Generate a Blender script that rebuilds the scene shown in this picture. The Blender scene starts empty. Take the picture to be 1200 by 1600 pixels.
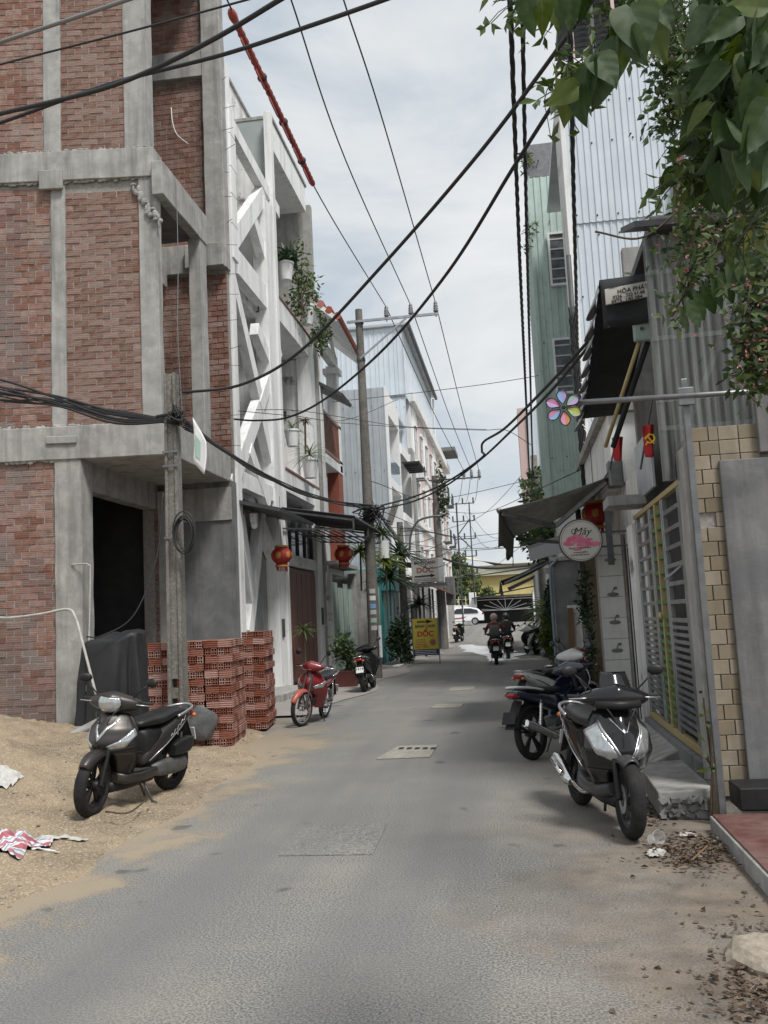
import bpy, bmesh, math, random
from mathutils import Vector, Matrix, Euler
random.seed(7)
R = math.radians
SC = bpy.context.scene
COL = SC.collection
# ------------------------------------------------------------------ camera
CAM_H, FPX, ROLL, YAW, PITCH = 1.65, 1420.0, 0.05, 0.139, 0.118
_fw = Vector((-math.sin(YAW)*math.cos(PITCH), math.cos(YAW)*math.cos(PITCH), math.sin(PITCH)))
_r0 = Vector((math.cos(YAW), math.sin(YAW), 0)); _u0 = _r0.cross(_fw)
_cr = math.cos(ROLL)*_r0 - math.sin(ROLL)*_u0
_cu = math.cos(ROLL)*_u0 + math.sin(ROLL)*_r0
cam_d = bpy.data.cameras.new('camera'); cam = bpy.data.objects.new('camera', cam_d); COL.objects.link(cam)
cam.matrix_world = Matrix(((_cr.x,_cu.x,-_fw.x,0),(_cr.y,_cu.y,-_fw.y,0),(_cr.z,_cu.z,-_fw.z,CAM_H),(0,0,0,1)))
cam_d.sensor_fit = 'VERTICAL'; cam_d.sensor_height = 36.0; cam_d.lens = FPX/1600*36.0
cam_d.clip_start = 0.05; cam_d.clip_end = 3000
SC.camera = cam
# ------------------------------------------------------------------ world
SUN_EL, SUN_AZ = R(58), R(138)
w = bpy.data.worlds.new('World'); SC.world = w; w.use_nodes = True
nt = w.node_tree; nt.nodes.clear()
def wn(t): return nt.nodes.new(t)
wo = wn('ShaderNodeOutputWorld'); sky = wn('ShaderNodeTexSky'); sky.sky_type = 'NISHITA'; sky.sun_disc = False
sky.sun_elevation = SUN_EL; sky.sun_rotation = SUN_AZ; sky.air_density = 1.0; sky.dust_density = 2.0
b1 = wn('ShaderNodeBackground'); b1.inputs[1].default_value = 0.08; nt.links.new(sky.outputs[0], b1.inputs[0])
tc = wn('ShaderNodeTexCoord'); mp = wn('ShaderNodeMapping'); mp.inputs['Scale'].default_value = (1.0, 1.0, 2.6); mp.inputs['Location'].default_value = (0.35, 0.1, 0.2)
nt.links.new(tc.outputs['Generated'], mp.inputs[0])
n1 = wn('ShaderNodeTexNoise'); n1.inputs['Scale'].default_value = 2.6; n1.inputs['Detail'].default_value = 9; n1.inputs['Roughness'].default_value = 0.55; n1.inputs['Distortion'].default_value = 0.4
nt.links.new(mp.outputs[0], n1.inputs[0])
r1 = wn('ShaderNodeValToRGB'); e = r1.color_ramp.elements
e[0].position = .36; e[0].color = (.56,.625,.685,1); e[1].position = .64; e[1].color = (.885,.895,.90,1)
em = e.new(.5); em.color = (.755,.79,.815,1)
nt.links.new(n1.outputs[0], r1.inputs[0])
b2 = wn('ShaderNodeBackground'); b2.inputs[1].default_value = 0.40; nt.links.new(r1.outputs[0], b2.inputs[0])
r2 = wn('ShaderNodeValToRGB'); e = r2.color_ramp.elements
e[0].position = .30; e[0].color = (.88,.88,.88,1); e[1].position = .5; e[1].color = (.97,.97,.97,1)
nt.links.new(n1.outputs[0], r2.inputs[0])
mx = wn('ShaderNodeMixShader'); nt.links.new(r2.outputs[0], mx.inputs[0]); nt.links.new(b1.outputs[0], mx.inputs[1]); nt.links.new(b2.outputs[0], mx.inputs[2])
nt.links.new(mx.outputs[0], wo.inputs[0])
sd = bpy.data.lights.new('sun', 'SUN'); sd.energy = 1.4; sd.angle = R(14); sd.color = (1, .97, .93)
so = bpy.data.objects.new('sun', sd); COL.objects.link(so)
_sv = Vector((math.sin(SUN_AZ)*math.cos(SUN_EL), math.cos(SUN_AZ)*math.cos(SUN_EL), math.sin(SUN_EL)))
so.rotation_euler = _sv.to_track_quat('Z', 'Y').to_euler(); so.location = (0, 0, 30)
vs = SC.view_settings; vs.view_transform = 'Standard'; vs.look = 'None'; vs.exposure = 1.30; vs.gamma = 1; vs.use_curve_mapping = False
SC.cycles.max_bounces = 8; SC.cycles.transparent_max_bounces = 16; SC.cycles.diffuse_bounces = 4
# ------------------------------------------------------------------ helpers
def ray(px, py): return _fw + _cr*((px-600)/FPX) - _cu*((py-800)/FPX)
def G(px, py, z=0.0):
    r = ray(px, py); t = (z-CAM_H)/r.z; return Vector((0,0,CAM_H)) + r*t
def AX(px, py, X): r = ray(px, py); return Vector((0,0,CAM_H)) + r*(X/r.x)
def AY(px, py, Y): r = ray(px, py); return Vector((0,0,CAM_H)) + r*(Y/r.y)
def sstep(a, b, x):
    t = max(0, min(1, (x-a)/(b-a))); return t*t*(3-2*t)
def gz(y): return 0.8*sstep(42, 82, y)          # the lane climbs at its far end
OFF = {}
def rot(rx=0, ry=0, rz=0): return Euler((rx, ry, rz)).to_matrix()
class MB:
    def __init__(s): s.v=[]; s.f=[]; s.mi=[]
    def add(s, vs, fs, mi=0):
        o=len(s.v); s.v += [tuple(v) for v in vs]
        for f in fs: s.f.append(tuple(i+o for i in f)); s.mi.append(mi)
        return s
    def hexa(s, p, mi=0):   # p: 4 bottom + 4 top
        return s.add(p, [(3,2,1,0),(4,5,6,7),(0,1,5,4),(1,2,6,5),(2,3,7,6),(3,0,4,7)], mi)
    def box(s, x0,x1,y0,y1,z0,z1, mi=0):
        return s.hexa([(x0,y0,z0),(x1,y0,z0),(x1,y1,z0),(x0,y1,z0),(x0,y0,z1),(x1,y0,z1),(x1,y1,z1),(x0,y1,z1)], mi)
    def obox(s, c, h, M=None, mi=0):
        M = M or Matrix.Identity(3); c=Vector(c)
        P=[c+M@Vector((a*h[0],b*h[1],d*h[2])) for d in (-1,1) for a,b in ((-1,-1),(1,-1),(1,1),(-1,1))]
        return s.hexa(P, mi)
    def beam(s, p0, p1, w, h, up=(0,0,1), mi=0):
        p0=Vector(p0); p1=Vector(p1); d=(p1-p0).normalized(); up=Vector(up)
        if abs(d.dot(up))>.99: up=Vector((1,0,0))
        a=d.cross(up).normalized(); b=a.cross(d)
        P=[p+a*i*w/2+b*j*h/2 for p in (p0,p1) for i,j in ((-1,-1),(1,-1),(1,1),(-1,1))]
        return s.add(P,[(0,1,2,3),(7,6,5,4),(0,4,5,1),(1,5,6,2),(2,6,7,3),(3,7,4,0)],mi)
    def tube(s, pts, r, n=8, caps=True, mi=0, closed=False):
        pts=[Vector(p) for p in pts]; m=len(pts); rs = r if isinstance(r,(list,tuple)) else [r]*m
        vs=[]; prev=None
        for i,p in enumerate(pts):
            if closed: d=pts[(i+1)%m]-pts[i-1]
            else: d=(pts[min(i+1,m-1)]-pts[max(i-1,0)])
            d=d.normalized() if d.length>1e-9 else Vector((0,0,1))
            if prev is None:
                a=d.cross(Vector((0,0,1)));
                if a.length<1e-3: a=d.cross(Vector((1,0,0)))
                a.normalize()
            else:
                a=prev-d*prev.dot(d)
                if a.length<1e-5: a=d.orthogonal()
                a.normalize()
            prev=a; b=d.cross(a)
            for k in range(n):
                t=2*math.pi*k/n; vs.append(p+(a*math.cos(t)+b*math.sin(t))*rs[i])
        fs=[]
        for i in range(m if closed else m-1):
            j=(i+1)%m
            for k in range(n):
                l=(k+1)%n; fs.append((i*n+k,i*n+l,j*n+l,j*n+k))
        if caps and not closed:
            fs.append(tuple(reversed(range(n)))); fs.append(tuple((m-1)*n+k for k in range(n)))
        return s.add(vs,fs,mi)
    def lathe(s, prof, n=24, c=(0,0,0), M=None, closed=False, mi=0, a0=0, a1=None):
        # prof of (radius, height); axis local z
        M = M or Matrix.Identity(3); c=Vector(c); full = a1 is None; k=n if full else n+1
        vs=[]; m=len(prof)
        for i in range(k):
            t=a0+(2*math.pi if full else a1-a0)*i/n; ca,sa=math.cos(t),math.sin(t)
            for r,h in prof: vs.append(c+M@Vector((r*ca,r*sa,h)))
        fs=[]
        for i in range(n):
            j=(i+1)%k
            for q in range(m if closed else m-1):
                l=(q+1)%m; fs.append((i*m+q,j*m+q,j*m+l,i*m+l))
        return s.add(vs,fs,mi)
    def sheet(s, fn, nu, nv, mi=0, flip=False, wrapu=False):
        vs=[fn(i/nu, j/nv) for i in range(nu+1) for j in range(nv+1)]; q=nv+1
        fs=[]
        for i in range(nu):
            for j in range(nv):
                f=(i*q+j,(i+1)*q+j,(i+1)*q+j+1,i*q+j+1); fs.append(f[::-1] if flip else f)
        return s.add(vs,fs,mi)
    def loft(s, secs, n=16, caps=True, mi=0, axis='x'):
        # secs: (pos, c2, c3, halfw, halfh, exponent): superellipse rings along an axis; for 'x' ring in y,z
        vs=[]
        for sec in secs:
            x,cy,cz,hw,hh = sec[:5]; ex = sec[5] if len(sec)>5 else 2.0; sk = sec[6] if len(sec)>6 else 0
            for k in range(n):
                t=2*math.pi*(k+.5)/n; ca,sa=math.cos(t),math.sin(t)
                a=math.copysign(abs(ca)**(2/ex),ca)*hw; b=math.copysign(abs(sa)**(2/ex),sa)*hh
                if axis=='x': vs.append((x+sk*b,cy+a,cz+b))
                elif axis=='y': vs.append((cy+a,x,cz+b))
                else: vs.append((cy+a,cz+b,x))
        fs=[]; m=len(secs)
        for i in range(m-1):
            for k in range(n):
                l=(k+1)%n; fs.append((i*n+k,i*n+l,(i+1)*n+l,(i+1)*n+k))
        if caps: fs.append(tuple(reversed(range(n)))); fs.append(tuple((m-1)*n+k for k in range(n)))
        return s.add(vs,fs,mi)
    def ell(s, c, r, M=None, nu=12, nv=8, mi=0):
        M=M or Matrix.Identity(3); c=Vector(c); vs=[]; fs=[]
        for j in range(1,nv):
            p=math.pi*j/nv
            for i in range(nu):
                t=2*math.pi*i/nu
                vs.append(c+M@Vector((r[0]*math.sin(p)*math.cos(t),r[1]*math.sin(p)*math.sin(t),r[2]*math.cos(p))))
        top=len(vs); vs.append(c+M@Vector((0,0,r[2]))); vs.append(c-M@Vector((0,0,r[2])))
        for j in range(nv-2):
            for i in range(nu):
                k=(i+1)%nu; fs.append((j*nu+i,(j+1)*nu+i,(j+1)*nu+k,j*nu+k))
        for i in range(nu):
            k=(i+1)%nu; fs.append((top,i,k)); fs.append((top+1,(nv-2)*nu+k,(nv-2)*nu+i))
        return s.add(vs,fs,mi)
    def poly(s, pts, ext, mi=0):   # extrude a planar polygon by vector ext
        n=len(pts); pts=[Vector(p) for p in pts]; ext=Vector(ext)
        fs=[tuple(range(n)), tuple(reversed(range(n,2*n)))]
        for i in range(n):
            j=(i+1)%n; fs.append((i,i+n,j+n,j))
        return s.add(pts+[p+ext for p in pts],fs,mi)
    def mesh(s, name, mats, off=(0,0,0), smooth=False, fix=True):
        me=bpy.data.meshes.new(name); o=off
        me.from_pydata([(v[0]-o[0],v[1]-o[1],v[2]-o[2]) for v in s.v],[],s.f)
        if not isinstance(mats,(list,tuple)): mats=[mats]
        for m in mats: me.materials.append(M[m] if isinstance(m,str) else m)
        if len(mats)>1: me.polygons.foreach_set('material_index', s.mi)
        if smooth: me.polygons.foreach_set('use_smooth',[True]*len(me.polygons))
        me.update()
        if fix and len(s.f)<20000:
            bm=bmesh.new(); bm.from_mesh(me); bmesh.ops.recalc_face_normals(bm, faces=bm.faces); bm.to_mesh(me); bm.free()
        return me
    def build(s, name, mats, parent=None, smooth=False, bevel=0, solid=0, sub=0, base=None, angle=None, fix=True):
        if parent is not None: off=OFF.get(parent.name,(0,0,0)); loc=(0,0,0)
        else:
            if base is None:
                xs=[v[0] for v in s.v]; ys=[v[1] for v in s.v]; zs=[v[2] for v in s.v]
                base=((min(xs)+max(xs))/2,(min(ys)+max(ys))/2,min(zs))
            off=loc=base
        me=s.mesh(name,mats,off,smooth,fix)
        o=bpy.data.objects.new(name,me); COL.objects.link(o); o.location=loc
        if parent is not None: o.parent=parent
        OFF[o.name]=off
        if sub: m=o.modifiers.new('s','SUBSURF'); m.levels=m.render_levels=sub
        if solid: m=o.modifiers.new('t','SOLIDIFY'); m.thickness=solid; m.offset=0
        if bevel: m=o.modifiers.new('b','BEVEL'); m.width=bevel; m.segments=2; m.limit_method='ANGLE'; m.angle_limit=R(40)
        if smooth and angle:
            try: me.set_sharp_from_angle(angle=R(angle))
            except Exception: pass
        return o
def tag(o, label, cat, group=None, kind=None):
    if label: o['label']=label
    if cat: o['category']=cat
    if group: o['group']=group
    if kind: o['kind']=kind
    return o
def root(name, label, cat, loc, rz=0, group=None, world=True):
    o=bpy.data.objects.new(name,None); COL.objects.link(o); o.location=loc; o.rotation_euler=(0,0,rz); o.empty_display_size=.2
    tag(o,label,cat,group); OFF[o.name]=tuple(loc) if world else (0,0,0)
    return o
def inst(me, name, parent=None, loc=(0,0,0), rotn=(0,0,0), scale=(1,1,1)):
    o=bpy.data.objects.new(name,me); COL.objects.link(o)
    if parent is not None:
        f=OFF.get(parent.name,(0,0,0)); o.parent=parent; loc=(loc[0]-f[0],loc[1]-f[1],loc[2]-f[2])
    o.location=loc; o.rotation_euler=rotn; o.scale=scale
    return o
def structure(o): o['kind']='structure'; return o
def catmull(P, k=8):
    P=[Vector(p) for p in P]
    if len(P)<3: return [P[0].lerp(P[-1],i/k) for i in range(k+1)]
    out=[]; Q=[P[0]*2-P[1]]+P+[P[-1]*2-P[-2]]
    for i in range(1,len(Q)-2):
        a,b,c,d=Q[i-1],Q[i],Q[i+1],Q[i+2]
        for j in range(k):
            t=j/k; out.append(.5*((2*b)+(c-a)*t+(2*a-5*b+4*c-d)*t*t+(3*b-a-3*c+d)*t**3))
    out.append(P[-1]); return out
# ------------------------------------------------------------------ materials
M={}
def rgb(c): return (c[0],c[1],c[2],1)
def mat(name, c1, c2=None, scale=6, rough=.8, bump=0, bscale=60, metal=0, spec=.5, streak=None, speck=None, rnd=0, mid=(.35,.65), trans=0, coat=0, alpha=1, wave=None, sub=0, stretch=(1,1,1), grime=None, rvar=0):
    m=bpy.data.materials.new(name); M[name]=m; m.use_nodes=True; t=m.node_tree; N=t.nodes.new; L=t.links.new
    p=t.nodes['Principled BSDF']; p.inputs['Roughness'].default_value=rough; p.inputs['Metallic'].default_value=metal
    p.inputs['Specular IOR Level'].default_value=spec
    if coat: p.inputs['Coat Weight'].default_value=coat; p.inputs['Coat Roughness'].default_value=.08
    if trans: p.inputs['Transmission Weight'].default_value=trans
    if alpha<1: p.inputs['Alpha'].default_value=alpha
    p.inputs['Base Color'].default_value=rgb(c1)
    tc=N('ShaderNodeTexCoord'); co=tc.outputs['Object']
    if stretch!=(1,1,1):
        mp=N('ShaderNodeMapping'); mp.inputs['Scale'].default_value=stretch; L(co,mp.inputs[0]); cs=mp.outputs[0]
    else: cs=co
    col=None
    def mixc(fac,a,b,mode='MIX'):
        x=N('ShaderNodeMix'); x.data_type='RGBA'; x.blend_type=mode
        if hasattr(fac,'node'): L(fac,x.inputs[0])
        else: x.inputs[0].default_value=fac
        for q,i in ((a,6),(b,7)):
            if hasattr(q,'node'): L(q,x.inputs[i])
            else: x.inputs[i].default_value=rgb(q)
        return x.outputs[2]
    def noise(sc,det=6,vec=None,ro=.6):
        n=N('ShaderNodeTexNoise'); n.inputs['Scale'].default_value=sc; n.inputs['Detail'].default_value=det; n.inputs['Roughness'].default_value=ro; L(vec or co,n.inputs[0]); return n.outputs[0]
    def ramp(v,a,b,ca=(0,0,0),cb=(1,1,1)):
        r=N('ShaderNodeValToRGB'); e=r.color_ramp.elements; e[0].position=a; e[1].position=b; e[0].color=rgb(ca); e[1].color=rgb(cb); L(v,r.inputs[0]); return r.outputs[0]
    if c2 is not None: col=ramp(noise(scale,7,cs),mid[0],mid[1],c1,c2)
    if rnd:
        oi=N('ShaderNodeObjectInfo'); ge=N('ShaderNodeNewGeometry'); ad=N('ShaderNodeMath'); ad.operation='ADD'
        L(oi.outputs['Random'],ad.inputs[0]); L(ge.outputs['Random Per Island'],ad.inputs[1])
        fr=N('ShaderNodeMath'); fr.operation='FRACT'; L(ad.outputs[0],fr.inputs[0])
        v=N('ShaderNodeMapRange'); v.inputs[3].default_value=1-rnd; v.inputs[4].default_value=1+rnd; L(fr.outputs[0],v.inputs[0])
        hs=N('ShaderNodeHueSaturation'); L(v.outputs[0],hs.inputs['Value'])
        v2=N('ShaderNodeMapRange'); v2.inputs[3].default_value=1+rnd*.6; v2.inputs[4].default_value=1-rnd*.9; L(fr.outputs[0],v2.inputs[0]); L(v2.outputs[0],hs.inputs['Saturation'])
        if col is not None: L(col,hs.inputs['Color'])
        else: hs.inputs['Color'].default_value=rgb(c1)
        col=hs.outputs[0]
    if grime:   # (colour, amount, scale, lo, hi)
        gc,ga,gs,lo,hi=grime; x=ramp(noise(gs,8,None,.7),lo,hi); y=N('ShaderNodeMath'); y.operation='MULTIPLY'; y.inputs[1].default_value=ga; L(x,y.inputs[0])
        col=mixc(y.outputs[0],col if col is not None else c1,gc)
    if streak:  # (colour, amount, scale)
        sc_,sa,ss=streak; mp2=N('ShaderNodeMapping'); mp2.inputs['Scale'].default_value=(ss,ss,ss*.07); L(co,mp2.inputs[0])
        x=ramp(noise(1,6,mp2.outputs[0],.65),.48,.68); y=N('ShaderNodeMath'); y.operation='MULTIPLY'; y.inputs[1].default_value=sa; L(x,y.inputs[0])
        col=mixc(y.outputs[0],col if col is not None else c1,sc_)
    if speck:   # (colour, amount, scale)
        kc,ka,ks=speck; x=ramp(noise(ks,3,None,.5),.5,.62); y=N('ShaderNodeMath'); y.operation='MULTIPLY'; y.inputs[1].default_value=ka; L(x,y.inputs[0])
        col=mixc(y.outputs[0],col if col is not None else c1,kc)
    if col is not None: L(col,p.inputs['Base Color'])
    if rvar:
        v=N('ShaderNodeMapRange'); v.inputs[3].default_value=max(0,rough-rvar); v.inputs[4].default_value=min(1,rough+rvar); L(noise(scale*3,5),v.inputs[0]); L(v.outputs[0],p.inputs['Roughness'])
    h=None
    if bump:
        h=noise(bscale,5); st=bump
    if wave:    # (axis, scale, strength)
        wv=N('ShaderNodeTexWave'); wv.bands_direction=wave[0]; wv.inputs['Scale'].default_value=wave[1]; wv.inputs['Distortion'].default_value=.6; wv.inputs['Detail'].default_value=2; L(co,wv.inputs[0])
        if h is not None:
            a=N('ShaderNodeMath'); a.operation='ADD'; L(h,a.inputs[0]); L(wv.outputs[0],a.inputs[1]); h=a.outputs[0]
        else: h=wv.outputs[0]
        st=wave[2]
    if h is not None:
        bu=N('ShaderNodeBump'); bu.inputs['Strength'].default_value=st; bu.inputs['Distance'].default_value=.01; L(h,bu.inputs['Height']); L(bu.outputs[0],p.inputs['Normal'])
    if sub:     # leaves: light through
        tr=N('ShaderNodeBsdfTranslucent'); ms=N('ShaderNodeMixShader'); ms.inputs[0].default_value=sub
        out=t.nodes['Material Output']
        if col is not None: L(col,tr.inputs[0])
        else: tr.inputs[0].default_value=rgb(c1)
        L(p.outputs[0],ms.inputs[1]); L(tr.outputs[0],ms.inputs[2]); L(ms.outputs[0],out.inputs[0])
    return m
mat('brick',(.195,.090,.064),(.265,.148,.112),scale=9,rough=.95,rnd=.24,bump=.5,bscale=45,wave=('Z',9,.28),grime=((.31,.275,.24),.65,1.9,.50,.66),streak=((.075,.058,.05),.5,2.5))
mat('brick_dark',(.20,.10,.08),(.26,.14,.11),scale=9,rough=.95,rnd=.28,bump=.5,bscale=45,wave=('Z',9,.28),grime=((.17,.15,.14),.8,1.4,.42,.62))
mat('hollow_brick',(.25,.088,.058),(.35,.145,.10),scale=14,rough=.9,rnd=.42,bump=.2,bscale=120,wave=('Z',11,.9),grime=((.16,.08,.065),.5,9,.45,.65))
mat('brick_hole',(.05,.025,.02),rough=1)
mat('mortar',(.33,.31,.285),(.23,.215,.195),scale=20,rough=.95,bump=.5,bscale=70)
mat('concrete',(.38,.372,.352),(.27,.267,.252),scale=3.2,rough=.92,bump=.35,bscale=35,streak=((.14,.135,.125),.6,5),grime=((.48,.47,.45),.5,4,.5,.68))
mat('concrete_dark',(.20,.20,.195),(.14,.14,.135),scale=3,rough=.92,bump=.3,bscale=40,streak=((.08,.08,.08),.5,6))
mat('plaster_grey',(.185,.188,.192),(.135,.138,.142),scale=2.2,rough=.9,bump=.25,bscale=30,streak=((.075,.073,.07),.8,2.6),grime=((.26,.255,.245),.6,2.5,.48,.66))
mat('white_paint',(.82,.825,.815),(.76,.765,.755),scale=2.5,rough=.75,bump=.08,bscale=50,streak=((.36,.36,.34),.5,4),grime=((.38,.38,.36),.45,2.4,.56,.72))
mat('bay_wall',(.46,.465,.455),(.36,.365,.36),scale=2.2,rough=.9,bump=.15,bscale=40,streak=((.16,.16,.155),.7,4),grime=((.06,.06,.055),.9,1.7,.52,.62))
mat('room_shade',(.045,.045,.046),(.03,.03,.031),scale=3,rough=.95)  # shade of the unlit rooms put into near-black walls and floor
mat('white_dirty',(.78,.78,.765),(.64,.64,.62),scale=2.2,rough=.85,bump=.15,bscale=40,streak=((.22,.22,.21),.6,4),grime=((.08,.08,.075),.85,1.7,.56,.66))
mat('cement_green',(.36,.40,.395),(.27,.31,.31),scale=3,rough=.85,bump=.12,bscale=40,grime=((.45,.47,.46),.5,6,.45,.7))
mat('white_clean',(.81,.815,.815),(.75,.76,.76),scale=2,rough=.7,streak=((.5,.5,.49),.35,4))
mat('metal_white',(.60,.66,.715),(.54,.60,.65),scale=1.5,rough=.45,metal=.0,spec=.5,streak=((.40,.43,.46),.35,4))
mat('metal_zinc',(.52,.55,.575),(.43,.46,.49),scale=1.6,rough=.4,metal=.35,streak=((.30,.32,.34),.5,4))
mat('metal_green',(.46,.57,.52),(.40,.50,.455),scale=2,rough=.55,streak=((.33,.42,.39),.5,5),grime=((.14,.17,.155),.4,4,.55,.7))
mat('metal_teal',(.05,.28,.27),(.045,.22,.22),scale=3,rough=.5)
mat('screw',(.12,.12,.12),rough=.6,metal=.6)
mat('steel',(.22,.225,.23),(.15,.155,.16),scale=8,rough=.45,metal=.7,grime=((.25,.2,.16),.35,9,.55,.7))
mat('steel_dark',(.10,.105,.11),(.07,.07,.075),scale=8,rough=.55,metal=.4)
mat('stainless',(.50,.51,.52),(.38,.39,.40),scale=7,rough=.34,metal=.8,rvar=.12,grime=((.20,.18,.16),.5,8,.5,.7))
mat('yellow_steel',(.42,.34,.16),(.36,.28,.13),scale=8,rough=.5,grime=((.25,.2,.14),.5,12,.5,.7))
mat('green_paint',(.10,.21,.06),(.075,.16,.045),scale=6,rough=.55)
mat('dark_glass',(.03,.035,.04),rough=.12,spec=.6)
mat('pale_glass',(.16,.18,.19),(.07,.08,.085),scale=4,rough=.15,spec=.8)
mat('glass',(.30,.36,.40),rough=.08,spec=.8)
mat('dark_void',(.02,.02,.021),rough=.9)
mat('brown_wood',(.165,.060,.040),(.115,.042,.029),scale=4,rough=.5,stretch=(1,8,.6))
mat('grey_gate',(.30,.31,.31),(.25,.26,.26),scale=3,rough=.5,metal=.3,streak=((.18,.18,.18),.5,6))
mat('green_sheet',(.30,.385,.345),(.25,.32,.285),scale=3,rough=.6,streak=((.17,.19,.17),.5,5))
mat('roof_tile_red',(.42,.12,.085),(.34,.095,.07),scale=10,rough=.8,rnd=.2)
mat('brick_clad',(.27,.075,.045),(.22,.06,.04),scale=10,rough=.8,wave=('Z',8,.5))
mat('pole_concrete',(.19,.18,.16),(.12,.112,.10),scale=4,rough=.95,bump=.5,bscale=30,streak=((.07,.065,.06),.6,7),speck=((.3,.29,.27),.4,30))
mat('wire',(.018,.018,.02),rough=.6)
mat('wire_grey',(.20,.20,.20),rough=.6)
mat('insulator',(.20,.20,.21),rough=.3,spec=.7)
mat('sleeve_red',(.36,.06,.045),(.28,.05,.04),scale=10,rough=.6)
mat('rubber',(.018,.018,.019),(.03,.03,.03),scale=20,rough=.85,bump=.2,bscale=120,grime=((.09,.08,.07),.4,14,.5,.7))
mat('tyre',(.013,.013,.014),(.02,.02,.02),scale=10,rough=.8,spec=.3,bump=.5,bscale=70,grime=((.10,.085,.07),.3,8,.5,.75))
mat('black_plastic',(.010,.010,.011),(.014,.014,.014),scale=8,rough=.5,spec=.35,grime=((.06,.056,.052),.22,7,.5,.75))
mat('matte_paint',(.058,.053,.049),(.05,.046,.043),scale=3,rough=.36,spec=.5,grime=((.10,.09,.08),.15,5,.5,.8),metal=.55)
mat('black_gloss',(.006,.006,.007),rough=.14,spec=.5,coat=.3,grime=((.04,.038,.036),.2,5,.5,.8))
mat('blue_gloss',(.012,.018,.04),rough=.2,spec=.6,coat=.6,grime=((.07,.07,.07),.3,5,.5,.75))
mat('red_gloss',(.20,.012,.016),rough=.25,spec=.5,coat=.5,grime=((.25,.10,.09),.3,5,.5,.75))
mat('red_faded',(.36,.09,.07),rough=.4)
mat('white_gloss',(.66,.66,.65),rough=.22,spec=.5,coat=.4,grime=((.4,.39,.37),.3,5,.5,.75))
mat('silver',(.45,.45,.46),rough=.32,metal=.75)
mat('grey_plastic',(.05,.05,.053),rough=.38)
mat('chrome',(.70,.70,.70),rough=.12,metal=1,grime=((.3,.28,.25),.4,9,.5,.7))
mat('engine',(.09,.09,.09),(.14,.14,.138),scale=12,rough=.6,metal=.4)
mat('seat',(.011,.011,.012),rough=.45,spec=.4,bump=.15,bscale=160,grime=((.09,.085,.08),.3,4,.5,.75))
mat('lamp_glass',(.50,.52,.53),(.36,.38,.39),scale=22,rough=.08,spec=.9,coat=1.0,metal=.55,wave=('Y',5,.35))
mat('lamp_dark',(.10,.105,.11),(.28,.29,.30),scale=14,rough=.1,spec=.8,coat=.8)
mat('lamp_orange',(.5,.16,.03),rough=.2,coat=.5)
mat('lamp_red',(.28,.01,.012),rough=.15,coat=.6)
mat('plate_white',(.70,.70,.68),rough=.5)
mat('print_black',(.02,.02,.022),rough=.7)
mat('print_red',(.42,.04,.045),rough=.7)
mat('print_brown',(.32,.12,.09),rough=.7)
mat('print_navy',(.025,.03,.09),rough=.7)
mat('print_white',(.72,.72,.72),rough=.7)
mat('sign_yellow',(.58,.47,.055),(.5,.41,.05),scale=3,rough=.55)
mat('sign_pale',(.55,.53,.48),(.49,.47,.43),scale=3,rough=.6)
mat('pink_paint',(.55,.10,.20),(.62,.22,.30),scale=14,rough=.7)
mat('canvas_dark',(.022,.024,.027),(.032,.034,.038),scale=4,rough=.9,bump=.2,bscale=90)
mat('canvas_grey',(.30,.295,.27),(.22,.218,.20),scale=9,rough=.95,bump=.3,bscale=40,stretch=(1,.4,1),sub=.5)
mat('concrete_flat',(.34,.335,.315),(.25,.25,.235),scale=5,rough=.95,bump=.4,bscale=50,grime=((.17,.165,.15),.6,2.5,.45,.66))
mat('canvas_edge',(.33,.34,.35),rough=.85)
mat('tarp',(.014,.015,.017),(.022,.023,.025),scale=4,rough=.6,bump=.25,bscale=18)
mat('lantern_red',(.42,.030,.026),(.34,.026,.022),scale=8,rough=.55,sub=.2)
mat('lantern_gold',(.42,.22,.05),(.34,.15,.035),scale=14,rough=.45)
mat('flag_red',(.50,.025,.03),rough=.75,sub=.3)
mat('flag_yellow',(.75,.55,.05),rough=.7)
mat('tile_cream',(.30,.255,.185),(.22,.175,.11),scale=1.7,rough=.5,rnd=.26,grime=((.17,.14,.10),.6,3,.48,.7),streak=((.14,.12,.09),.5,5),bump=.15,bscale=40)
mat('tile_floor',(.135,.045,.04),(.10,.036,.033),scale=4,rough=.5,rnd=.15,grime=((.20,.14,.115),.75,2.2,.42,.66))
mat('tile_white',(.62,.62,.59),(.55,.55,.52),scale=4,rough=.35,streak=((.35,.34,.32),.5,5))
mat('sand',(.31,.237,.155),(.22,.17,.112),scale=2.2,rough=1,bump=.9,bscale=38,grime=((.15,.115,.075),.8,.8,.48,.64),speck=((.46,.40,.31),.6,55))
mat('cloth_white',(.50,.49,.46),(.36,.35,.32),scale=10,rough=.9)
mat('rock',(.14,.145,.15),(.09,.095,.10),scale=6,rough=.9,bump=.5,bscale=20)
mat('leaf_yellow',(.28,.24,.035),(.20,.20,.04),scale=9,rough=.5,rnd=.2,sub=.35)
mat('leaf_small',(.075,.125,.030),(.115,.170,.042),scale=1.2,rough=.5,rnd=.4,sub=.3)
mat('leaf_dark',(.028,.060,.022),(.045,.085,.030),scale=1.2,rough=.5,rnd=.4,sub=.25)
mat('leaf_lime',(.22,.28,.04),(.15,.22,.035),scale=2,rough=.5,rnd=.25,sub=.35)
mat('leaf_dead',(.135,.09,.055),(.07,.045,.03),scale=12,rough=.9,rnd=.4)
mat('flower_pink',(.42,.10,.12),(.50,.22,.22),scale=20,rough=.7,rnd=.3,sub=.3)
mat('bark',(.10,.075,.05),(.06,.045,.03),scale=10,rough=.95)
mat('terracotta',(.13,.035,.03),(.10,.03,.026),scale=6,rough=.6)
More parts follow.
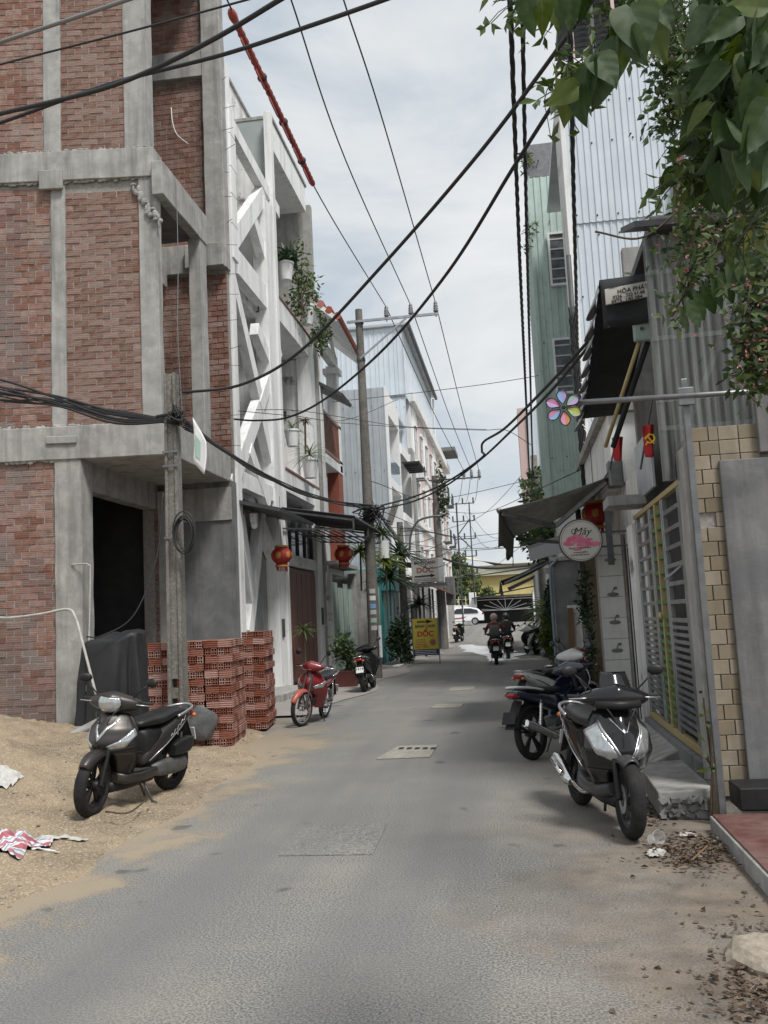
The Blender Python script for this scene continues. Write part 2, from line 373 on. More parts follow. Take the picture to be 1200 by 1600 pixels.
mat('skin',(.42,.26,.19),rough=.6)
mat('cloth_navy',(.03,.035,.055),rough=.9)
mat('cloth_red',(.20,.055,.055),rough=.9)
mat('cloth_black',(.018,.018,.02),rough=.9)
mat('cloth_grey',(.14,.15,.14),rough=.9)
mat('helmet_pink',(.62,.42,.38),rough=.35,coat=.3)
mat('helmet_white',(.60,.57,.50),rough=.35,coat=.2,grime=((.4,.35,.28),.5,9,.5,.7))
mat('helmet_dark',(.03,.03,.035),rough=.2,coat=.5)
mat('car_paint',(.76,.77,.78),rough=.2,coat=.6)
mat('yellow_wall',(.62,.52,.22),(.55,.46,.20),scale=1,rough=.85,streak=((.42,.36,.2),.4,1.5))
mat('yellow_roof',(.56,.55,.42),(.48,.47,.37),scale=.6,rough=.7,grime=((.28,.29,.22),.5,.5,.5,.7))
mat('blue_pipe',(.16,.22,.27),rough=.5)
mat('pink_wall',(.60,.45,.42),rough=.8)
mat('wood_rail',(.22,.085,.05),(.17,.06,.035),scale=6,rough=.5)
mat('plank',(.20,.12,.065),(.15,.09,.05),scale=5,rough=.85,stretch=(6,6,.7))
mat('paper',(.5,.5,.47),rough=.9)
mat('petal_lilac',(.42,.30,.55),rough=.6); mat('petal_pink',(.60,.26,.40),rough=.6); mat('petal_blue',(.20,.36,.62),rough=.6); mat('petal_mint',(.35,.50,.42),rough=.6); mat('petal_yellow',(.55,.52,.10),rough=.6); mat('petal_orange',(.62,.28,.12),rough=.6); mat('petal_green',(.30,.40,.20),rough=.6)
def mat_leaf(name,ca,cb,vein):     # broad leaf with pale midrib and side veins (local x across, y along)
    m=mat(name,ca,cb,scale=3,rough=.6,rnd=.35,sub=.45); t=m.node_tree; N=t.nodes.new; L=t.links.new
    tc=N('ShaderNodeTexCoord'); sp=N('ShaderNodeSeparateXYZ'); L(tc.outputs['Object'],sp.inputs[0])
    def ma(op,a,b):
        x=N('ShaderNodeMath'); x.operation=op
        for q,i in ((a,0),(b,1)):
            if hasattr(q,'node'): L(q,x.inputs[i])
            elif q is not None: x.inputs[i].default_value=q
        return x.outputs[0]
    ax=ma('ABSOLUTE',sp.outputs[0],None); mid=ma('LESS_THAN',ax,.012)
    w=ma('SINE',ma('MULTIPLY',ma('SUBTRACT',sp.outputs[1],ma('MULTIPLY',ax,.8)),24),None); side=ma('MULTIPLY',ma('GREATER_THAN',w,.965),.16)
    f=ma('MAXIMUM',mid,side); p=t.nodes['Principled BSDF']; src=p.inputs['Base Color'].links[0].from_socket
    mx=N('ShaderNodeMix'); mx.data_type='RGBA'; L(f,mx.inputs[0]); L(src,mx.inputs[6]); mx.inputs[7].default_value=rgb(vein); L(mx.outputs[2],p.inputs['Base Color'])
    bu=N('ShaderNodeBump'); bu.inputs['Strength'].default_value=.05; bu.inputs['Distance'].default_value=.02; L(w,bu.inputs['Height']); L(bu.outputs[0],p.inputs['Normal'])
mat_leaf('leaf_big',(.036,.076,.022),(.074,.125,.032),(.06,.10,.035)); mat_leaf('leaf_backlit',(.11,.17,.03),(.15,.20,.04),(.15,.2,.06))  # the lime copy paints in the glow of leaves lit from behind
def mat_sheet():     # old translucent corrugated sheet
    m=bpy.data.materials.new('clear_sheet'); M['clear_sheet']=m; m.use_nodes=True; t=m.node_tree; N=t.nodes.new; L=t.links.new
    p=t.nodes['Principled BSDF']; p.inputs['Base Color'].default_value=(.30,.31,.30,1); p.inputs['Roughness'].default_value=.25
    tr=N('ShaderNodeBsdfTransparent'); tr.inputs[0].default_value=(.80,.82,.81,1); ms=N('ShaderNodeMixShader')
    tc=N('ShaderNodeTexCoord'); mp=N('ShaderNodeMapping'); mp.inputs['Scale'].default_value=(16,16,.6); L(tc.outputs['Object'],mp.inputs[0])
    n=N('ShaderNodeTexNoise'); n.inputs['Scale'].default_value=1; n.inputs['Detail'].default_value=5; L(mp.outputs[0],n.inputs[0])
    r=N('ShaderNodeMapRange'); r.inputs[1].default_value=.35; r.inputs[2].default_value=.75; r.inputs[3].default_value=.18; r.inputs[4].default_value=.62; L(n.outputs[0],r.inputs[0])
    L(r.outputs[0],ms.inputs[0]); L(tr.outputs[0],ms.inputs[1]); L(p.outputs[0],ms.inputs[2]); L(ms.outputs[0],t.nodes['Material Output'].inputs[0])
mat_sheet()
def mat_plastic():
    m=bpy.data.materials.new('clear_plastic'); M['clear_plastic']=m; m.use_nodes=True; t=m.node_tree; N=t.nodes.new; L=t.links.new
    p=t.nodes['Principled BSDF']; p.inputs['Base Color'].default_value=(.7,.7,.7,1); p.inputs['Roughness'].default_value=.15
    tr=N('ShaderNodeBsdfTransparent'); ms=N('ShaderNodeMixShader'); ms.inputs[0].default_value=.4
    L(tr.outputs[0],ms.inputs[1]); L(p.outputs[0],ms.inputs[2]); L(ms.outputs[0],t.nodes['Material Output'].inputs[0])
mat_plastic()
# ------------------------------------------------------------------ ground
from mathutils import noise as NZ
def mat_road():
    m=bpy.data.materials.new('asphalt'); M['asphalt']=m; m.use_nodes=True; t=m.node_tree; N=t.nodes.new; L=t.links.new
    p=t.nodes['Principled BSDF']; p.inputs['Roughness'].default_value=.9; p.inputs['Specular IOR Level'].default_value=.35
    tc=N('ShaderNodeTexCoord'); co=tc.outputs['Object']; sp=N('ShaderNodeSeparateXYZ'); L(co,sp.inputs[0])
    def noise(s,d=5,r=.6,v=None):
        n=N('ShaderNodeTexNoise'); n.inputs['Scale'].default_value=s; n.inputs['Detail'].default_value=d; n.inputs['Roughness'].default_value=r; L(v or co,n.inputs[0]); return n.outputs[0]
    def mr(v,a,b,c=0,d=1):
        r=N('ShaderNodeMapRange'); r.inputs[1].default_value=a; r.inputs[2].default_value=b; r.inputs[3].default_value=c; r.inputs[4].default_value=d; L(v,r.inputs[0]); return r.outputs[0]
    def ma(op,a,b):
        x=N('ShaderNodeMath'); x.operation=op; x.use_clamp=(op in('MULTIPLY',))
        for q,i in ((a,0),(b,1)):
            if hasattr(q,'node'): L(q,x.inputs[i])
            else: x.inputs[i].default_value=q
        return x.outputs[0]
    def mixc(f,a,b):
        x=N('ShaderNodeMix'); x.data_type='RGBA'
        L(f,x.inputs[0]) if hasattr(f,'node') else None
        for q,i in ((a,6),(b,7)):
            if hasattr(q,'node'): L(q,x.inputs[i])
            else: x.inputs[i].default_value=rgb(q)
        return x.outputs[2]
    agg=noise(78,4,.6); agg2=noise(150,2,.5)
    base=mixc(mr(agg,.41,.60),(.082,.082,.081),(.32,.31,.282))
    base=mixc(mr(noise(.55,5),.38,.66,0,.4),base,(.19,.188,.182))
    dust=mr(noise(.9,6,.65),.44,.70,0,.5)                       # pale dust in patches
    base=mixc(ma('MULTIPLY',dust,mr(agg2,.3,.6)),base,(.345,.315,.262))
    # long darker wheel paths along the lane
    mp=N('ShaderNodeMapping'); mp.inputs['Scale'].default_value=(1.1,.05,1); L(co,mp.inputs[0])
    base=mixc(mr(noise(1,4,.5,mp.outputs[0]),.46,.66,0,.6),base,(.14,.14,.139))
    # sand blown in from the left lot
    wob=mr(noise(1.3,6,.65),.25,.75,-.75,.75)
    xs=ma('ADD',sp.outputs[0],wob)
    ym=mr(sp.outputs[1],12.5,16,1,0)
    sand=ma('MULTIPLY',mr(xs,-2.55,-3.2,0,1),ym)
    sand=ma('MULTIPLY',mr(ma('ADD',sand,mr(agg,.35,.65,-.35,.35)),.35,.75),mr(xs,-2.2,-2.6,0,1))
    base=mixc(sand,base,mixc(mr(agg2,.35,.65),(.345,.285,.205),(.25,.21,.155)))
    # brown dirt along the right edge near the platform
    dirt=ma('MULTIPLY',mr(xs,-.35,1.1,0,.9),mr(sp.outputs[1],6.6,10.5,1,.2))
    base=mixc(dirt,base,mixc(mr(noise(3.5,6),.35,.65),(.21,.165,.12),(.095,.075,.058)))
    # dark oil spots
    spot=mr(noise(2.3,2,.4),.70,.74,0,.6)
    base=mixc(spot,base,(.06,.058,.055))
    # hairline cracks, only here and there
    vo=N('ShaderNodeTexVoronoi'); vo.feature='DISTANCE_TO_EDGE'; vo.inputs['Scale'].default_value=.55
    wn_=N('ShaderNodeTexNoise'); wn_.inputs['Scale'].default_value=2.2; wn_.inputs['Detail'].default_value=5; L(co,wn_.inputs[0])
    mv=N('ShaderNodeMix'); mv.data_type='RGBA'; mv.inputs[0].default_value=.22; L(co,mv.inputs[6]); L(wn_.outputs['Color'],mv.inputs[7]); L(mv.outputs[2],vo.inputs['Vector'])
    crk=ma('MULTIPLY',mr(vo.outputs['Distance'],.012,.003,0,1),mr(noise(.35,3),.60,.70,0,.5))
    base=mixc(crk,base,(.045,.044,.042))
    L(base,p.inputs['Base Color'])
    bu=N('ShaderNodeBump'); bu.inputs['Strength'].default_value=.5; bu.inputs['Distance'].default_value=.005; L(agg,bu.inputs['Height']); L(bu.outputs[0],p.inputs['Normal'])
mat_road()
mat('earth',(.24,.215,.175),(.19,.17,.145),scale=.8,rough=1,bump=.3,bscale=30)
mat('paving',(.30,.285,.265),(.24,.23,.215),scale=2,rough=.9,bump=.2,bscale=60,grime=((.33,.25,.23),.5,1.2,.45,.65))
mat('patch',(.36,.335,.28),(.27,.255,.22),scale=5,rough=.95,bump=.4,bscale=60,speck=((.2,.19,.17),.6,40))
ys=[-60,-20]+[-6+i*1.0 for i in range(95)]+[100,130,200,400,900]
g=MB()
xs=[-600,-200,-60,-20,-8,0,8,20,60,200,600]
g.add([(x,y,gz(y)-.03) for y in ys for x in xs],[(j*11+i,j*11+i+1,(j+1)*11+i+1,(j+1)*11+i) for j in range(len(ys)-1) for i in range(10)])
structure(g.build('ground','earth',base=(0,0,0)))
g=MB(); xs=[-3.9+i*(6.0/12) for i in range(13)]; yr=[-6+i*1.0 for i in range(91)]
g.add([(x,y,gz(y)) for y in yr for x in xs],[(j*13+i,j*13+i+1,(j+1)*13+i+1,(j+1)*13+i) for j in range(len(yr)-1) for i in range(12)])
structure(g.build('road','asphalt',base=(0,0,0)))
g=MB(); g.sheet(lambda u,v:(-40+u*80,81+v*9,gz(81+v*9)+.004),40,9); structure(g.build('cross_road','asphalt',base=(0,0,0)))
# pavement strip before the left houses (lies over the asphalt's edge)
g=MB(); g.sheet(lambda u,v:(-6.2+v*(2.55-.25*math.sin(u*37)),16.4+u*40,.012+gz(16.4+u*40)),40,6); structure(g.build('pavement','paving',base=(0,0,0)))
_fr=random.Random(77); FOOT=[(_fr.uniform(-7.4,-3.5),_fr.uniform(4.8,13.6),_fr.uniform(.07,.12),_fr.uniform(.018,.045)) for _ in range(110)]
def sandh(x,y):
    e=-2.98+.22*NZ.noise((y*.55,3.1,0))+.10*NZ.noise((y*1.7,9,0))-.9*sstep(10.5,13.5,y)-.9*sstep(13.5,16.8,y)
    t=e-x
    z=-.05+.075*sstep(0,.35,t)+.07*sstep(.3,2.2,t)
    z+=.62*math.exp(-(((x+6.35)/1.15)**2+((y-9.2)/1.35)**2))
    z+=.30*math.exp(-(((x+9.3)/1.6)**2+((y-13.9)/1.3)**2))
    z+=.16*math.exp(-(((x+8.4)/.5)**2+((y-13.6)/.5)**2))
    z+=.10*math.exp(-(((x+4.5)/.35)**2+((y-10.95)/.3)**2))
    a=sstep(.1,.9,t)
    z+=a*(.05*NZ.noise((x*1.3,y*1.3,0))+.035*NZ.noise((x*3.3,y*3.3,5))+.026*NZ.noise((x*9,y*9,2))+.014*NZ.noise((x*20,y*20,8)))
    for fx,fy,fr,fd in FOOT:
        dx=x-fx; dy=y-fy
        if abs(dx)<.4 and abs(dy)<.4: q=(dx*dx*2.2+dy*dy)/(fr*fr); z+=-fd*math.exp(-q*1.6)+fd*.45*math.exp(-(q**.5-1.5)**2*6)
    z+=a*.05*max(0,NZ.noise((x*5.1,y*5.1,11)))**1.5*2*sstep(-.1,.3,NZ.noise((x*.7,y*.7,4)))
    return z
g=MB(); NXs,NYs=190,330
g.add([(-12+9.6*i/NXs,-2+18.6*j/NYs,sandh(-12+9.6*i/NXs,-2+18.6*j/NYs)) for j in range(NYs+1) for i in range(NXs+1)],
      [(j*(NXs+1)+i,j*(NXs+1)+i+1,(j+1)*(NXs+1)+i+1,(j+1)*(NXs+1)+i) for j in range(NYs) for i in range(NXs)])
structure(g.build('sand_lot','sand',base=(0,0,0),smooth=True,fix=False))
# ------------------------------------------------------------------ unfinished brick building (left)
B1=root('unfinished_building','unfinished red brick and bare concrete building on the left','building',(-9,16.6,0))
def nwY(X): return 15.18+(X+5.9)*.14
def nwbox(mb,X0,X1,d0,d1,z0,z1):
    mb.hexa([(X0,nwY(X0)+d0,z0),(X1,nwY(X1)+d0,z0),(X1,nwY(X1)+d1,z0),(X0,nwY(X0)+d1,z0),(X0,nwY(X0)+d0,z1),(X1,nwY(X1)+d0,z1),(X1,nwY(X1)+d1,z1),(X0,nwY(X0)+d1,z1)])
def rough_box(name,mt,X0,X1,d0,d1,z0,z1,nw=True,Y=None,amp=.012,step=.22):
    # concrete member cast in rough shuttering: subdivided box with uneven faces
    bm=bmesh.new(); bmesh.ops.create_cube(bm,size=1)
    L_=(X1-X0,d1-d0,z1-z0)
    for v in bm.verts: v.co=Vector((X0+(v.co.x+.5)*L_[0],d0+(v.co.y+.5)*L_[1],z0+(v.co.z+.5)*L_[2]))
    for ax in range(3):
        n=int(L_[ax]/step)
        for k in range(1,min(n,30)):
            pl=[X0,d0,z0][ax]+L_[ax]*k/n; co=[0,0,0]; co[ax]=pl; no=[0,0,0]; no[ax]=1
            bmesh.ops.bisect_plane(bm,geom=bm.verts[:]+bm.edges[:]+bm.faces[:],plane_co=co,plane_no=no)
    o=OFF[B1.name]
    for v in bm.verts:
        c=v.co.copy(); q=c*2.3
        c+=Vector((NZ.noise(q),NZ.noise(q+Vector((7,1,3))),NZ.noise(q+Vector((2,9,4)))))*amp
        if nw: c.y+=nwY(c.x)
        v.co=c-Vector(o)
    me=bpy.data.meshes.new(name); bm.to_mesh(me); bm.free(); me.materials.append(M[mt])
    ob=bpy.data.objects.new(name,me); COL.objects.link(ob); ob.parent=B1; OFF[ob.name]=o
    m=ob.modifiers.new('b','BEVEL'); m.width=.012; m.segments=1; m.limit_method='ANGLE'; m.angle_limit=R(50)
    return ob
# near end wall
rough_box('column','concrete',-7.92,-7.45,-.03,.42,-.1,4.74)
sl=rough_box('floor_slab','concrete',-13,-5.86,-.06,3.42,4.74,5.34)
rough_box('column','concrete',-7.96,-7.70,-.02,.25,5.34,9.93)
rough_box('column','concrete',-6.36,-6.02,-.03,.16,5.34,9.93)
rough_box('ring_beam','concrete',-13,-6.06,-.07,.36,9.93,10.50)
rough_box('column','concrete',-8.08,-7.77,-.02,.25,10.5,16.2)
rough_box('column','concrete',-6.60,-6.20,-.03,.36,10.5,16.2)
rough_box('bracket','concrete',-8.12,-7.70,-.12,-.06,9.75,10.12)
rough_box('bracket','concrete',-8.04,-7.50,-.10,-.05,5.02,5.16)
# roof over the third floor, back and left walls so the rooms are dark
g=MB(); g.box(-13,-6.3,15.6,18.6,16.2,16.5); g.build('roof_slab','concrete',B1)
g=MB(); g.box(-13.2,-13,14,18.8,0,16.2); g.build('back_wall','room_shade',B1)
g=MB(); g.box(-13,-7.55,15.5,18.55,9.86,10.25); g.build('floor_slab','concrete_dark',B1)
g=MB(); g.box(-7.55,-6.02,15.3,17.3,9.62,9.92); g.build('floor_slab','concrete_dark',B1)
# street side frame of the second floor
rough_box('edge_beam','concrete',-6.06,-5.85,14.98,17.42,9.52,10.16,nw=False)
rough_box('column','concrete',-6.13,-5.87,17.02,17.38,5.3,9.55,nw=False)
rough_box('edge_beam','concrete',-6.7,-5.83,18.35,18.62,9.50,10.02,nw=False)
rough_box('edge_beam','concrete',-7.45,-7.15,15.75,18.48,9.15,9.6,nw=False)
# far party wall: column at its street end, beams, brick infill, grey plaster below
rough_box('column','concrete',-6.24,-5.80,18.48,18.80,9.5,17.0,nw=False); g=MB(); g.box(-6.3,-5.84,18.66,18.79,4.7,9.6); g.build('party_wall','mortar',B1)
rough_box('edge_beam','concrete',-9.5,-6.22,18.50,18.78,14.05,14.70,nw=False)
rough_box('edge_beam','concrete',-9.5,-6.22,18.50,18.78,9.45,10.1,nw=False)
rough_box('column','concrete_dark',-7.75,-7.55,18.5,18.75,10,17.0,nw=False)
g=MB(); g.box(-9.6,-6.2,18.64,18.78,4.7,17); g.build('party_wall','mortar',B1)
g=MB(); g.box(-7.6,-5.82,18.50,18.79,0,4.75); g.build('plaster_wall','plaster_grey',B1)
g=MB(); g.box(-7.45,-5.84,18.46,18.50,3.92,4.62); g.build('plaster_band','concrete',B1)
# ground floor street side: lintel, far jamb, inner room
rough_box('lintel','concrete',-7.74,-7.45,15.3,18.45,4.22,4.75,nw=False)
g=MB(); g.box(-7.74,-7.46,18.32,18.5,0,4.25); g.build('jamb','mortar',B1)
rough_box('column','concrete',-7.44,-7.22,18.3,18.52,0,4.6,nw=False)
g=MB(); g.box(-13,-7.8,15.4,18.5,.0,.05); g.build('room_floor','room_shade',B1)
g=MB(); g.box(-13,-7.6,18.5,18.7,0,4.75); g.build('room_wall','room_shade',B1)
# mortar backing of the near wall
g=MB(); nwbox(g,-13,-7.9,.022,.2,-.1,4.75); nwbox(g,-13,-6.3,.022,.2,5.3,9.95); nwbox(g,-13,-6.5,.022,.2,10.45,16.2); g.build('mortar','mortar',B1)
BL,BH=.246,.104
def brickmesh(seed,mt='brick'):
    rr=random.Random(seed); m=MB(); h=[BL/2,.045,BH/2]
    P=[(a*h[0]+rr.uniform(-.004,.004),b*h[1],c*h[2]+rr.uniform(-.004,.004)) for c in (-1,1) for a,b in ((-1,-1),(1,-1),(1,1),(-1,1))]
    m.hexa(P); return m.mesh('brick',mt)
BM=[brickmesh(i) for i in range(5)]; BMD=[brickmesh(i+9,'brick_dark') for i in range(3)]
stuffN=MB(); stuffF=MB(); cand=[]
def brick_field(X0,X1,z0,z1,near=True):
    pit=BL+.020; row=0; z=z0+BH/2+.006
    while z<z1-.03:
        x=X0-(pit/2 if row%2 else 0)
        while x<X1-.01:
            a=max(x,X0+.006); b=min(x+BL,X1-.006)
            if b-a>.04: cand.append((a,b,z+random.uniform(-.004,.004),near))
            x+=pit
        row+=1; z+=BH+.017
brick_field(-12.9,-7.92,.0,4.70); brick_field(-12.9,-7.96,5.36,9.90); brick_field(-7.70,-6.36,5.36,9.74); brick_field(-12.9,-8.08,10.52,16.1); brick_field(-7.77,-6.60,10.52,16.1)
nfar=len(cand); brick_field(-9.4,-5.85,5.3,9.42,False); brick_field(-9.4,-6.25,10.15,14.0,False); brick_field(-9.4,-6.25,14.75,16.8,False)
def vis(c):
    a,b,z,near=c
    if not near: return False
    return a>-8.95 and .2<z<13.6
full=[c for c in cand if vis(c) and c[1]-c[0]>.2]
keep=set(map(id,[c for c in full if c[0]>-7.71 and c[2]<9.8][:190]+[c for c in full if c[0]>-7.78 and c[2]>10.5][:110]))
nrot=math.atan(.14)
for c in cand:
    a,b,z,near=c; x=(a+b)/2; pr=random.uniform(-.0055,.012)
    dk = near and (x<-7.95 and random.random()<.55 or z<1.2)
    if id(c) in keep:
        inst(random.choice(BM),'brick',B1,(x,nwY(x)+.060-pr,z),(0,random.uniform(-.012,.012),nrot))
    else:
        mb=stuffN if near else stuffF
        M3=rot(0,random.uniform(-.012,.012),nrot if near else 0)
        y=nwY(x)+.060-pr if near else 18.676-pr*.5
        mb.obox((x,y,z),((b-a)/2,.045,BH/2),M3, mi=1 if (near and x<-7.9 and z<10 and NZ.noise((x*2,z*.8,1))>-.1) else 0)
o=stuffN.build('bricks',['brick','brick_dark'],B1,fix=False); o['kind']='stuff'
o=stuffF.build('bricks',['brick'],B1,fix=False); o['kind']='stuff'
# brick end of the ground jamb
jm=MB(); z=.05
while z<4.15:
    for k in range(3): jm.box(-7.472+random.uniform(-.01,.01),-7.40,18.26+k*.08,18.26+k*.08+.075,z,z+BH)
    z+=BH+.012
g=MB(); g.box(-7.73,-7.47,18.27,18.32,0,4.22); g.build('jamb','mortar',B1); o=jm.build('bricks',['brick_dark'],B1); o['kind']='stuff'
# scribbled mortar droppings along beam edges
g=MB()
for (X0,X1,z,n) in ((-9.2,-6.2,9.93,120),(-9.2,-6.2,10.52,60),(-9.2,-7.5,4.74,70),(-9.2,-6.0,5.35,60)):
    for k in range(n):
        x=random.uniform(X0,X1); r=random.uniform(.012,.035)
        g.ell((x,nwY(x)-.02,z+random.uniform(-.03,.02)),(r*1.6,r*.8,r),nu=6,nv=4)
o=g.build('mortar_droppings','concrete',B1,fix=False); o['kind']='stuff'
# broken render hanging at the corner, hollow bricks in the top row, rebar stubs
g=MB()
for k in range(26):
    t=k/25; g.ell((-6.42+.45*t+random.uniform(-.05,.05),nwY(-6.2)-.06,9.75-.75*t+random.uniform(-.05,.05)),(random.uniform(.02,.07),.04,random.uniform(.03,.1)),nu=7,nv=5)
g.build('broken_render','concrete',B1)
g=MB()
for k in range(16):
    z=5.6+k*.55+random.uniform(-.1,.1); g=MB(); g.tube([(-5.83,18.6+random.uniform(-.1,.1),z),(-5.6+random.uniform(-.1,.1),18.55,z+random.uniform(-.06,.06))],.006,5); g.build('rebar','steel_dark',B1)
# cantilever soffit boards pattern is in the slab; footing slab in front of the column
g=MB(); g.obox((-7.5,14.55,.11),(.36,.34,.05),rot(0,0,.14)); g.build('footing_slab','concrete',B1,bevel=.01)
# ------------------------------------------------------------------ white house with the diagonal lattice
B2=root('lattice_house','white house with diagonal lattice facade and two recessed balconies','house',(-7.5,23,0))
def px_(x,y,X=-5.8): return AX(x,y,X)
def bx(parent,name,mt,*a,bevel=.008):
    g=MB(); g.box(*a); return g.build(name,mt,parent,bevel=bevel)
bx(B2,'post','white_paint',-6.12,-5.80,18.83,19.16,0,14.55)
bx(B2,'post','white_paint',-6.15,-5.79,21.92,22.55,0,12.75)
bx(B2,'post','white_paint',-5.93,-5.74,22.60,22.86,0,15.5)
bx(B2,'pier','white_paint',-6.2,-5.79,26.55,27.25,0,9.9)
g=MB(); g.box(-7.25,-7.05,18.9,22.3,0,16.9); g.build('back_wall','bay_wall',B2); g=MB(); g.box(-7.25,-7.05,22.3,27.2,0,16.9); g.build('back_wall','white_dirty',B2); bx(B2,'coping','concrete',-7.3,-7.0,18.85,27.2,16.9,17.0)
bx(B2,'side_wall','cement_green',-7.05,-5.83,22.90,23.05,11.9,15.46)
# canopy box over the second bay
bx(B2,'canopy_band','white_paint',-5.98,-5.80,23.05,27.0,14.62,15.45)
bx(B2,'canopy_soffit','white_clean',-9,-5.98,23.05,27.0,14.64,14.85)
bx(B2,'canopy_cap','concrete',-9,-5.76,22.88,27.05,15.46,15.56)
for z0,z1 in ((9.78,10.42),(5.15,5.72)):
    bx(B2,'balcony_band','white_paint',-5.98,-5.80,22.86,27.22,z0,z1)
    bx(B2,'balcony_floor','white_clean',-7.05,-5.98,22.86,27.22,z0,z0+.2)
    bx(B2,'balcony_rail','wood_rail',-5.99,-5.775,22.87,27.2,z1+.003,z1+.07)
bx(B2,'side_wall','white_dirty',-7.05,-6.0,26.7,26.9,5.8,9.75)
bx(B2,'side_wall','white_dirty',-7.05,-6.15,22.2,22.5,0,14.0)
bx(B2,'wall_lamp','steel_dark',-7.0,-6.6,26.62,26.68,7.9,8.15)
for z0,z1 in ((9.72,10.34),(4.72,5.1)): bx(B2,'lattice_beam','white_paint',-6.05,-5.83,19.5,21.95,z0,z1)
bx(B2,'bay_floor','white_dirty',-7.05,-6.1,18.9,22.2,9.5,9.75); bx(B2,'bay_floor','white_dirty',-7.05,-6.1,18.9,22.2,4.6,4.8)
DG=[((358,180),(438,332)),((416,303),(372,372)),((400,335),(438,470)),((360,392),(415,634)),((405,513),(432,580)),((441,545),(411,637)),((411,637),(368,762)),((412,636),(440,765)),((394,700),(424,790)),((381,806),(400,938)),((416,796),(396,990)),((416,818),(450,905))]
for k,(a,b) in enumerate(DG):
    p=px_(*a); q=px_(*b); g=MB(); X=-5.93-.012*(k%4); p.x=q.x=X
    g.beam(p,q,.46 if k in (1,6) else .36,.22,up=(1,0,0)); 
    # beam(): width runs across the member in the facade plane
    g.build('diagonal','white_paint',B2,bevel=.008)
# chipped strip of thick old render on the post
g=MB()
zz=9.9
while zz<13.3:
    h=random.uniform(.5,.9); g.box(-5.86,-5.765,18.95,19.40-random.uniform(0,.12),zz,zz+h-.015); zz+=h
g.build('render_strip','white_paint',B2,bevel=.01)
# ground floor: grey metal gate, brown door with transom
g=MB(); g.box(-6.16,-6.10,19.18,21.9,.12,3.4); gt=g.build('gate','grey_gate',B2)
for k in range(9):
    m=MB(); y=19.25+k*.3; m.box(-6.10,-6.08,y,y+.26,.2,3.3); m.build('gate_board','grey_gate',gt,bevel=.004)
m=MB(); m.tube([(-6.03,20.95,1.0),(-6.03,20.95,1.55)],.014); m.box(-6.08,-6.02,20.9,21.0,1.2,1.35); m.build('gate_handle','steel_dark',gt)
g=MB(); g.box(-6.0,-5.90,22.9,26.5,.1,3.15); dr=g.build('door','brown_wood',B2)
for k in range(6):
    m=MB(); y=22.98+k*.585; m.box(-5.90,-5.865,y,y+.545,.16,3.05); m.build('door_leaf','brown_wood',dr,bevel=.01)
m=MB(); m.tube([(-5.83,24.7,1.05),(-5.83,24.7,1.5)],.015); m.build('door_handle','steel_dark',dr)
bx(B2,'door_lintel','white_paint',-6.05,-5.83,22.88,26.53,3.2,3.5)
g=MB(); g.box(-6.05,-5.95,22.9,26.5,3.5,4.6); tr=g.build('transom','dark_glass',B2)
for k in range(5):
    m=MB(); y=22.95+k*.87; m.box(-5.95,-5.90,y,y+.05,3.5,4.6); m.build('glazing_bar','steel_dark',tr)
bx(B2,'intercom','steel_dark',-5.795,-5.75,22.1,22.28,1.35,1.8); bx(B2,'intercom','steel_dark',-5.79,-5.75,26.8,27.0,1.6,2.1)
bx(B2,'doorstep','concrete',-6.08,-5.1,19.3,22.3,0,.16); bx(B2,'doorstep','concrete',-5.1,-4.75,19.9,21.6,0,.08)
# the two canopies over the entrances
g=MB(); a=AX(378,778,-5.75); 
g.add([(-6.1,18.9,4.42),(-6.1,22.2,4.42),(-4.9,22.2,4.12),(-4.9,18.9,4.12)],[(0,1,2,3)]); cn=g.build('entrance_canopy','steel_dark',B2,solid=.08)
m=MB(); m.box(-5.75,-5.6,19.5,19.62,3.95,4.15); m.ell((-5.67,19.56,3.9),(.08,.08,.1)); m.build('camera_housing','white_clean',B2)
g=MB()
def canopy(u,v): return (-5.8+1.9*u, 22.5+v*4.6, 4.62-.35*u+.03*math.cos(v*150))
g.sheet(canopy,4,120); cn=g.build('corrugated_canopy','steel_dark',B2,solid=.01)
m=MB()
for y in (22.55,24.8,27.05): m.beam((-5.8,y,4.55),(-3.95,y,4.2),.05,.05); m.beam((-5.8,y,4.1),(-3.95,y,3.95),.04,.04); m.beam((-3.95,y,3.95),(-3.95,y,4.25),.04,.04)
for k in range(9): m.beam((-5.7+k*.2,22.55,4.08-.018*k),(-5.7+k*.2,27.05,4.08-.018*k),.025,.03)
m.build('canopy_frame','steel_dark',cn)
# brick-red terrace tiles on upper balcony and a black railing frame in the lattice bay
g=MB(); g.tube([px_(383,400,-6.6),px_(402,437,-6.0),px_(404,487,-6.0)],.02); g.tube([px_(383,437,-6.6),px_(402,437,-6.2)],.02); g.tube([px_(381,487,-6.6),px_(404,487,-6.0)],.02); g.build('railing','steel_dark',B2)
# ------------------------------------------------------------------ concrete party wall + house with red roof
B3=root('red_roof_house','narrow white house with a red tiled gable and wooden balcony','house',(-7.5,29.3,0))
t=AX(497,318,-5.8)
bx(B3,'party_wall','concrete',-8.5,-5.72,27.28,27.52,0,15.0)
bx(B3,'pillar','white_paint',-6.1,-5.7,27.56,27.95,0,10.9); bx(B3,'pillar','white_paint',-6.1,-5.72,30.6,31.0,6.8,10.6)
bx(B3,'pillar_capital','white_paint',-6.2,-5.62,30.5,31.1,10.3,10.5)
bx(B3,'back_wall','white_clean',-7.6,-7.4,27.5,31.2,0,10.8)
bx(B3,'floor_slab','white_clean',-7.4,-5.72,27.96,31.1,6.75,7.05); bx(B3,'floor_slab','white_clean',-7.4,-5.85,27.96,31.05,3.2,3.4)
bx(B3,'pillar','brick_clad',-6.15,-5.74,30.3,31.05,3.4,6.75)
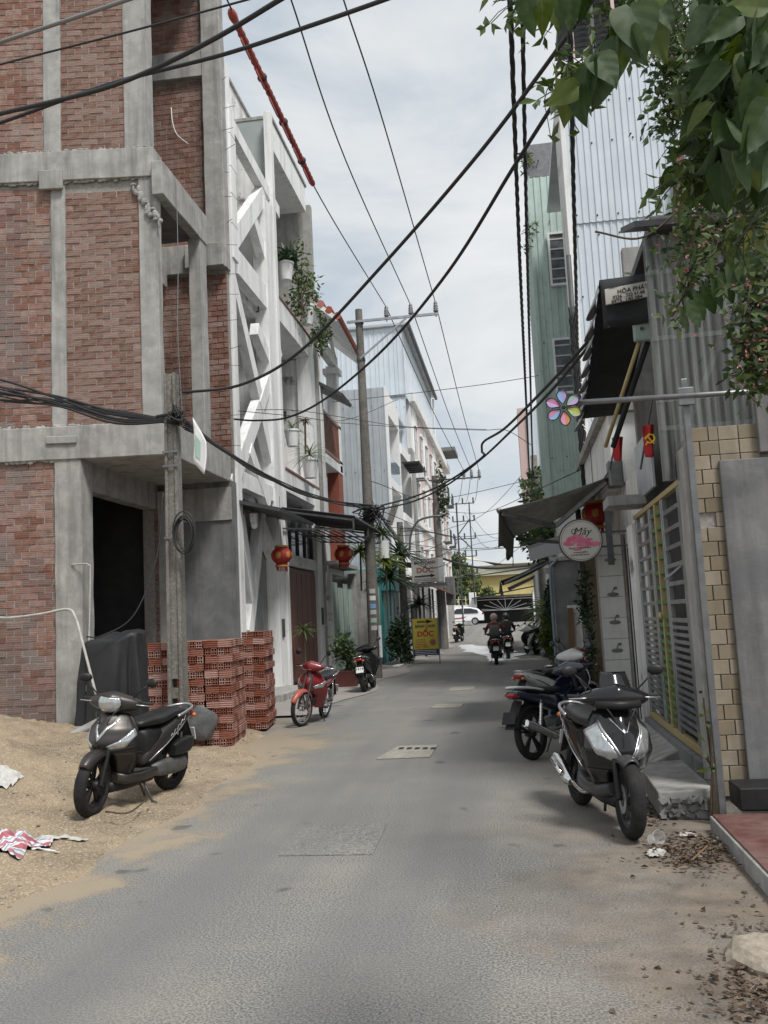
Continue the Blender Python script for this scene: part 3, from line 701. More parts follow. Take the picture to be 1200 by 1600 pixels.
bx(B3,'frieze','white_paint',-6.0,-5.75,27.96,31.1,10.6,11.0)
rl=MB(); rl.box(-5.8,-5.72,28.0,31.0,8.35,8.45); rl.box(-5.8,-5.72,28.0,31.0,7.1,7.2); rl=rl.build('balustrade','wood_rail',B3)
for k in range(16):
    m=MB(); y=28.1+k*.19; m.box(-5.78,-5.74,y,y+.05,7.2,8.35); m.build('baluster','wood_rail',rl)
g=MB()
for s in (0,):
    g.add([(-5.0,27.4,11.15),(-5.0,31.9,10.9),(-7.6,31.9,13.2),(-7.6,27.4,13.4)],[(0,1,2,3)])
rf=g.build('roof','white_paint',B3,solid=.14)
for r_ in range(10):
    for c_ in range(14):
        if r_*14+c_>139: break
    m=MB(); u=r_/10; m.tube([(-5.02-u*2.6,27.4,11.27+u*2.25),(-5.02-u*2.6,31.9,11.02+u*2.3)],.13,8); m.build('roof_tile_row','roof_tile_red',rf)
m=MB(); m.beam((-5.8,28.0,10.9),(-6.8,28.0,12.0),.12,.12); m.beam((-5.8,29.4,10.95),(-5.8,28.2,12.0),.1,.14); m.beam((-5.8,30.8,10.95),(-5.8,29.4,12.1),.1,.14); m.build('gable_brace','white_paint',B3)
g=MB(); g.add([(-6.0,27.55,9.35),(-5.0,27.55,8.75),(-5.0,29.2,8.75),(-6.0,29.2,9.35)],[(0,1,2,3)]); g.build('small_awning','steel_dark',B3,solid=.1)
# green sheet gate and posts at street level
for k in range(4):
    y=27.7+k*.88; g=MB(); n=10
    g.sheet(lambda u,v,y=y:(-5.62+.012*math.cos(v*40),y+v*.84,.15+u*(2.75-.15*(k%2))),1,40); g.build('gate_sheet','green_sheet',B3,solid=.006)
bx(B3,'gate_post','white_dirty',-5.75,-5.55,27.3,27.5,0,3.2); bx(B3,'gate_post','concrete',-5.75,-5.5,31.2,31.5,0,3.3)
bx(B3,'porch_roof','concrete',-7.4,-5.4,27.56,31.4,3.42,3.55)
# ------------------------------------------------------------------ corrugated sheets
def corr(name,mt,parent,A,Bp,z0,z1,pitch=.19,depth=.03,sheetw=1.0,screws=0,ztop=None):
    A=Vector((A[0],A[1],0)); Bp=Vector((Bp[0],Bp[1],0)); Ltot=(Bp-A).length; d=(Bp-A)/Ltot; nrm=Vector((d.y,-d.x,0))
    s=0; out=[]
    while s<Ltot-.02:
        e=min(s+sheetw,Ltot); prof=[]; x=s
        while x<e-1e-6:
            for f,h in ((0,0),(.62,0),(.70,1),(.92,1),(1.0,0)):
                q=x+f*pitch
                if q<=e+1e-6: prof.append((q,h*depth))
            x+=pitch
        if prof[-1][0]<e: prof.append((e,0))
        g=MB(); vs=[]
        off=nrm*(.004 if len(out)%2 else 0)
        for q,h in prof:
            P=A+d*q+nrm*h+off; zt=ztop(q/Ltot) if ztop else z1
            vs+= [(P.x,P.y,z0),(P.x,P.y,zt)]
        g.add(vs,[(2*i,2*i+2,2*i+3,2*i+1) for i in range(len(prof)-1)])
        ob=g.build(name,mt,parent,solid=.003); out.append(ob); s=e
    if screws:
        g=MB()
        for zz in screws:
            x=.1
            while x<Ltot:
                P=A+d*x+nrm*(depth*.9+.01); g.ell((P.x,P.y,zz+random.uniform(-.04,.04)),(.022,.022,.022),nu=6,nv=4); x+=.42
        sh=g.build('screw_heads','screw',parent); sh['kind']='stuff'
    return out
# ------------------------------------------------------------------ left row further on
B4=root('sheet_clad_house','pale sheet metal clad house with balconies beyond the utility pole','house',(-7,41,0))
corr('metal_sheet','metal_zinc',B4,(-9.5,38.0),(-5.02,38.0),0,11.62,pitch=.24,screws=(5,8,10.8))
bx(B4,'corner_trim','white_clean',-5.06,-4.95,37.96,38.2,2.9,11.66)
bx(B4,'roof','metal_zinc',-9.5,-5.1,38.05,45.9,11.4,11.55)
bx(B4,'back_wall','white_clean',-7.0,-6.8,38.1,45.9,0,11.4)
for z0,z1 in ((10.5,11.5),(7.35,7.75),(4.1,4.6),(3.2,3.5)): bx(B4,'floor_band','white_paint',-6.8,-4.98,38.2,42.0,z0,z1)
for z0,z1 in ((9.4,9.9),(6.2,6.6),(3.4,3.8)): bx(B4,'floor_band','white_paint',-6.8,-4.9,42.05,45.8,z0,z1)
bx(B4,'pier','white_clean',-6.8,-4.97,41.9,42.05,0,11.4); bx(B4,'pier','white_clean',-6.8,-4.9,45.7,45.95,0,10.0)
g=MB(); g.box(-5.02,-4.99,38.4,41.7,7.75,8.7); g.build('glass_balustrade','glass',B4)
g=MB(); g.box(-4.97,-4.93,42.3,45.4,6.6,7.5); g.build('balustrade','steel_dark',B4)
for k in range(5):
    m=MB(); m.box(-4.95-.0,-4.1,42.2,45.6,9.0-.09*k,9.03-.09*k) if k==0 else m.box(-4.9+.0*k,-4.2,42.3+.6*k,42.42+.6*k,8.86,8.98); m.build('sunshade_slat','steel_dark',B4)
B5=root('tall_sheet_building','tall gabled building clad in pale corrugated sheet','building',(-7,53,0))
zt=lambda f: 16.4+ .9*f
corr('metal_sheet','metal_white',B5,(-11.5,46.0),(-5.02,46.0),9.0,17,pitch=.27,screws=(12.6,),ztop=lambda f:16.75+.15*f)
corr('metal_sheet','metal_white',B5,(-5.0,46.02),(-5.0,62),13.2,17.0,pitch=.3,ztop=lambda f:16.9)
bx(B5,'roof','metal_zinc',-11.5,-4.7,45.8,62.3,16.92,17.05); bx(B5,'gutter','steel_dark',-4.72,-4.55,45.8,62.3,16.75,16.95)
bx(B5,'seam_trim','steel',-11.5,-5.0,45.93,45.96,13.1,13.2)
g=MB(); g.tube([(-4.85,62.2,16.8),(-4.85,62.2,13.5)],.06); g.build('downpipe','white_clean',B5)
B6=root('apartment_building','cream white apartment building with rows of tall windows','building',(-7,61,0))
bx(B6,'wall','white_clean',-9,-5.02,48,74,0,13.5,bevel=0)
bx(B6,'cornice','white_paint',-5.02,-4.72,47.9,74.2,13.3,13.85); bx(B6,'cornice','white_paint',-5.02,-4.85,47.95,74.1,6.6,6.9); bx(B6,'cornice','white_paint',-5.02,-4.9,47.95,74.1,9.9,10.05)
bx(B6,'end_pier','concrete',-5.4,-4.88,46.6,47.9,0,10.5)
for k in range(8):
    y=49.2+k*3.05
    m=MB(); m.box(-5.02,-4.97,y-.35,y+1.35,1.0,13.2); m.build('wall_strip','pink_wall' if k%2 else 'white_paint',B6)
    for z in (3.6,7.1,10.3):
        m=MB(); m.box(-4.97,-4.94,y,y+1.0,z,z+1.9); wd=m.build('window','dark_glass',B6)
        m=MB(); m.box(-4.97,-4.86,y-.12,y+1.12,z+1.9,z+2.05); m.build('hood','white_paint',wd); m=MB(); m.box(-4.97,-4.86,y-.1,y+1.1,z-.1,z); m.build('sill','white_paint',wd)
        m=MB(); m.box(-4.94,-4.92,y+.46,y+.54,z,z+1.9); m.box(-4.94,-4.92,y,y+1,z+1.2,z+1.27); m.box(-4.94,-4.92,y-.04,y,z,z+1.9); m.box(-4.94,-4.92,y+1,y+1.04,z,z+1.9); m.build('frame','white_clean',wd)
for y in (66,70.5):
    for z in (3.4,7.0,10.2):
        m=MB(); m.box(-4.95,-4.45,y,y+1.8,z,z+.1); 
        for i in range(10): m.box(-4.48,-4.45,y+i*.2,y+i*.2+.03,z,z+1.0)
        m.box(-4.48,-4.45,y,y+1.8,z+.95,z+1.0); m.build('balcony_grille','steel_dark',B6)
bx(B6,'roof_overhang','concrete_dark',-6.5,-4.0,70.5,74.4,14.6,14.9); bx(B6,'upper_wall','white_clean',-9,-5.0,66,74,13.9,14.6)
# air conditioner outside the apartment wall
ac=AX(655,738,-4.75)
t=root('air_conditioner','white air conditioner unit on the apartment wall','air conditioner',(ac.x,ac.y,ac.z-.4))
g=MB(); g.box(-4.95,-4.45,ac.y-.5,ac.y+.5,ac.z-.38,ac.z+.38); g.build('casing','white_paint',t,bevel=.02)
g=MB(); g.lathe([(.05,0),(.28,0),(.3,.02),(.28,.03)],16,(-4.449,ac.y-.1,ac.z),rot(0,R(90),0)); g.build('fan_grille','steel_dark',t)
g=MB(); g.beam((-4.97,ac.y-.4,ac.z-.42),(-4.4,ac.y-.4,ac.z-.42),.05,.05); g.beam((-4.97,ac.y+.4,ac.z-.42),(-4.4,ac.y+.4,ac.z-.42),.05,.05); g.build('bracket','steel',t)
# low shops between pole and apartments
t=root('teal_shopfront','teal painted shopfront with sheet canopy behind the plants','shop',(-5,36,0))
bx(t,'wall','metal_teal',-7,-5.05,34.2,37.5,0,3.6); 
for k in range(3): 
    m=MB(); m.box(-5.05,-5.0,34.4+k*1.0,35.25+k*1.0,.1,2.6); m.build('shutter_panel','metal_teal',t,bevel=.01)
bx(t,'fascia','metal_teal',-5.04,-4.6,34.2,37.5,2.75,3.6)
g=MB(); g.sheet(lambda u,v:(-5.3+1.9*u,34+v*4.5,3.95-.3*u+.02*math.cos(v*140)),3,80); g.build('canopy','steel_dark',t,solid=.01)
t=root('plain_wall_house','grey walled low house beside the narrow lane pole','house',(-5.2,33,0))
bx(t,'wall','concrete',-7,-5.15,31.55,34.1,0,3.4); g=MB()
corr('gate_sheet','green_sheet',t,(-5.1,31.7),(-5.1,34.0),.1,2.9,pitch=.2)
t=root('corner_eatery','small eatery front with dark awning under the apartment building','shop',(-4.8,43,0))
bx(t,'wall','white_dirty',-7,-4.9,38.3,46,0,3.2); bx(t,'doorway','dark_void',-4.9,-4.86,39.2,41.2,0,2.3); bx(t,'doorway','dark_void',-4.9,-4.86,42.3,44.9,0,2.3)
g=MB(); g.add([(-5.0,38.2,3.5),(-3.5,38.2,3.15),(-3.5,42.5,3.15),(-5.0,42.5,3.5)],[(0,1,2,3)]); g.build('awning','steel_dark',t,solid=.06)
g=MB(); g.add([(-5.0,43.2,3.6),(-3.1,43.2,2.75),(-3.1,46.5,2.75),(-5.0,46.5,3.6)],[(0,1,2,3)]); g.build('awning','brown_wood',t,solid=.05)
for y in (39,42,43.5,46.4):
    m=MB(); m.box(-4.0,-3.9,y,y+.1,gz(y),3.0); m.build('awning_post','steel_dark',t)
for k,(y,h,mt_) in enumerate(((47.5,3.4,'white_dirty'),(51,3.0,'concrete'),(56,3.2,'white_dirty'),(62,3.1,'concrete'))):
    t=root('street_wall','%s wall fronting the lane below the apartments'%['stained white low','bare concrete','tall stained white','far bare concrete'][k],'wall',(-4.6,y,0))
    bx(t,'wall',mt_,-5.0,-4.45,y,y+3.6,0,h+gz(y)); bx(t,'coping','concrete',-5.05,-4.4,y-.02,y+3.62,h+gz(y)+.003,h+gz(y)+.1)
# ------------------------------------------------------------------ far end: yellow building, fence, gateway
YB=101.0; zb=.8
t=root('yellow_building','yellow building with a wide curved pale roof at the end of the lane','building',(-6,104,zb))
bx(t,'wall','yellow_wall',-22,6,YB,YB+10,zb,zb+5.1); bx(t,'ledge','yellow_roof',-22,6.2,YB-.6,YB+10,zb+5.1,zb+6.2)
g=MB(); g.sheet(lambda u,v:(-24+u*36,YB-1+v*12,zb+6.25+2.5*math.cos(math.pi*.5*min(1,max(0,(u*36-14)/9)))*(.45+.55*v)),30,6); g.build('curved_roof','yellow_roof',t,smooth=True,solid=.1)
t=root('fence_wall','white fence wall with yellow pickets and printed banner at the lane end','fence',(-8.5,90.5,zb))
bx(t,'wall','white_paint',-22,-4.6,90.4,90.6,zb,zb+1.9)
for k in range(26):
    m=MB(); m.box(-13.5+k*.34,-13.42+k*.34,90.45,90.55,zb+1.9,zb+2.75); m.build('picket','yellow_roof',t)
m=MB(); m.box(-13.6,-4.7,90.46,90.54,zb+2.45,zb+2.5); m.build('picket_rail','yellow_roof',t)
bx(t,'pillar','white_clean',-4.6,-3.9,90.2,90.9,zb,zb+3.1)
m=MB(); m.box(-13.2,-5.3,90.32,90.36,zb+.5,zb+1.7); bn=m.build('banner','print_white',t)
m=MB(); m.box(-5.75,-5.5,90.29,90.31,zb+.55,zb+1.45); m.add([(-6.0,90.3,zb+1.4),(-5.25,90.3,zb+1.4),(-5.62,90.3,zb+1.75)],[(0,1,2)]); m.build('red_arrow','print_red',bn)
t=root('gateway','wide dark gateway with white radiating bars at the lane end','gate',(-1,91,zb))
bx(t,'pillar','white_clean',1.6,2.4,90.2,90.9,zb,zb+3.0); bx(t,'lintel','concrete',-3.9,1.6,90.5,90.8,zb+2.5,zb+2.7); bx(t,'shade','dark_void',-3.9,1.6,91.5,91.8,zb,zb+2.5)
m=MB()
for k in range(9):
    a=math.pi*(k+.5)/9; m.tube([(-1.1,90.6,zb+1.2),(-1.1+2.4*math.cos(a),90.6,zb+1.2+1.2*math.sin(a))],.028,5)
m.tube([(-3.9,90.6,zb+1.25),(1.6,90.6,zb+1.25)],.035,6); m.tube([(-3.9,90.6,zb+2.3),(1.6,90.6,zb+2.3)],.035,6)
m.build('grille','white_clean',t)
m=MB(); m.add([(-4.3,88.8,zb+2.5),(1.9,88.8,zb+3.4),(1.9,91.5,zb+3.4),(-4.3,91.5,zb+2.5)],[(0,1,2,3)]); m.build('awning','canvas_dark',t,solid=.06)
# ------------------------------------------------------------------ right side: platform, tiled pier, gate
t=root('tiled_platform','raised red tiled platform at the lower right corner','platform',(2.2,5.5,0))
g=MB(); g.box(1.29,4.5,1.0,7.12,-.05,.112); g.build('kerb_base','concrete',t,bevel=.01)
for i in range(8):
    for j in range(15):
        x=1.31+i*.4; y=7.1-(j+1)*.4
        m=MB(); m.box(x,x+.394,y,y+.394,.112,.126+random.uniform(0,.002)); m.build('tile','tile_floor',t)
t=root('tiled_pier','cream tiled pier partly covered by a grey plaster panel','wall',(2.6,7.9,0))
bx(t,'core','mortar',1.475,4.5,7.665,7.9,.0,3.03,bevel=0)
row=0; z=.14
while z<3.02:
    h=.118
    for (a,b) in (((1.47,1.565),(1.57,1.72)) if row%2 else ((1.47,1.64),(1.645,1.72))):
        if row==18 and a<1.5: continue
        m=MB(); m.box(a+.002,b-.002,7.645-random.uniform(0,.006),7.67,z+.003,z+h-.003); m.build('tile','tile_cream',t,bevel=.003)
    if z>2.72:
        for q in range(2):
            a=1.72+q*.16; m=MB(); m.box(a+.003,a+.155,7.645,7.67,z+.003,z+h-.003); m.build('tile','tile_cream',t,bevel=.003)
    row+=1; z+=h
bx(t,'plaster_panel','plaster_grey',1.70,4.5,7.60,7.64,.13,2.80)
for q in range(8):
    m=MB(); m.ell((1.95+random.uniform(-.1,.5),7.598,random.uniform(.4,2.2)),(.012,.006,.012),nu=6,nv=4); m.build('anchor_hole','dark_void',t)
bx(t,'upper_wall','concrete_dark',2.02,4.5,7.58,7.66,2.84,3.4)
tag(bx(None,'black_box','black_plastic',1.52,2.3,7.15,7.5,.128,.30,bevel=.015),'low black box standing on the red tiled platform','box')
# steel post carrying the long pipe
t=root('pipe_stand','square steel post carrying a long horizontal pipe over the lane','post',(1.42,7.3,0))
g=MB(); g.box(1.395,1.445,7.27,7.32,0,3.42); g.build('post','steel',t,bevel=.006)
g=MB(); g.tube([(.56,7.245,3.29),(2.9,7.245,3.245)],.022,10); g.build('pipe','steel',t,smooth=True)
g=MB(); g.box(1.36,1.48,7.235,7.27,3.2,3.34); g.build('clamp','steel',t,bevel=.004)
# pinwheel flower on the end of the pipe
c=Vector((.47,7.2,3.25))
t=root('pinwheel_flower','six petalled pastel pinwheel flower on the end of the horizontal pipe','pinwheel',c,world=False)
cl=[('petal_blue','petal_lilac'),('petal_mint','petal_lilac'),('petal_yellow','petal_green'),('petal_orange','petal_pink'),('petal_blue','petal_pink'),('petal_lilac','petal_pink')]
for k in range(6):
    a=R(90+4-60*k); ca,sa=math.cos(a),math.sin(a)
    def out(t_,w_): 
        r_=.03+.115*t_; wd=w_*.040*math.sin(math.pi*min(1,t_**1.35*.93+.03))**.75
        return (r_*ca-wd*sa, 0, r_*sa+wd*ca)
    n=14; pts=[out(i/n,1) for i in range(n+1)]+[out(1-i/n,-1) for i in range(n+1)]
    m=MB(); m.tube(pts,.0045,6,closed=True); pe=m.build('petal','black_plastic',t)
    for s_,mt_ in ((1,cl[k][0]),(-1,cl[k][1])):
        m=MB(); P=[out(i/n,s_) for i in range(n+1)]; Q=[out(i/n,0) for i in range(n+1)]
        m.add([(p[0],.0,p[2]) for p in P]+[(q[0],.006,q[2]) for q in Q],[(i,i+1,n+2+i,n+1+i) for i in range(n)]); m.build('petal_film',mt_,pe,solid=.0015)
m=MB(); m.lathe([(0,-.012),(.014,-.012),(.017,0),(.012,.02),(0,.02)],14,(0,0,0),rot(R(90),0,0)); m.build('hub','black_plastic',t)
m=MB(); m.tube([(0,.02,0),(.1,.05,.03)],.006,6); m.build('axle','steel',t)
# sliding steel gate with slats
t=root('slatted_gate','stainless slatted gate with a green centre panel and yellow frame','gate',(1.55,9.7,0))
GX=1.50
def gbar(name,mt_,y0,y1,z0,z1,x0=GX-.02,x1=GX+.02): 
    m=MB(); m.box(x0,x1,y0,y1,z0,z1); return m.build(name,mt_,t,bevel=.004)
gbar('top_rail','yellow_steel',8.08,11.3,2.70,2.75,GX-.03,GX+.03); gbar('bottom_rail','yellow_steel',8.08,11.3,.36,.43,GX-.03,GX+.03)
for y,w_,mt_ in ((8.05,.09,'stainless'),(8.16,.2,'stainless'),(9.20,.07,'stainless'),(9.30,.06,'stainless'),(10.02,.06,'stainless'),(10.12,.07,'stainless'),(11.15,.10,'stainless')):
    gbar('stile',mt_,y,y+w_,.432,2.698,GX-.025,GX+.025)
gbar('centre_stile','yellow_steel',9.66,9.72,.432,2.698,GX-.03,GX+.03)
def slats(y0,y1,mt_):
    z=.50
    while z<2.62:
        gbar('slat',mt_,y0,y1,z,z+.034 if z<1.45 else z+.04,GX-.023,GX+.018); z+= .066 if z<1.45 else .172
slats(8.362,9.198,'stainless'); slats(10.192,11.148,'stainless'); 
z=.50
while z<2.62:
    gbar('slat','green_paint',9.362,9.658,z,z+.04,GX-.024,GX+.018); gbar('slat','green_paint',9.722,10.018,z,z+.04,GX-.024,GX+.018); z+=.085 if z<1.45 else .15
m=MB(); m.lathe([(0,0),(.035,0),(.04,.02),(.02,.05),(0,.05)],12,(GX-.03,9.69,1.55),rot(0,R(-90),0)); m.build('latch_knob','yellow_steel',t)
m=MB(); m.tube([(GX-.02,8.4,2.0),(GX-.2,8.25,1.88)],.012,6); m.box(GX-.035,GX-.03,8.18,8.26,2.2,2.5); m.build('latch_bar','stainless',t)
gbar('back_sheet','steel_dark',8.3,11.2,.45,2.68,GX+.30,GX+.32)
# gate posts / wall pieces around
tag(bx(None,'gate_pillar','concrete',1.44,1.62,7.72,8.03,0,2.95),'concrete pillar between the slatted gate and the tiled pier','pillar')
# concrete steps in front of the gate
t=root('doorstep_slab','cracked concrete step with broken front edge below the slatted gate','step',(1.2,8.6,0))
g=MB(); g.hexa([(1.0,7.55,0),(1.42,7.5,0),(1.47,9.0,0),(1.02,9.0,0),(1.0,7.58,.20),(1.42,7.52,.22),(1.47,9.0,.22),(1.02,9.0,.2)]); g.build('slab','concrete_flat',t,bevel=.012)
g=MB()
for k in range(60): s_=random.uniform(.008,.028); g.obox((random.uniform(1.02,1.4),7.55+random.uniform(-.05,.02),random.uniform(0,.16)),(s_*1.4,s_,s_*.7),rot(random.uniform(-.6,.6),random.uniform(-.6,.6),random.uniform(0,3)))
rc=g.build('rubble_core','concrete_dark',t); rc['kind']='stuff'
t2=root('ramp_slab','tilted concrete ramp slab below the far half of the gate','ramp',(1.2,10.2,0))
g=MB(); g.hexa([(.98,9.1,0),(1.49,9.1,0),(1.49,11.4,0),(.98,11.4,0),(.98,9.1,.1),(1.49,9.1,.32),(1.49,11.4,.32),(.98,11.4,.12)]); g.build('slab','concrete_flat',t2,bevel=.012)
tag(bx(None,'gate_plinth','plaster_grey',1.42,1.60,8.03,11.4,0,.35),'grey plinth wall under the slatted gate','plinth')
# ------------------------------------------------------------------ translucent sheet screen and porch frame
t=root('clear_sheet_screen','old translucent corrugated sheet screen hanging above the tiled pier','screen',(1.9,7.95,2.7))
n=96
def cs(u,v,x0,x1,z0,z1,y): 
    x=x0+(x1-x0)*v; return (x,y+.018*math.cos(x*2*math.pi/.076),z0+(z1-z0)*u)
for x0,x1,z0,z1,y in ((1.30,1.66,2.70,4.87,7.92),(1.64,2.75,3.02,4.87,7.935)):
    g=MB(); g.sheet(lambda u,v:cs(u,v,x0,x1,z0,z1,y),8,int((x1-x0)*110)); g.build('sheet','clear_sheet',t,smooth=True)
for z in (4.55,3.95,3.4,3.15):
    m=MB(); m.box(1.32,2.75,7.98,8.02,z,z+.04); m.build('rail','steel',t)
for x in (1.34,1.95,2.5):
    m=MB(); m.box(x,x+.04,8.03,8.07,2.72,4.9); m.build('upright','steel',t)
m=MB(); m.add([(1.22,7.75,4.93),(2.8,7.75,4.90),(2.8,8.6,5.2),(1.22,8.6,5.24)],[(0,1,2,3)]); m.build('eave','steel_dark',t,solid=.05)
m=MB(); m.beam((1.5,8.1,3.0),(2.2,8.1,4.6),.03,.05); m.beam((2.6,8.1,3.1),(1.9,8.1,4.5),.03,.05); m.build('brace','steel',t)
# house behind the gate: dark porch, walls
t=root('gate_house','dark porched house behind the slatted gate','house',(3,10,0))
bx(t,'wall','concrete_dark',2.6,2.8,8.15,14.5,0,6.2); bx(t,'roof','steel_dark',1.5,5,8.6,12.2,5.25,5.35); bx(t,'side_wall','concrete',1.62,5,11.45,11.6,0,6.2)
bx(t,'floor','concrete',1.62,2.6,8.12,11.44,0,.3); bx(t,'upper_wall','steel_dark',1.9,2.0,8.15,11.4,3.2,5.2)
bx(t,'shutter','metal_zinc',1.56,1.6,10.2,11.4,2.95,3.6); bx(t,'ledge','concrete',1.15,1.6,11.0,11.6,2.86,2.98)
# ------------------------------------------------------------------ big dark awning with company panel
t=root('dark_awning','dark retracted awning with pale scalloped edge above the gate','awning',(1.4,10,3.4))
def aw(u,v): return (1.58-.55*v, 9.0+3.2*u, 4.93-.72*u-.02*v-.05*math.sin(math.pi*u))
g=MB(); g.sheet(aw,14,5); g.build('canvas','canvas_dark',t,solid=.012,smooth=True)
g=MB(); g.sheet(lambda u,v:(1.58-.55*v,8.975-.03*math.sin(math.pi*u)-.012*math.sin(v*9),4.93-.5*u-.03*v),6,12); g.build('end_flap','canvas_dark',t,solid=.006,smooth=True)
for k in range(8):
    u0=.02+k*.122; m=MB()
    def sc_(a,b,u0=u0): 
        P=aw(u0+.11*b,1); return (P[0]-.01-.13*a*math.sin(math.pi*b),P[1]-.05*a,P[2]-.26*a*(.35+.65*math.sin(math.pi*b)**.6))
    m.sheet(sc_,4,8); m.build('scallop','canvas_edge',t,solid=.005,smooth=True)
m=MB(); m.tube([AY(1000,530,9.05),AY(946,698,9.9)],.022,8); m.build('arm','yellow_steel',t,smooth=True)
m=MB(); m.tube([AY(1012,535,9.15),AY(958,698,10.0)],.03,8); m.build('arm_cover','canvas_dark',t,smooth=True)
m=MB(); c=AY(1000,512,9.02); m.box(c.x-.07,c.x+.10,8.99,9.06,c.z-.14,c.z+.12); bk=m.build('bracket','green_sheet',t,bevel=.02)
m=MB(); m.lathe([(0,0),(.018,0),(.018,.02),(0,.02)],10,(c.x+.01,8.97,c.z-.02),rot(R(-90),0,0)); m.build('bracket_bolt','steel_dark',bk)

def text(s_,size,mt_,parent,Mx,extr=.001,align='CENTER',bold=0,shear=0,sx=1.0,name='lettering',font=None):
    cu=bpy.data.curves.new('lettering','FONT'); cu.body=s_; cu.size=size; cu.extrude=extr; cu.align_x=align; cu.align_y='CENTER'; cu.offset=bold; cu.shear=shear; cu.resolution_u=3
    tmp=bpy.data.objects.new('tmp_lettering',cu); COL.objects.link(tmp); bpy.context.view_layer.update()
    me=bpy.data.meshes.new_from_object(tmp.evaluated_get(bpy.context.evaluated_depsgraph_get())); bpy.data.objects.remove(tmp); bpy.data.curves.remove(cu)
    me.materials.clear(); me.materials.append(M[mt_]); me.transform(Matrix.Diagonal((sx,1,1,1)))
    f=OFF.get(parent.name,(0,0,0)) if parent is not None else (0,0,0)
    me.transform(Matrix.Translation(Vector((-f[0],-f[1],-f[2])))@Mx)
    o=bpy.data.objects.new(name,me); COL.objects.link(o); o.parent=parent; OFF[o.name]=f; return o
def front(x,y,z,tilt=0,rz=0): return Matrix.Translation((x,y,z))@Matrix.Rotation(rz,4,'Z')@Matrix.Rotation(R(90),4,'X')@Matrix.Rotation(tilt,4,'Z')
# company panel on the awning flap
m=MB(); Pq=[AY(945,452,8.90),AY(1011,439,8.90),AY(1012,463,8.90),AY(947,476,8.90)]; m.poly(Pq,(0,.03,0)); pn=m.build('company_panel','sign_pale',t)
tl=math.atan2(Pq[1].z-Pq[0].z,Pq[1].x-Pq[0].x); cx=sum(p.x for p in Pq)/4; cz=sum(p.z for p in Pq)/4
text('CÔNG TY',.021,'print_black',pn,front(cx-.12,8.897,cz+.066,tl),sx=.95)
text('HÒA PHÁT',.060,'print_black',pn,front(cx+.06,8.897,cz+.030,tl),bold=.0012,shear=.15,sx=1.0)
text('0236 . 222 61.68',.046,'print_black',pn,front(cx+.02,8.897,cz-.022,tl),bold=.0008)
text('0975. 140.384',.046,'print_black',pn,front(cx,8.897,cz-.066,tl),bold=.0008,sx=1.15)
# flags under the awning
def flag(name,label,px,py,Y,w_,h_,emblem):
    p=AY(px,py,Y); r_=root(name,label,'flag',(p.x,p.y,p.z-h_))
    m=MB(); m.sheet(lambda u,v:(p.x-w_/2+w_*v+.04*u*math.sin(v*5),p.y+.03*math.sin(v*7+u*3),p.z-h_*u-.10*w_*math.sin(v*9)*u),8,12); m.build('cloth','flag_red',r_,solid=.003,smooth=True)
    m=MB(); m.tube([(p.x+w_*.55,p.y+.04,p.z+.25),(p.x-w_*.9,p.y+.06,p.z-h_*1.35)],.012,6); m.build('staff','steel_dark',r_)
    if emblem:
        m=MB(); c=Vector((p.x,p.y-.035,p.z-h_*.45)); rr=.042
        arc=[(c.x+rr*math.cos(a),c.y,c.z+rr*math.sin(a)) for a in [R(-150+i*15) for i in range(17)]]
        m.tube(arc,[.004+.007*math.sin(math.pi*i/16) for i in range(17)],6); m.tube([(c.x-.045,c.y,c.z-.06),(c.x-.02,c.y,c.z-.03)],.008,6)
        m.tube([(c.x+.035,c.y,c.z-.055),(c.x-.02,c.y,c.z+.02)],.007,6); m.beam((c.x-.05,c.y,c.z+.0),(c.x,c.y,c.z+.045),.014,.02); m.build('hammer_and_sickle','flag_yellow',r_)
flag('red_flag','red flag with a yellow hammer and sickle under the dark awning',1013,664,8.9,.11,.31,True)
flag('red_flag','small plain red flag beside the awning arm',965,683,10.2,.12,.26,False)
# ------------------------------------------------------------------ second awning house with the round sign
t=root('awning_house','pale tiled house front with folding arm awning over the lane','house',(1.9,14.5,0))
bx(t,'wall','white_dirty',1.62,4.0,11.62,18.2,0,3.4); bx(t,'upper_wall','white_paint',1.45,4.0,13.0,18.2,3.4,4.4); bx(t,'cornice','concrete',1.35,4.0,12.9,18.3,4.4,4.55)
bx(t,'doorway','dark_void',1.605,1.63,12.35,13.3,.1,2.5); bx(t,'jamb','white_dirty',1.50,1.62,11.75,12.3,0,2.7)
pr_=bx(t,'tiled_pier','mortar',1.205,1.6,13.52,13.95,0,2.72)
for k in range(9):
    m=MB(); z=.02+k*.30; m.box(1.20,1.55,13.495,13.53,z,z+.294); m.build('tile','tile_white',pr_,bevel=.003)
for k,z in enumerate((2.35,1.85,1.45,1.05,.6)):
    m=MB(); m.ell((1.38,13.49,z),(.085,.006,.03),nu=10,nv=5); m.tube([(1.36,13.488,z),(1.40,13.488,z+.09)],.006,5); m.ell((1.42,13.488,z+.09),(.03,.005,.02),nu=6,nv=4); m.build('tile_picture','concrete_dark',pr_)
for k in range(5):
    m=MB(); m.box(1.598,1.604,12.0,12.12,1.0+k*.16,1.12+k*.16); m.build('notice','paper',t)
m=MB(); m.box(1.596,1.602,12.42,12.62,1.45,1.75); m.build('notice','paper',t)
bx(t,'stone_pier','tile_cream',1.12,1.5,16.0,16.4,0,2.6); 
m=MB(); m.tube([(1.12,15.2,0),(1.10,15.2,3.3)],.045,10); m.build('downpipe','steel',t,smooth=True)
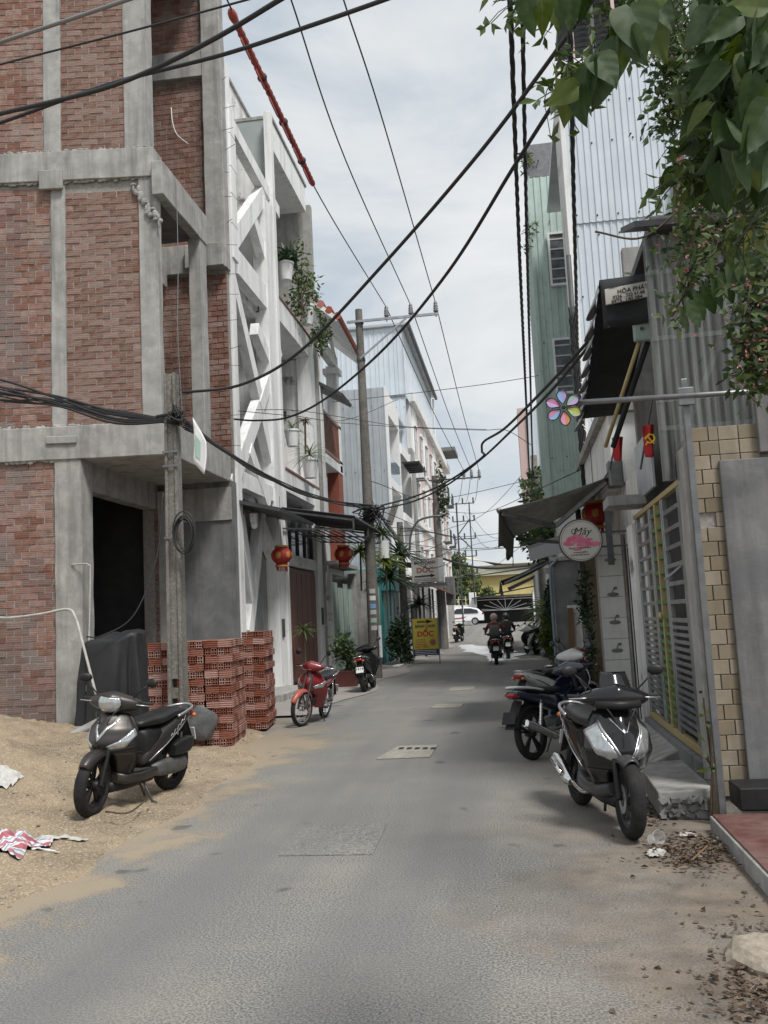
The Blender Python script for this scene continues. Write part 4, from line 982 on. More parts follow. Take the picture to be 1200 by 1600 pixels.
# awning
t=root('folding_awning','grey folding arm awning with torn hanging valance over the lane','awning',(.7,14.8,2.9))
c00=Vector((1.45,13.1,3.52)); c10=AY(779,797,13.0); c11=AY(803,838,16.4); c01=Vector((1.5,16.6,3.6))
def aw2(u,v): 
    p=(c00.lerp(c10,v)).lerp(c01.lerp(c11,v),u); return (p.x,p.y,p.z-.10*math.sin(math.pi*v)*(.4+.6*math.sin(math.pi*u)))
m=MB(); m.sheet(aw2,14,14); m.build('canvas','canvas_grey',t,smooth=True,solid=.008)
def val(u,v): 
    p=c10.lerp(c11,v); d=.42+.16*NZ.noise((v*6,0,3))+.10*v; return (p.x-.03*u-.03*math.sin(v*14)*u,p.y+.05*u*math.sin(v*9),p.z-.02-d*u)
m=MB(); m.sheet(val,6,24); m.build('valance','canvas_grey',t,smooth=True,solid=.006)
m=MB(); m.tube([c10,c11],.035,10); m.build('front_bar','steel',t,smooth=True)
e1=AY(868,822,13.6)
m=MB(); m.beam(c10+Vector((.03,.05,-.05)),e1,.05,.06); m.beam(e1,AY(948,752,13.2),.05,.07); m.build('folding_arm','steel',t,bevel=.008)
e2=e1+Vector((.15,2.6,-.05)); m=MB(); m.beam(c11+Vector((.03,-.05,-.05)),e2,.05,.06); m.beam(e2,Vector((1.45,16.3,3.35)),.05,.07); m.build('folding_arm','steel',t,bevel=.008)
m=MB(); m.box(1.40,1.6,12.95,13.25,3.35,3.72); m.build('arm_bracket','steel',t,bevel=.02)
m=MB(); m.tube([Vector((1.45,13.0,3.55)),Vector((1.5,16.7,3.6))],.06,10); m.build('roller','steel_dark',t,smooth=True)
# round sign
c=AY(907,845,13.0)
t=root('round_sign','round white shop sign with script name and pink smear on wall bracket','sign',(c.x,c.y,c.z-.3))
m=MB(); m.lathe([(0,-.05),(.29,-.05),(.305,-.03),(.305,.05),(0,.05)],48,c,rot(R(90),0,0)); m.build('case','steel_dark',t,smooth=True,angle=30)
m=MB(); m.lathe([(0,.052),(.285,.052),(.285,.056),(0,.056)],48,c,rot(R(90),0,0)); fc=m.build('face','sign_pale',t)
y=c.y-.0575
m=MB(); m.tube([(c.x+.268*math.cos(a),y,c.z+.268*math.sin(a)) for a in [2*math.pi*i/48 for i in range(48)]],.0025,5,closed=True); m.build('rim_line','print_black',fc)
text('Mây',.15,'print_black',fc,front(c.x+.02,y,c.z+.125,-.04),shear=.35)
m=MB()
for k in range(16): m.ell((c.x+random.gauss(.01,.07),y,c.z+random.gauss(-.015,.032)),(random.uniform(.04,.09),.0015+.0002*k,random.uniform(.02,.045)),nu=14,nv=6)
m.build('pink_smear','pink_paint',fc)

m=MB()
for r_,n_ in ((-.105,14),(-.165,9),(-.20,12)):
    x=-.012*n_
    for k in range(n_): 
        w_=random.uniform(.010,.018); m.box(c.x+x,c.x+x+w_,y-.001,y,c.z+r_-.008,c.z+r_+random.uniform(.004,.014)); x+=w_+.008
m.build('small_print','print_black',fc)
m=MB(); m.lathe([(.028,0),(.03,.001),(.036,.001),(.038,0)],20,(c.x-.085,y,c.z+.13),rot(R(90),0,0)); m.build('logo_ring','print_black',fc)
m=MB(); m.box(c.x+.36,c.x+.44,c.y-.03,c.y+.05,c.z-.36,c.z+.42); m.build('bracket_post','steel_dark',t)
m=MB(); m.beam((c.x+.25,c.y,c.z+.10),(1.62,c.y,c.z+.10),.025,.025); m.beam((c.x+.25,c.y,c.z-.10),(1.62,c.y,c.z-.10),.025,.025); m.build('bracket_arm','steel_dark',t)
# rough grey wall slab with leaning plank
t=root('patched_wall','patched grey and white wall slab with pipe beside the motorbikes','wall',(1.25,18.1,0))
a=AY(868,950,18.0); b=AY(912,950,18.0)
bx(t,'slab','plaster_grey',a.x,b.x-.02,18.0,18.25,0,2.62); bx(t,'cap','concrete',a.x-.04,b.x+.1,17.95,18.3,2.62,2.70); bx(t,'white_patch','white_dirty',a.x+.22,b.x-.05,17.985,17.998,0,1.75)
m=MB(); m.tube([(a.x-.06,17.95,0),(a.x-.06,17.95,2.5),(a.x+.1,17.95,2.66)],.03,8); m.build('pipe','blue_pipe',t)
m=MB(); m.tube([(b.x+.06,17.9,0),(b.x+.06,17.9,3.2)],.035,8); m.tube([(b.x+.05,17.86,1.4),(b.x-.15,17.86,1.7)],.012,6); m.build('steel_pole','steel',t)
m=MB(); m.obox((a.x+.25,17.93,.85),(.055,.02,.85),rot(0,.03,0)); tag(m.build('leaning_plank','plank'),'brown plank leaning on the patched grey wall','plank')
# ------------------------------------------------------------------ tall white corrugated building and neighbours
t=root('white_sheet_building','tall building with white corrugated side wall on the right','building',(3,21,0))
YM=18.5
corr('metal_sheet','metal_white',t,(1.66,YM),(4.5,YM),4.2,9.62,pitch=.135,depth=.022,sheetw=.81,screws=(4.9,6.6,8.0,9.3))
corr('metal_sheet','metal_white',t,(1.66,YM-.03),(4.5,YM-.03),9.6,13.05,pitch=.135,depth=.022,sheetw=.81,screws=(9.75,11.3,12.2))
bx(t,'corner_trim','white_paint',1.56,1.66,YM-.06,YM+.2,2.6,13.2); bx(t,'street_wall','white_dirty',1.60,1.8,YM+.2,20.4,0,13.0); bx(t,'side_wall','metal_white',4.55,4.65,YM,25,0,13)
bx(t,'cap_trim','white_clean',1.55,4.6,YM-.07,YM+.05,13.05,13.22); bx(t,'roof','metal_zinc',1.6,4.6,YM,25.4,13.0,13.1)
fr=bx(t,'roof_frame','steel_dark',1.8,4.5,YM+.3,YM+3,14.9,15.1)
for k in range(6):
    m=MB(); m.box(1.95+k*.45,2.02+k*.45,YM+.25,YM+.32,13.1,15.0); m.build('frame_post','steel_dark' if k%2 else 'pink_wall',fr)
for k in range(12):
    m=MB(); m.box(1.9,4.4,YM+.5,YM+.52,13.3+k*.13,13.36+k*.13); m.build('louvre','dark_void',fr)
bx(t,'lower_wall','white_paint',1.60,4.5,YM-.02,YM+.2,0,4.2)
m=MB(); m.beam((3.9,YM-.15,10.9),(3.35,YM-.15,7.2),.25,.1); m.beam((3.95,YM-.2,10.8),(3.7,YM-.2,7.6),.06,.06); m.beam((4.1,YM-.2,10.9),(3.8,YM-.2,8.0),.06,.06); m.build('frame_brace','brown_wood',t)
t=root('green_sheet_building','narrow building clad in pale green corrugated sheet with small windows','building',(2,28,0))
corr('metal_sheet','metal_green',t,(1.17,26.0),(2.6,26.0),4.5,14.4,pitch=.20,depth=.03,sheetw=.8,screws=(6,9.4,13))
corr('metal_sheet','metal_green',t,(1.15,31),(1.15,26.02),4.5,14.4,pitch=.20,depth=.03,sheetw=.8)
bx(t,'corner_trim','metal_green',1.10,1.2,25.93,26.03,4.5,14.45); bx(t,'lower_wall','white_dirty',1.3,3,26.05,31,0,4.5)
for (x0,y0,x1,y1) in ((858,368,880,443),(866,533,890,612)):
    a=AY(x0,y0,25.9); b=AY(x1,y1,25.9); m=MB(); m.box(a.x,b.x+.1,25.86,25.92,b.z,a.z); wd=m.build('window','pale_glass',t)
    m=MB(); m.box(a.x-.06,a.x,25.82,25.93,b.z-.06,a.z+.06); m.box(a.x,b.x+.1,25.82,25.93,a.z,a.z+.06); m.box(a.x,b.x+.1,25.82,25.93,b.z-.06,b.z); m.build('frame','white_clean',wd)
    for k in range(5):
        m=MB(); z=b.z+(a.z-b.z)*(k+.5)/5; m.box(a.x,b.x+.1,25.845,25.86,z-.02,z+.02); m.build('pane_bar','paper',wd)
bx(t,'rooftop_shed','steel_dark',1.2,2.6,26.4,29,14.45,15.3); bx(t,'rooftop_frame','steel',1.18,2.6,26.1,26.16,14.46,15.5)
t=root('far_sheet_building','distant white corrugated building with rusty edge on the right','building',(2.2,37,0))
a=AY(822,640,35.0); b=AY(850,640,35.0)
corr('metal_sheet','metal_white',t,(a.x,35),(b.x+1.2,35),3.5,a.z,pitch=.24,depth=.03); bx(t,'rust_panel','pink_wall',a.x-.35,a.x,35.1,36.5,a.z-3.6,a.z+.1); bx(t,'wall','white_dirty',a.x,b.x+1.2,35.05,44,0,3.5)
for k in range(3):
    m=MB(); m.box(a.x+.2,a.x+.9,34.6,35,a.z-6.2-k*.9,a.z-5.5-k*.9); m.build('balcony_box','concrete',t)
# right row far: low walls, black awnings
t=root('black_awning','sloping black awning with frayed edge over the parked scooters','awning',(1,25,2.2))
p0=AY(865,868,24); p1=AY(782,908,24)
m=MB(); m.sheet(lambda u,v:(p0.x+(p1.x-p0.x)*v,24+u*3.5,p0.z+(p1.z-p0.z)*v-.06*math.sin(math.pi*v)),4,8); m.build('canvas','canvas_dark',t,solid=.02)
m=MB(); m.sheet(lambda u,v:(p1.x-.02-.05*math.sin(v*9)*u,24+v*3.5,p1.z-(.3+.18*NZ.noise((v*7,1,1)))*u),4,16); m.build('frayed_valance','canvas_grey',t,solid=.01)
m=MB(); m.beam((p0.x,24.02,p0.z-.1),(p1.x+.1,24.02,p1.z-.06),.04,.05); m.build('frame_bar','steel',t)
m=MB(); m.box(p0.x-.12,p0.x,23.9,24.02,0,p0.z); m.build('post','concrete',t)
t=root('grey_valance_awning','short pale grey awning above the black awning','awning',(1.2,21.5,2.9))
q0=AY(885,838,21.5); q1=AY(826,858,21.5); q2=AY(828,877,21.5); q3=AY(885,862,21.5)
m=MB(); m.add([q1,q0,q3,q2],[(0,1,2,3)]); m.build('valance','canvas_edge',t,solid=.01); m=MB(); m.add([q1,q0,q0+Vector((0,2,.2)),q1+Vector((0,2,.2))],[(0,1,2,3)]); m.build('canvas','canvas_grey',t,solid=.015)
t=root('dark_shed_roof','low dark sheet roof over the far parked scooters','roof',(1,45,2.5))
m=MB(); m.add([(-.35,40,2.75),(1.8,40,3.6),(1.8,50,3.8),(-.35,50,2.9)],[(0,1,2,3)]); m.build('sheet','canvas_dark',t,solid=.05)
for y in (40.2,45,49.8):
    m=MB(); m.box(1.2,1.28,y,y+.08,gz(y),3.3); m.build('post','steel_dark',t)
t=root('garden_wall','stained low garden wall behind the plants on the right','wall',(1.6,32,0)); bx(t,'wall','white_dirty',1.75,2.0,27,60,0,2.6)
# ------------------------------------------------------------------ motorbikes (local frame: x forward, y left, z up)
AXY=rot(R(90),0,0)      # lathe axis along y
def wheel(t,name,x,Rr,tw,spokes,rimmat,parent=None,steer=None,disc=False):
    P=parent or t; n=40
    ri=Rr-tw*1.55
    prof=[(ri,-.55*tw),(ri+.35*tw,-.95*tw),(ri+.9*tw,-.98*tw),(Rr-.28*tw,-.72*tw),(Rr-.05*tw,-.36*tw),(Rr,0),(Rr-.05*tw,.36*tw),(Rr-.28*tw,.72*tw),(ri+.9*tw,.98*tw),(ri+.35*tw,.95*tw),(ri,.55*tw)]
    m=MB(); m.lathe(prof,n,(x,0,Rr),AXY,closed=True); ty=m.build(name,'tyre',P,smooth=True)
    # tread grooves: small dark bars proud of nothing, cut as shallow ribs
    m=MB()
    m.lathe([(ri-.018,-.6*tw),(ri+.006,-.62*tw),(ri+.006,-.3*tw),(ri-.012,-.2*tw),(ri-.012,.2*tw),(ri+.006,.3*tw),(ri+.006,.62*tw),(ri-.018,.6*tw)],n,(x,0,Rr),AXY,closed=True)
    m.lathe([(0,-.055),(.035,-.055),(.045,-.03),(.045,.03),(.035,.055),(0,.055)],18,(x,0,Rr),AXY)
    if spokes=='cast':
        for k in range(5):
            a=2*math.pi*k/5+.3
            for da in (-.13,.13):
                m.beam((x+.04*math.cos(a),0,Rr+.04*math.sin(a)),(x+(ri-.008)*math.cos(a+da),0,Rr+(ri-.008)*math.sin(a+da)),.026,.022,up=(0,1,0))
    else:
        for k in range(18):
            a=2*math.pi*k/18; s=.03 if k%2 else -.03
            m.tube([(x+.03*math.cos(a+.7),s,Rr+.03*math.sin(a+.7)),(x+(ri-.01)*math.cos(a),0,Rr+(ri-.01)*math.sin(a))],.0022,4)
    m.build('rim',rimmat,ty,smooth=True,angle=35)
    if disc:
        m=MB(); m.lathe([(.055,.05),(.10,.05),(.10,.054),(.055,.054)],28,(x,0,Rr),AXY,closed=True); m.build('brake_disc','silver',ty)
        m=MB(); m.obox((x-.085,.06,Rr+.055),(.035,.022,.045)); m.build('brake_caliper','black_plastic',ty,bevel=.008)
    return ty
def fender(t,name,mt_,x,Rr,a0,a1,hw,lift=.022,parent=None,front_pt=True,drop=.055):
    def fn(u,v):
        a=R(a0+(a1-a0)*u); s=2*v-1
        w_=hw*(math.sin(math.pi*min(1,max(0,(u*.86+.14 if front_pt else u*.7+.3))))**.45 if front_pt else 1)
        r_=Rr+lift-drop*abs(s)**2.4
        return (x+r_*math.cos(a),s*w_,Rr+r_*math.sin(a))
    m=MB(); m.sheet(fn,18,10); return m.build(name,mt_,parent or t,smooth=True,solid=.006)
def lerp_tab(tab,s):
    if s<=tab[0][0]: return tab[0][1]
    for (a,va),(b,vb) in zip(tab,tab[1:]):
        if s<=b:
            t=(s-a)/(b-a); t=t*t*(3-2*t)*.5+t*.5; return va+(vb-va)*t
    return tab[-1][1]
class Surf:   # front apron surface: parameters z and v (-1..1 across)
    def __init__(s,xc,w,curve=.13,pw=2.0): s.xc=xc; s.w=w; s.c=curve; s.pw=pw
    def __call__(s,z,v,off=0):
        w_=lerp_tab(s.w,z); x=lerp_tab(s.xc,z)-s.c*abs(v)**s.pw*(w_/.2)
        # small central ridge
        x+=.012*max(0,1-abs(v)*3.2)
        n=Vector((1,.9*v,.25)).normalized()
        return Vector((x,w_*v,z))+n*off
def patch(t,name,mt_,surf,A,B,off,n=10,k=4,sides=(1,-1),solid=.006):
    # region between two curves A,B given as lists of (z,v); mirrored
    out=[]
    for s in sides:
        def cur(C,u):
            f=u*(len(C)-1); i=min(int(f),len(C)-2); q=f-i; return (C[i][0]*(1-q)+C[i+1][0]*q, C[i][1]*(1-q)+C[i+1][1]*q)
        m=MB()
        def fn(u,v):
            a=cur(A,u); b=cur(B,u); return surf(a[0]*(1-v)+b[0]*v, s*(a[1]*(1-v)+b[1]*v), off)
        m.sheet(fn,n,k); out.append(m.build(name,mt_,t,smooth=True,solid=solid))
    return out
def mirror_arm(t,s,base,head,mt_='black_plastic',rx=.062,rz=.042,tilt=0):
    b=Vector(base); h=Vector(head); md=b.lerp(h,.55)+Vector((.03,s*.02,.02))
    m=MB(); m.tube(catmull([b,md,h],5),.007,7); a=m.build('mirror_arm',mt_,t,smooth=True)
    m=MB(); m.ell(h+Vector((.015,s*.03,.02)),(.022,rx,rz),rot(tilt*s,0,s*-.25),nu=18,nv=10); m.build('mirror',mt_,a,smooth=True)
    m=MB(); m.ell(h+Vector((.0,s*.03,.02)),(.012,rx*.9,rz*.88),rot(tilt*s,0,s*-.25),nu=18,nv=8); m.build('mirror_glass','dark_glass',a,smooth=True)
def grips(t,z,x,mt_='rubber',lev='silver'):
    for s in (1,-1):
        m=MB(); m.tube([(x,s*.17,z-.01),(x-.03,s*.24,z),(x-.06,s*.345,z+.002)],.0165,10); m.build('grip',mt_,t,smooth=True)
        m=MB(); m.tube([(x+.03,s*.18,z-.005),(x+.045,s*.25,z-.008),(x+.01,s*.35,z-.012)],.006,6); m.build('brake_lever',lev,t,smooth=True)
def turn_bars(t,steer,pv):
    if not steer: return
    ax=Vector((-.17,0,.52)).normalized(); Mx=Matrix.Translation(pv)@Matrix.Rotation(steer,4,ax)@Matrix.Translation(-pv)
    for o in t.children:
        if o.name.split('.')[0] in('handlebar_cover','grip','brake_lever','mirror_arm','windscreen','cowl_lip'): o.matrix_basis=Mx
def scooter(name,label,loc,rz,lean=0,style='matte',steer=0,group=None,detail=True,z0=0):
    t=root(name,label,'motorbike',(loc[0],loc[1],z0),rz,group,world=False); t.rotation_euler=(lean,0,rz)
    st=dict(matte=('matte_paint','black_plastic','silver','cast'),sport=('black_gloss','grey_plastic','silver','cast'),white=('white_gloss','black_plastic','silver','cast'),black=('black_gloss','black_plastic','silver','cast'),silver=('white_gloss','black_plastic','silver','cast'))[style]
    paint,plas,trim,sp=st; Rr=.282; wb=.632
    # steering group parts live under fork
    m=MB()
    for s in (1,-1): m.tube([(wb,s*.075,Rr),(wb-.035,s*.075,Rr+.12),(wb-.17,s*.07,.80)],[.02,.024,.024],9)
    m.tube([(wb-.17,-.09,.72),(wb-.17,.09,.72)],.03,8); m.tube([(wb-.155,0,.70),(wb-.25,0,.98)],.03,8); m.tube([(wb,-.1,Rr),(wb,.1,Rr)],.012,8)
    fk=m.build('front_fork','black_plastic',t,smooth=True,angle=50)
    wheel(t,'front_wheel',wb,Rr,.054,sp,'black_plastic' if style!='sport' else 'grey_plastic',parent=fk,disc=True)
    fender(t,'front_fender',paint if style!='sport' else 'grey_plastic',wb,Rr,*((40,150) if style!='sport' else (66,160)),.078,lift=.026,parent=fk)
    # steer about the head axis
    ax=Vector((-.17,0,.52)).normalized(); pv=Vector((wb-.155,0,.70))
    if steer: fk.matrix_basis=Matrix.Translation(pv)@Matrix.Rotation(steer,4,ax)@Matrix.Translation(-pv)
    wheel(t,'rear_wheel',-wb,Rr,.06,sp,'black_plastic')
    # front apron
    if style=='sport':
        sf=Surf([(.27,.36),(.36,.44),(.48,.535),(.60,.60),(.72,.565),(.84,.47),(.92,.40)],[(.27,.09),(.36,.17),(.48,.235),(.60,.27),(.72,.255),(.84,.185),(.92,.11)],.17,1.8)
        ztop=.91; zlo=.46
    else:
        sf=Surf([(.27,.38),(.36,.42),(.46,.47),(.56,.545),(.64,.58),(.74,.545),(.84,.47),(.90,.42)],[(.27,.10),(.36,.16),(.46,.21),(.56,.25),(.64,.26),(.74,.245),(.84,.175),(.90,.10)],.155,1.9)
        ztop=.89; zlo=.545
    m=MB(); m.sheet(lambda u,v:sf(zlo+(ztop-zlo)*u,2*v-1),16,20); m.build('front_apron',paint,t,smooth=True,solid=.012)
    # lower wings of the apron at the sides, dark well between
    for s in (1,-1):
        m=MB(); m.sheet(lambda u,v:sf(.27+(zlo-.27)*u,s*(.50+.5*v+.12*(1-u))if False else s*(.42+.58*v))-Vector((.02*(1-u),0,0)),10,6); m.build('apron_wing',paint,t,smooth=True,solid=.012)
    m=MB(); m.sheet(lambda u,v:sf(.27+(zlo-.25)*u,(2*v-1)*.9)-Vector((.10,0,0)),8,10); m.build('wheel_well','black_plastic',t,smooth=True,solid=.01)
    m=MB(); m.sheet(lambda u,v:sf(zlo-.004,2*v-1)-Vector((.13*u,0,.012*u)),3,16); m.build('apron_underside','black_plastic',t,smooth=True,solid=.012)
    # rear face of leg shield
    m=MB(); m.sheet(lambda u,v:Vector((.335-.02*u+.02*math.cos((2*v-1)*1.5)+(.06 if u>.8 else 0)*0,(2*v-1)*lerp_tab(sf.w,.30+.56*u)*.97,.30+.58*u)),10,10); m.build('leg_shield','black_plastic',t,smooth=True,solid=.012)
    if style=='sport':
        patch(t,'headlight','lamp_glass',sf,[(.545,.14),(.66,.40),(.80,.74)],[(.515,.22),(.575,.70),(.735,.99)],.008,14,6)
        patch(t,'headlight_rim',trim,sf,[(.565,.12),(.69,.38),(.82,.72)],[(.55,.14),(.665,.40),(.805,.74)],.012,10,2)
        patch(t,'chevron','silver',sf,[(.74,.03),(.80,.24),(.835,.40)],[(.732,.03),(.792,.25),(.832,.44)],.012,8,1)
    else:
        if style!='black':
            patch(t,'v_garnish','silver' if style=='matte' else 'black_plastic',sf,[(.645,.0),(.75,.24),(.84,.60)],[(.695,.0),(.785,.22),(.85,.70)],.010,12,3)
        patch(t,'turn_signal','lamp_glass',sf,[(.605,.26),(.655,.62),(.76,.97)],[(.575,.32),(.59,.75),(.70,1.02)],.010,12,4)
        patch(t,'nose_edge','black_plastic',sf,[(.565,.0),(.575,.5),(.60,.98)],[(.545,.0),(.555,.5),(.58,1.0)],.010,12,2)
    # floor and lower body
    m=MB(); m.loft([(.40,0,.31,.10,.05,4),(.33,0,.29,.165,.055,4),(.1,0,.275,.175,.05,4),(-.12,0,.285,.17,.06,4),(-.30,0,.30,.12,.06,3)],20); m.build('floor_panel',paint if style!='sport' else 'grey_plastic',t,smooth=True,angle=60)
    m=MB(); m.box(-.06,.31,-.14,.14,.325,.336); m.build('floor_mat','rubber',t,bevel=.004)
    m=MB(); m.loft([(.42,0,.22,.05,.05,3),(.2,0,.215,.09,.05,3),(-.2,0,.23,.09,.06,3)],14); m.build('belly','black_plastic',t,smooth=True)
    # under-seat bulkhead and body
    m=MB(); m.loft([(.02,0,.50,.10,.19,3.2),(-.06,0,.51,.135,.20,3.2),(-.25,0,.53,.145,.18,3)],20); m.build('seat_bulkhead','black_plastic',t,smooth=True)
    hw=(.150,.165,.165,.135,.07)
    m=MB(); m.loft([(.03,0,.40,.12,.06,2.6),(-.10,0,.46,hw[0],.12,2.6),(-.28,0,.56,hw[1],.14,2.6),(-.50,0,.665,hw[2],.105,2.6),(-.72,0,.745,hw[3],.068,2.6),(-.88,0,.80,hw[4],.035,2.2)],24); bd=m.build('body',paint,t,smooth=True)
    m=MB()
    for s in (1,-1): m.tube([(-.02,s*.150,.40),(-.28,s*.170,.52),(-.55,s*.163,.655),(-.80,s*.10,.76)],.006,6)
    m.build('body_crease',trim if style in('sport','matte') else plas,bd,smooth=True)
    m=MB(); sa=[(.06,0,.735,.055,.025,2.4),(.0,0,.745,.10,.042,2.4),(-.14,0,.752,.135,.05,2.6),(-.30,0,.758,.145,.052,2.8),(-.42,0,.782,.148,.05,2.8),(-.58,0,.803,.135,.045,2.6),(-.72,0,.80,.10,.032,2.4),(-.77,0,.798,.05,.014,2)]
    m.loft(sa,22); m.build('seat','seat',t,smooth=True)
    m=MB(); m.tube(catmull([(-.50,.150,.765),(-.66,.152,.80),(-.82,.115,.825),(-.90,.04,.838),(-.90,-.04,.838),(-.82,-.115,.825),(-.66,-.152,.80),(-.50,-.150,.765)],4),.0145,9); m.build('grab_rail','silver' if style!='black' else 'chrome',t,smooth=True)
    m=MB(); m.loft([(-.86,0,.755,.10,.035,2.6),(-.90,0,.765,.085,.03,2.6),(-.925,0,.775,.05,.016,2.2)],16); m.build('tail_light','lamp_red',t,smooth=True)
    for s in (1,-1):
        m=MB(); m.ell((-.89,s*.095,.735),(.03,.03,.022)); m.build('rear_indicator','lamp_orange',t,smooth=True)
    m=MB(); m.sheet(lambda u,v:(-.80-.16*u,(2*v-1)*(.07+.01*u),.70-.30*u+.02*(1-(2*v-1)**2)),6,6); m.build('rear_fender','black_plastic',t,smooth=True,solid=.008)
    m=MB(); m.obox((-.945,0,.535),(.006,.088,.068),rot(0,R(20),0)); pl=m.build('number_plate','plate_white',t,bevel=.003)
    m=MB()
    for r_,n_ in ((.03,4),(-.03,5)):
        for k in range(n_):
            y_=-.068+k*.136/(n_-1); w_=random.choice((.006,.011)); m.obox((-.952-.0*r_,y_,.535+r_),(.002,w_,.02),rot(0,R(20),0))
    m.build('plate_digits','print_black',pl)
    # engine, shock, exhaust, stand
    m=MB(); m.loft([(-.10,.10,.30,.05,.05,3),(-.25,.105,.29,.06,.075,3),(-.50,.11,.285,.06,.085,3),(-.66,.115,.285,.055,.075,2.6),(-.72,.115,.285,.03,.04,2)],18); m.build('engine_cover','engine',t,smooth=True)
    m=MB(); m.loft([(-.08,0,.31,.07,.06,3),(-.30,0,.33,.085,.08,3),(-.45,0,.34,.07,.06,3)],14); m.build('engine_block','engine',t,smooth=True)
    m=MB(); m.loft([(-.42,.14,.44,.045,.055,4),(-.52,.145,.455,.05,.075,4),(-.70,.145,.47,.05,.08,4),(-.78,.14,.48,.035,.055,4)],16); m.build('air_box','black_plastic',t,smooth=True,angle=50)
    m=MB(); m.tube([(-.64,.125,.30),(-.60,.125,.60)],[.02,.02],8); m.tube([(-.64+.04*k/14+.017*math.cos(k*1.57*1.3)*0,.125,.33+.2*k/14) for k in range(15)],[.03 if k%2 else .02 for k in range(15)],9); m.build('shock_absorber','black_plastic',t,smooth=True)
    m=MB(); m.tube(catmull([(-.05,-.08,.22),(-.2,-.11,.19),(-.38,-.14,.24)],4),.018,8); m.tube([(-.36,-.15,.235),(-.42,-.155,.25),(-.74,-.165,.36),(-.80,-.165,.38)],[.03,.052,.058,.04],14); m.build('exhaust','chrome' if style=='sport' else 'black_plastic',t,smooth=True,angle=50)
    m=MB(); m.tube([(-.44,-.215,.29),(-.70,-.222,.375)],[.02,.022],8); m.build('heat_shield','chrome' if style in('sport','black') else 'grey_plastic',t,smooth=True)
    m=MB(); m.tube([(.02,.10,.24),(-.03,.19,.03),(-.05,.205,.012)],.011,7); m.tube([(-.02,.185,.02),(-.05,.235,.008),(-.09,.20,.008),(-.05,.19,.02)],.006,6); m.tube([(-.02,.03,.22),(-.12,.05,.05)],.012,6); m.build('side_stand','steel_dark',t,smooth=True)
    # handlebar cover
    zc=.985; hb=(.26,.18,.09,0,-.09,-.18,-.26)
    def hsec(y):
        a=abs(y)/.26; return (y,.385-.075*a,zc-.012*a,.085*(1-a)**.6+.028,.078*(1-a)**.7+.026,2.4)
    m=MB(); m.loft([hsec(-.26+.52*i/16) for i in range(17)],18,axis='y'); hc=m.build('handlebar_cover',paint if style!='sport' else 'black_gloss',t,smooth=True)
    if style=='sport':
        m=MB(); m.sheet(lambda u,v:Vector((.48-.13*u-.06*abs(2*v-1)**2,(2*v-1)*(.15-.05*u),.94+.23*u)),8,12); m.build('windscreen','black_gloss',t,smooth=True,solid=.006)
        m=MB(); m.loft([(-.17,.41,.935,.05,.03,3),(0,.47,.93,.06,.035,3),(.17,.41,.935,.05,.03,3)],12,axis='y'); m.build('cowl_lip','black_plastic',t,smooth=True)
    else:
        m=MB()
        def hl(u,v):
            s=2*v-1; wz=.115*(math.sin(math.pi*(.14+.58*u)))**.8; y=s*wz; z=.905+.135*u; a=abs(y)/.26
            hx=.085*(1-a)**.6+.028; hz=.078*(1-a)**.7+.026; q=min(.97,abs(z-zc+.012*a)/hz); return Vector((.385-.075*a+hx*(1-q**2.4)**(1/2.4)+.012,y,z))
        m.sheet(hl,10,12); m.build('headlight','lamp_glass',hc,smooth=True,solid=.012)
        m=MB(); pts=[hl(0,i/8) for i in range(9)]+[hl(i/8,1) for i in range(1,9)]+[hl(1,1-i/8) for i in range(1,9)]+[hl(1-i/8,0) for i in range(1,8)]
        m.tube(pts,.007,6,closed=True); m.build('headlight_bezel','black_plastic',hc,smooth=True)
    m=MB(); m.sheet(lambda u,v:Vector((.35-.05*u,(2*v-1)*.09,1.035-.005*u)),3,4); m.build('dial','dark_glass',hc,solid=.01)
    grips(t,.985,.33)
    if style in('matte','sport','white','black','silver'):
        for s in (1,-1): mirror_arm(t,s,(.34,s*.16,1.02),(.30,s*.30,1.16))
    # seams, cables and side script
    m=MB()
    for s in (1,-1): m.tube([sf(zlo+.03+.30*i/8,s*(.62+.30*i/8),.004) for i in range(9)],.0035,5)
    m.build('panel_gap','print_black',t)
    m=MB(); m.tube(catmull([(.36,.12,.95),(.50,.10,.90),(.52,.05,.82),(.47,.02,.74)],5),.005,5); m.tube(catmull([(.36,-.12,.95),(.51,-.09,.88),(.50,-.04,.80),(.47,-.02,.74)],5),.005,5); m.build('brake_cables','print_black',t)
    if style in('matte','sport'):
        for s in (1,-1):
            m=MB(); m.tube([Vector((-.36-.018*i,s*(.168-.0*i),.585+.0118*i+.016*math.sin(i*1.9))) for i in range(15)],.003,4); m.build('side_script','silver',bd)
    turn_bars(t,steer,Vector((wb-.155,0,.70)))
    return t
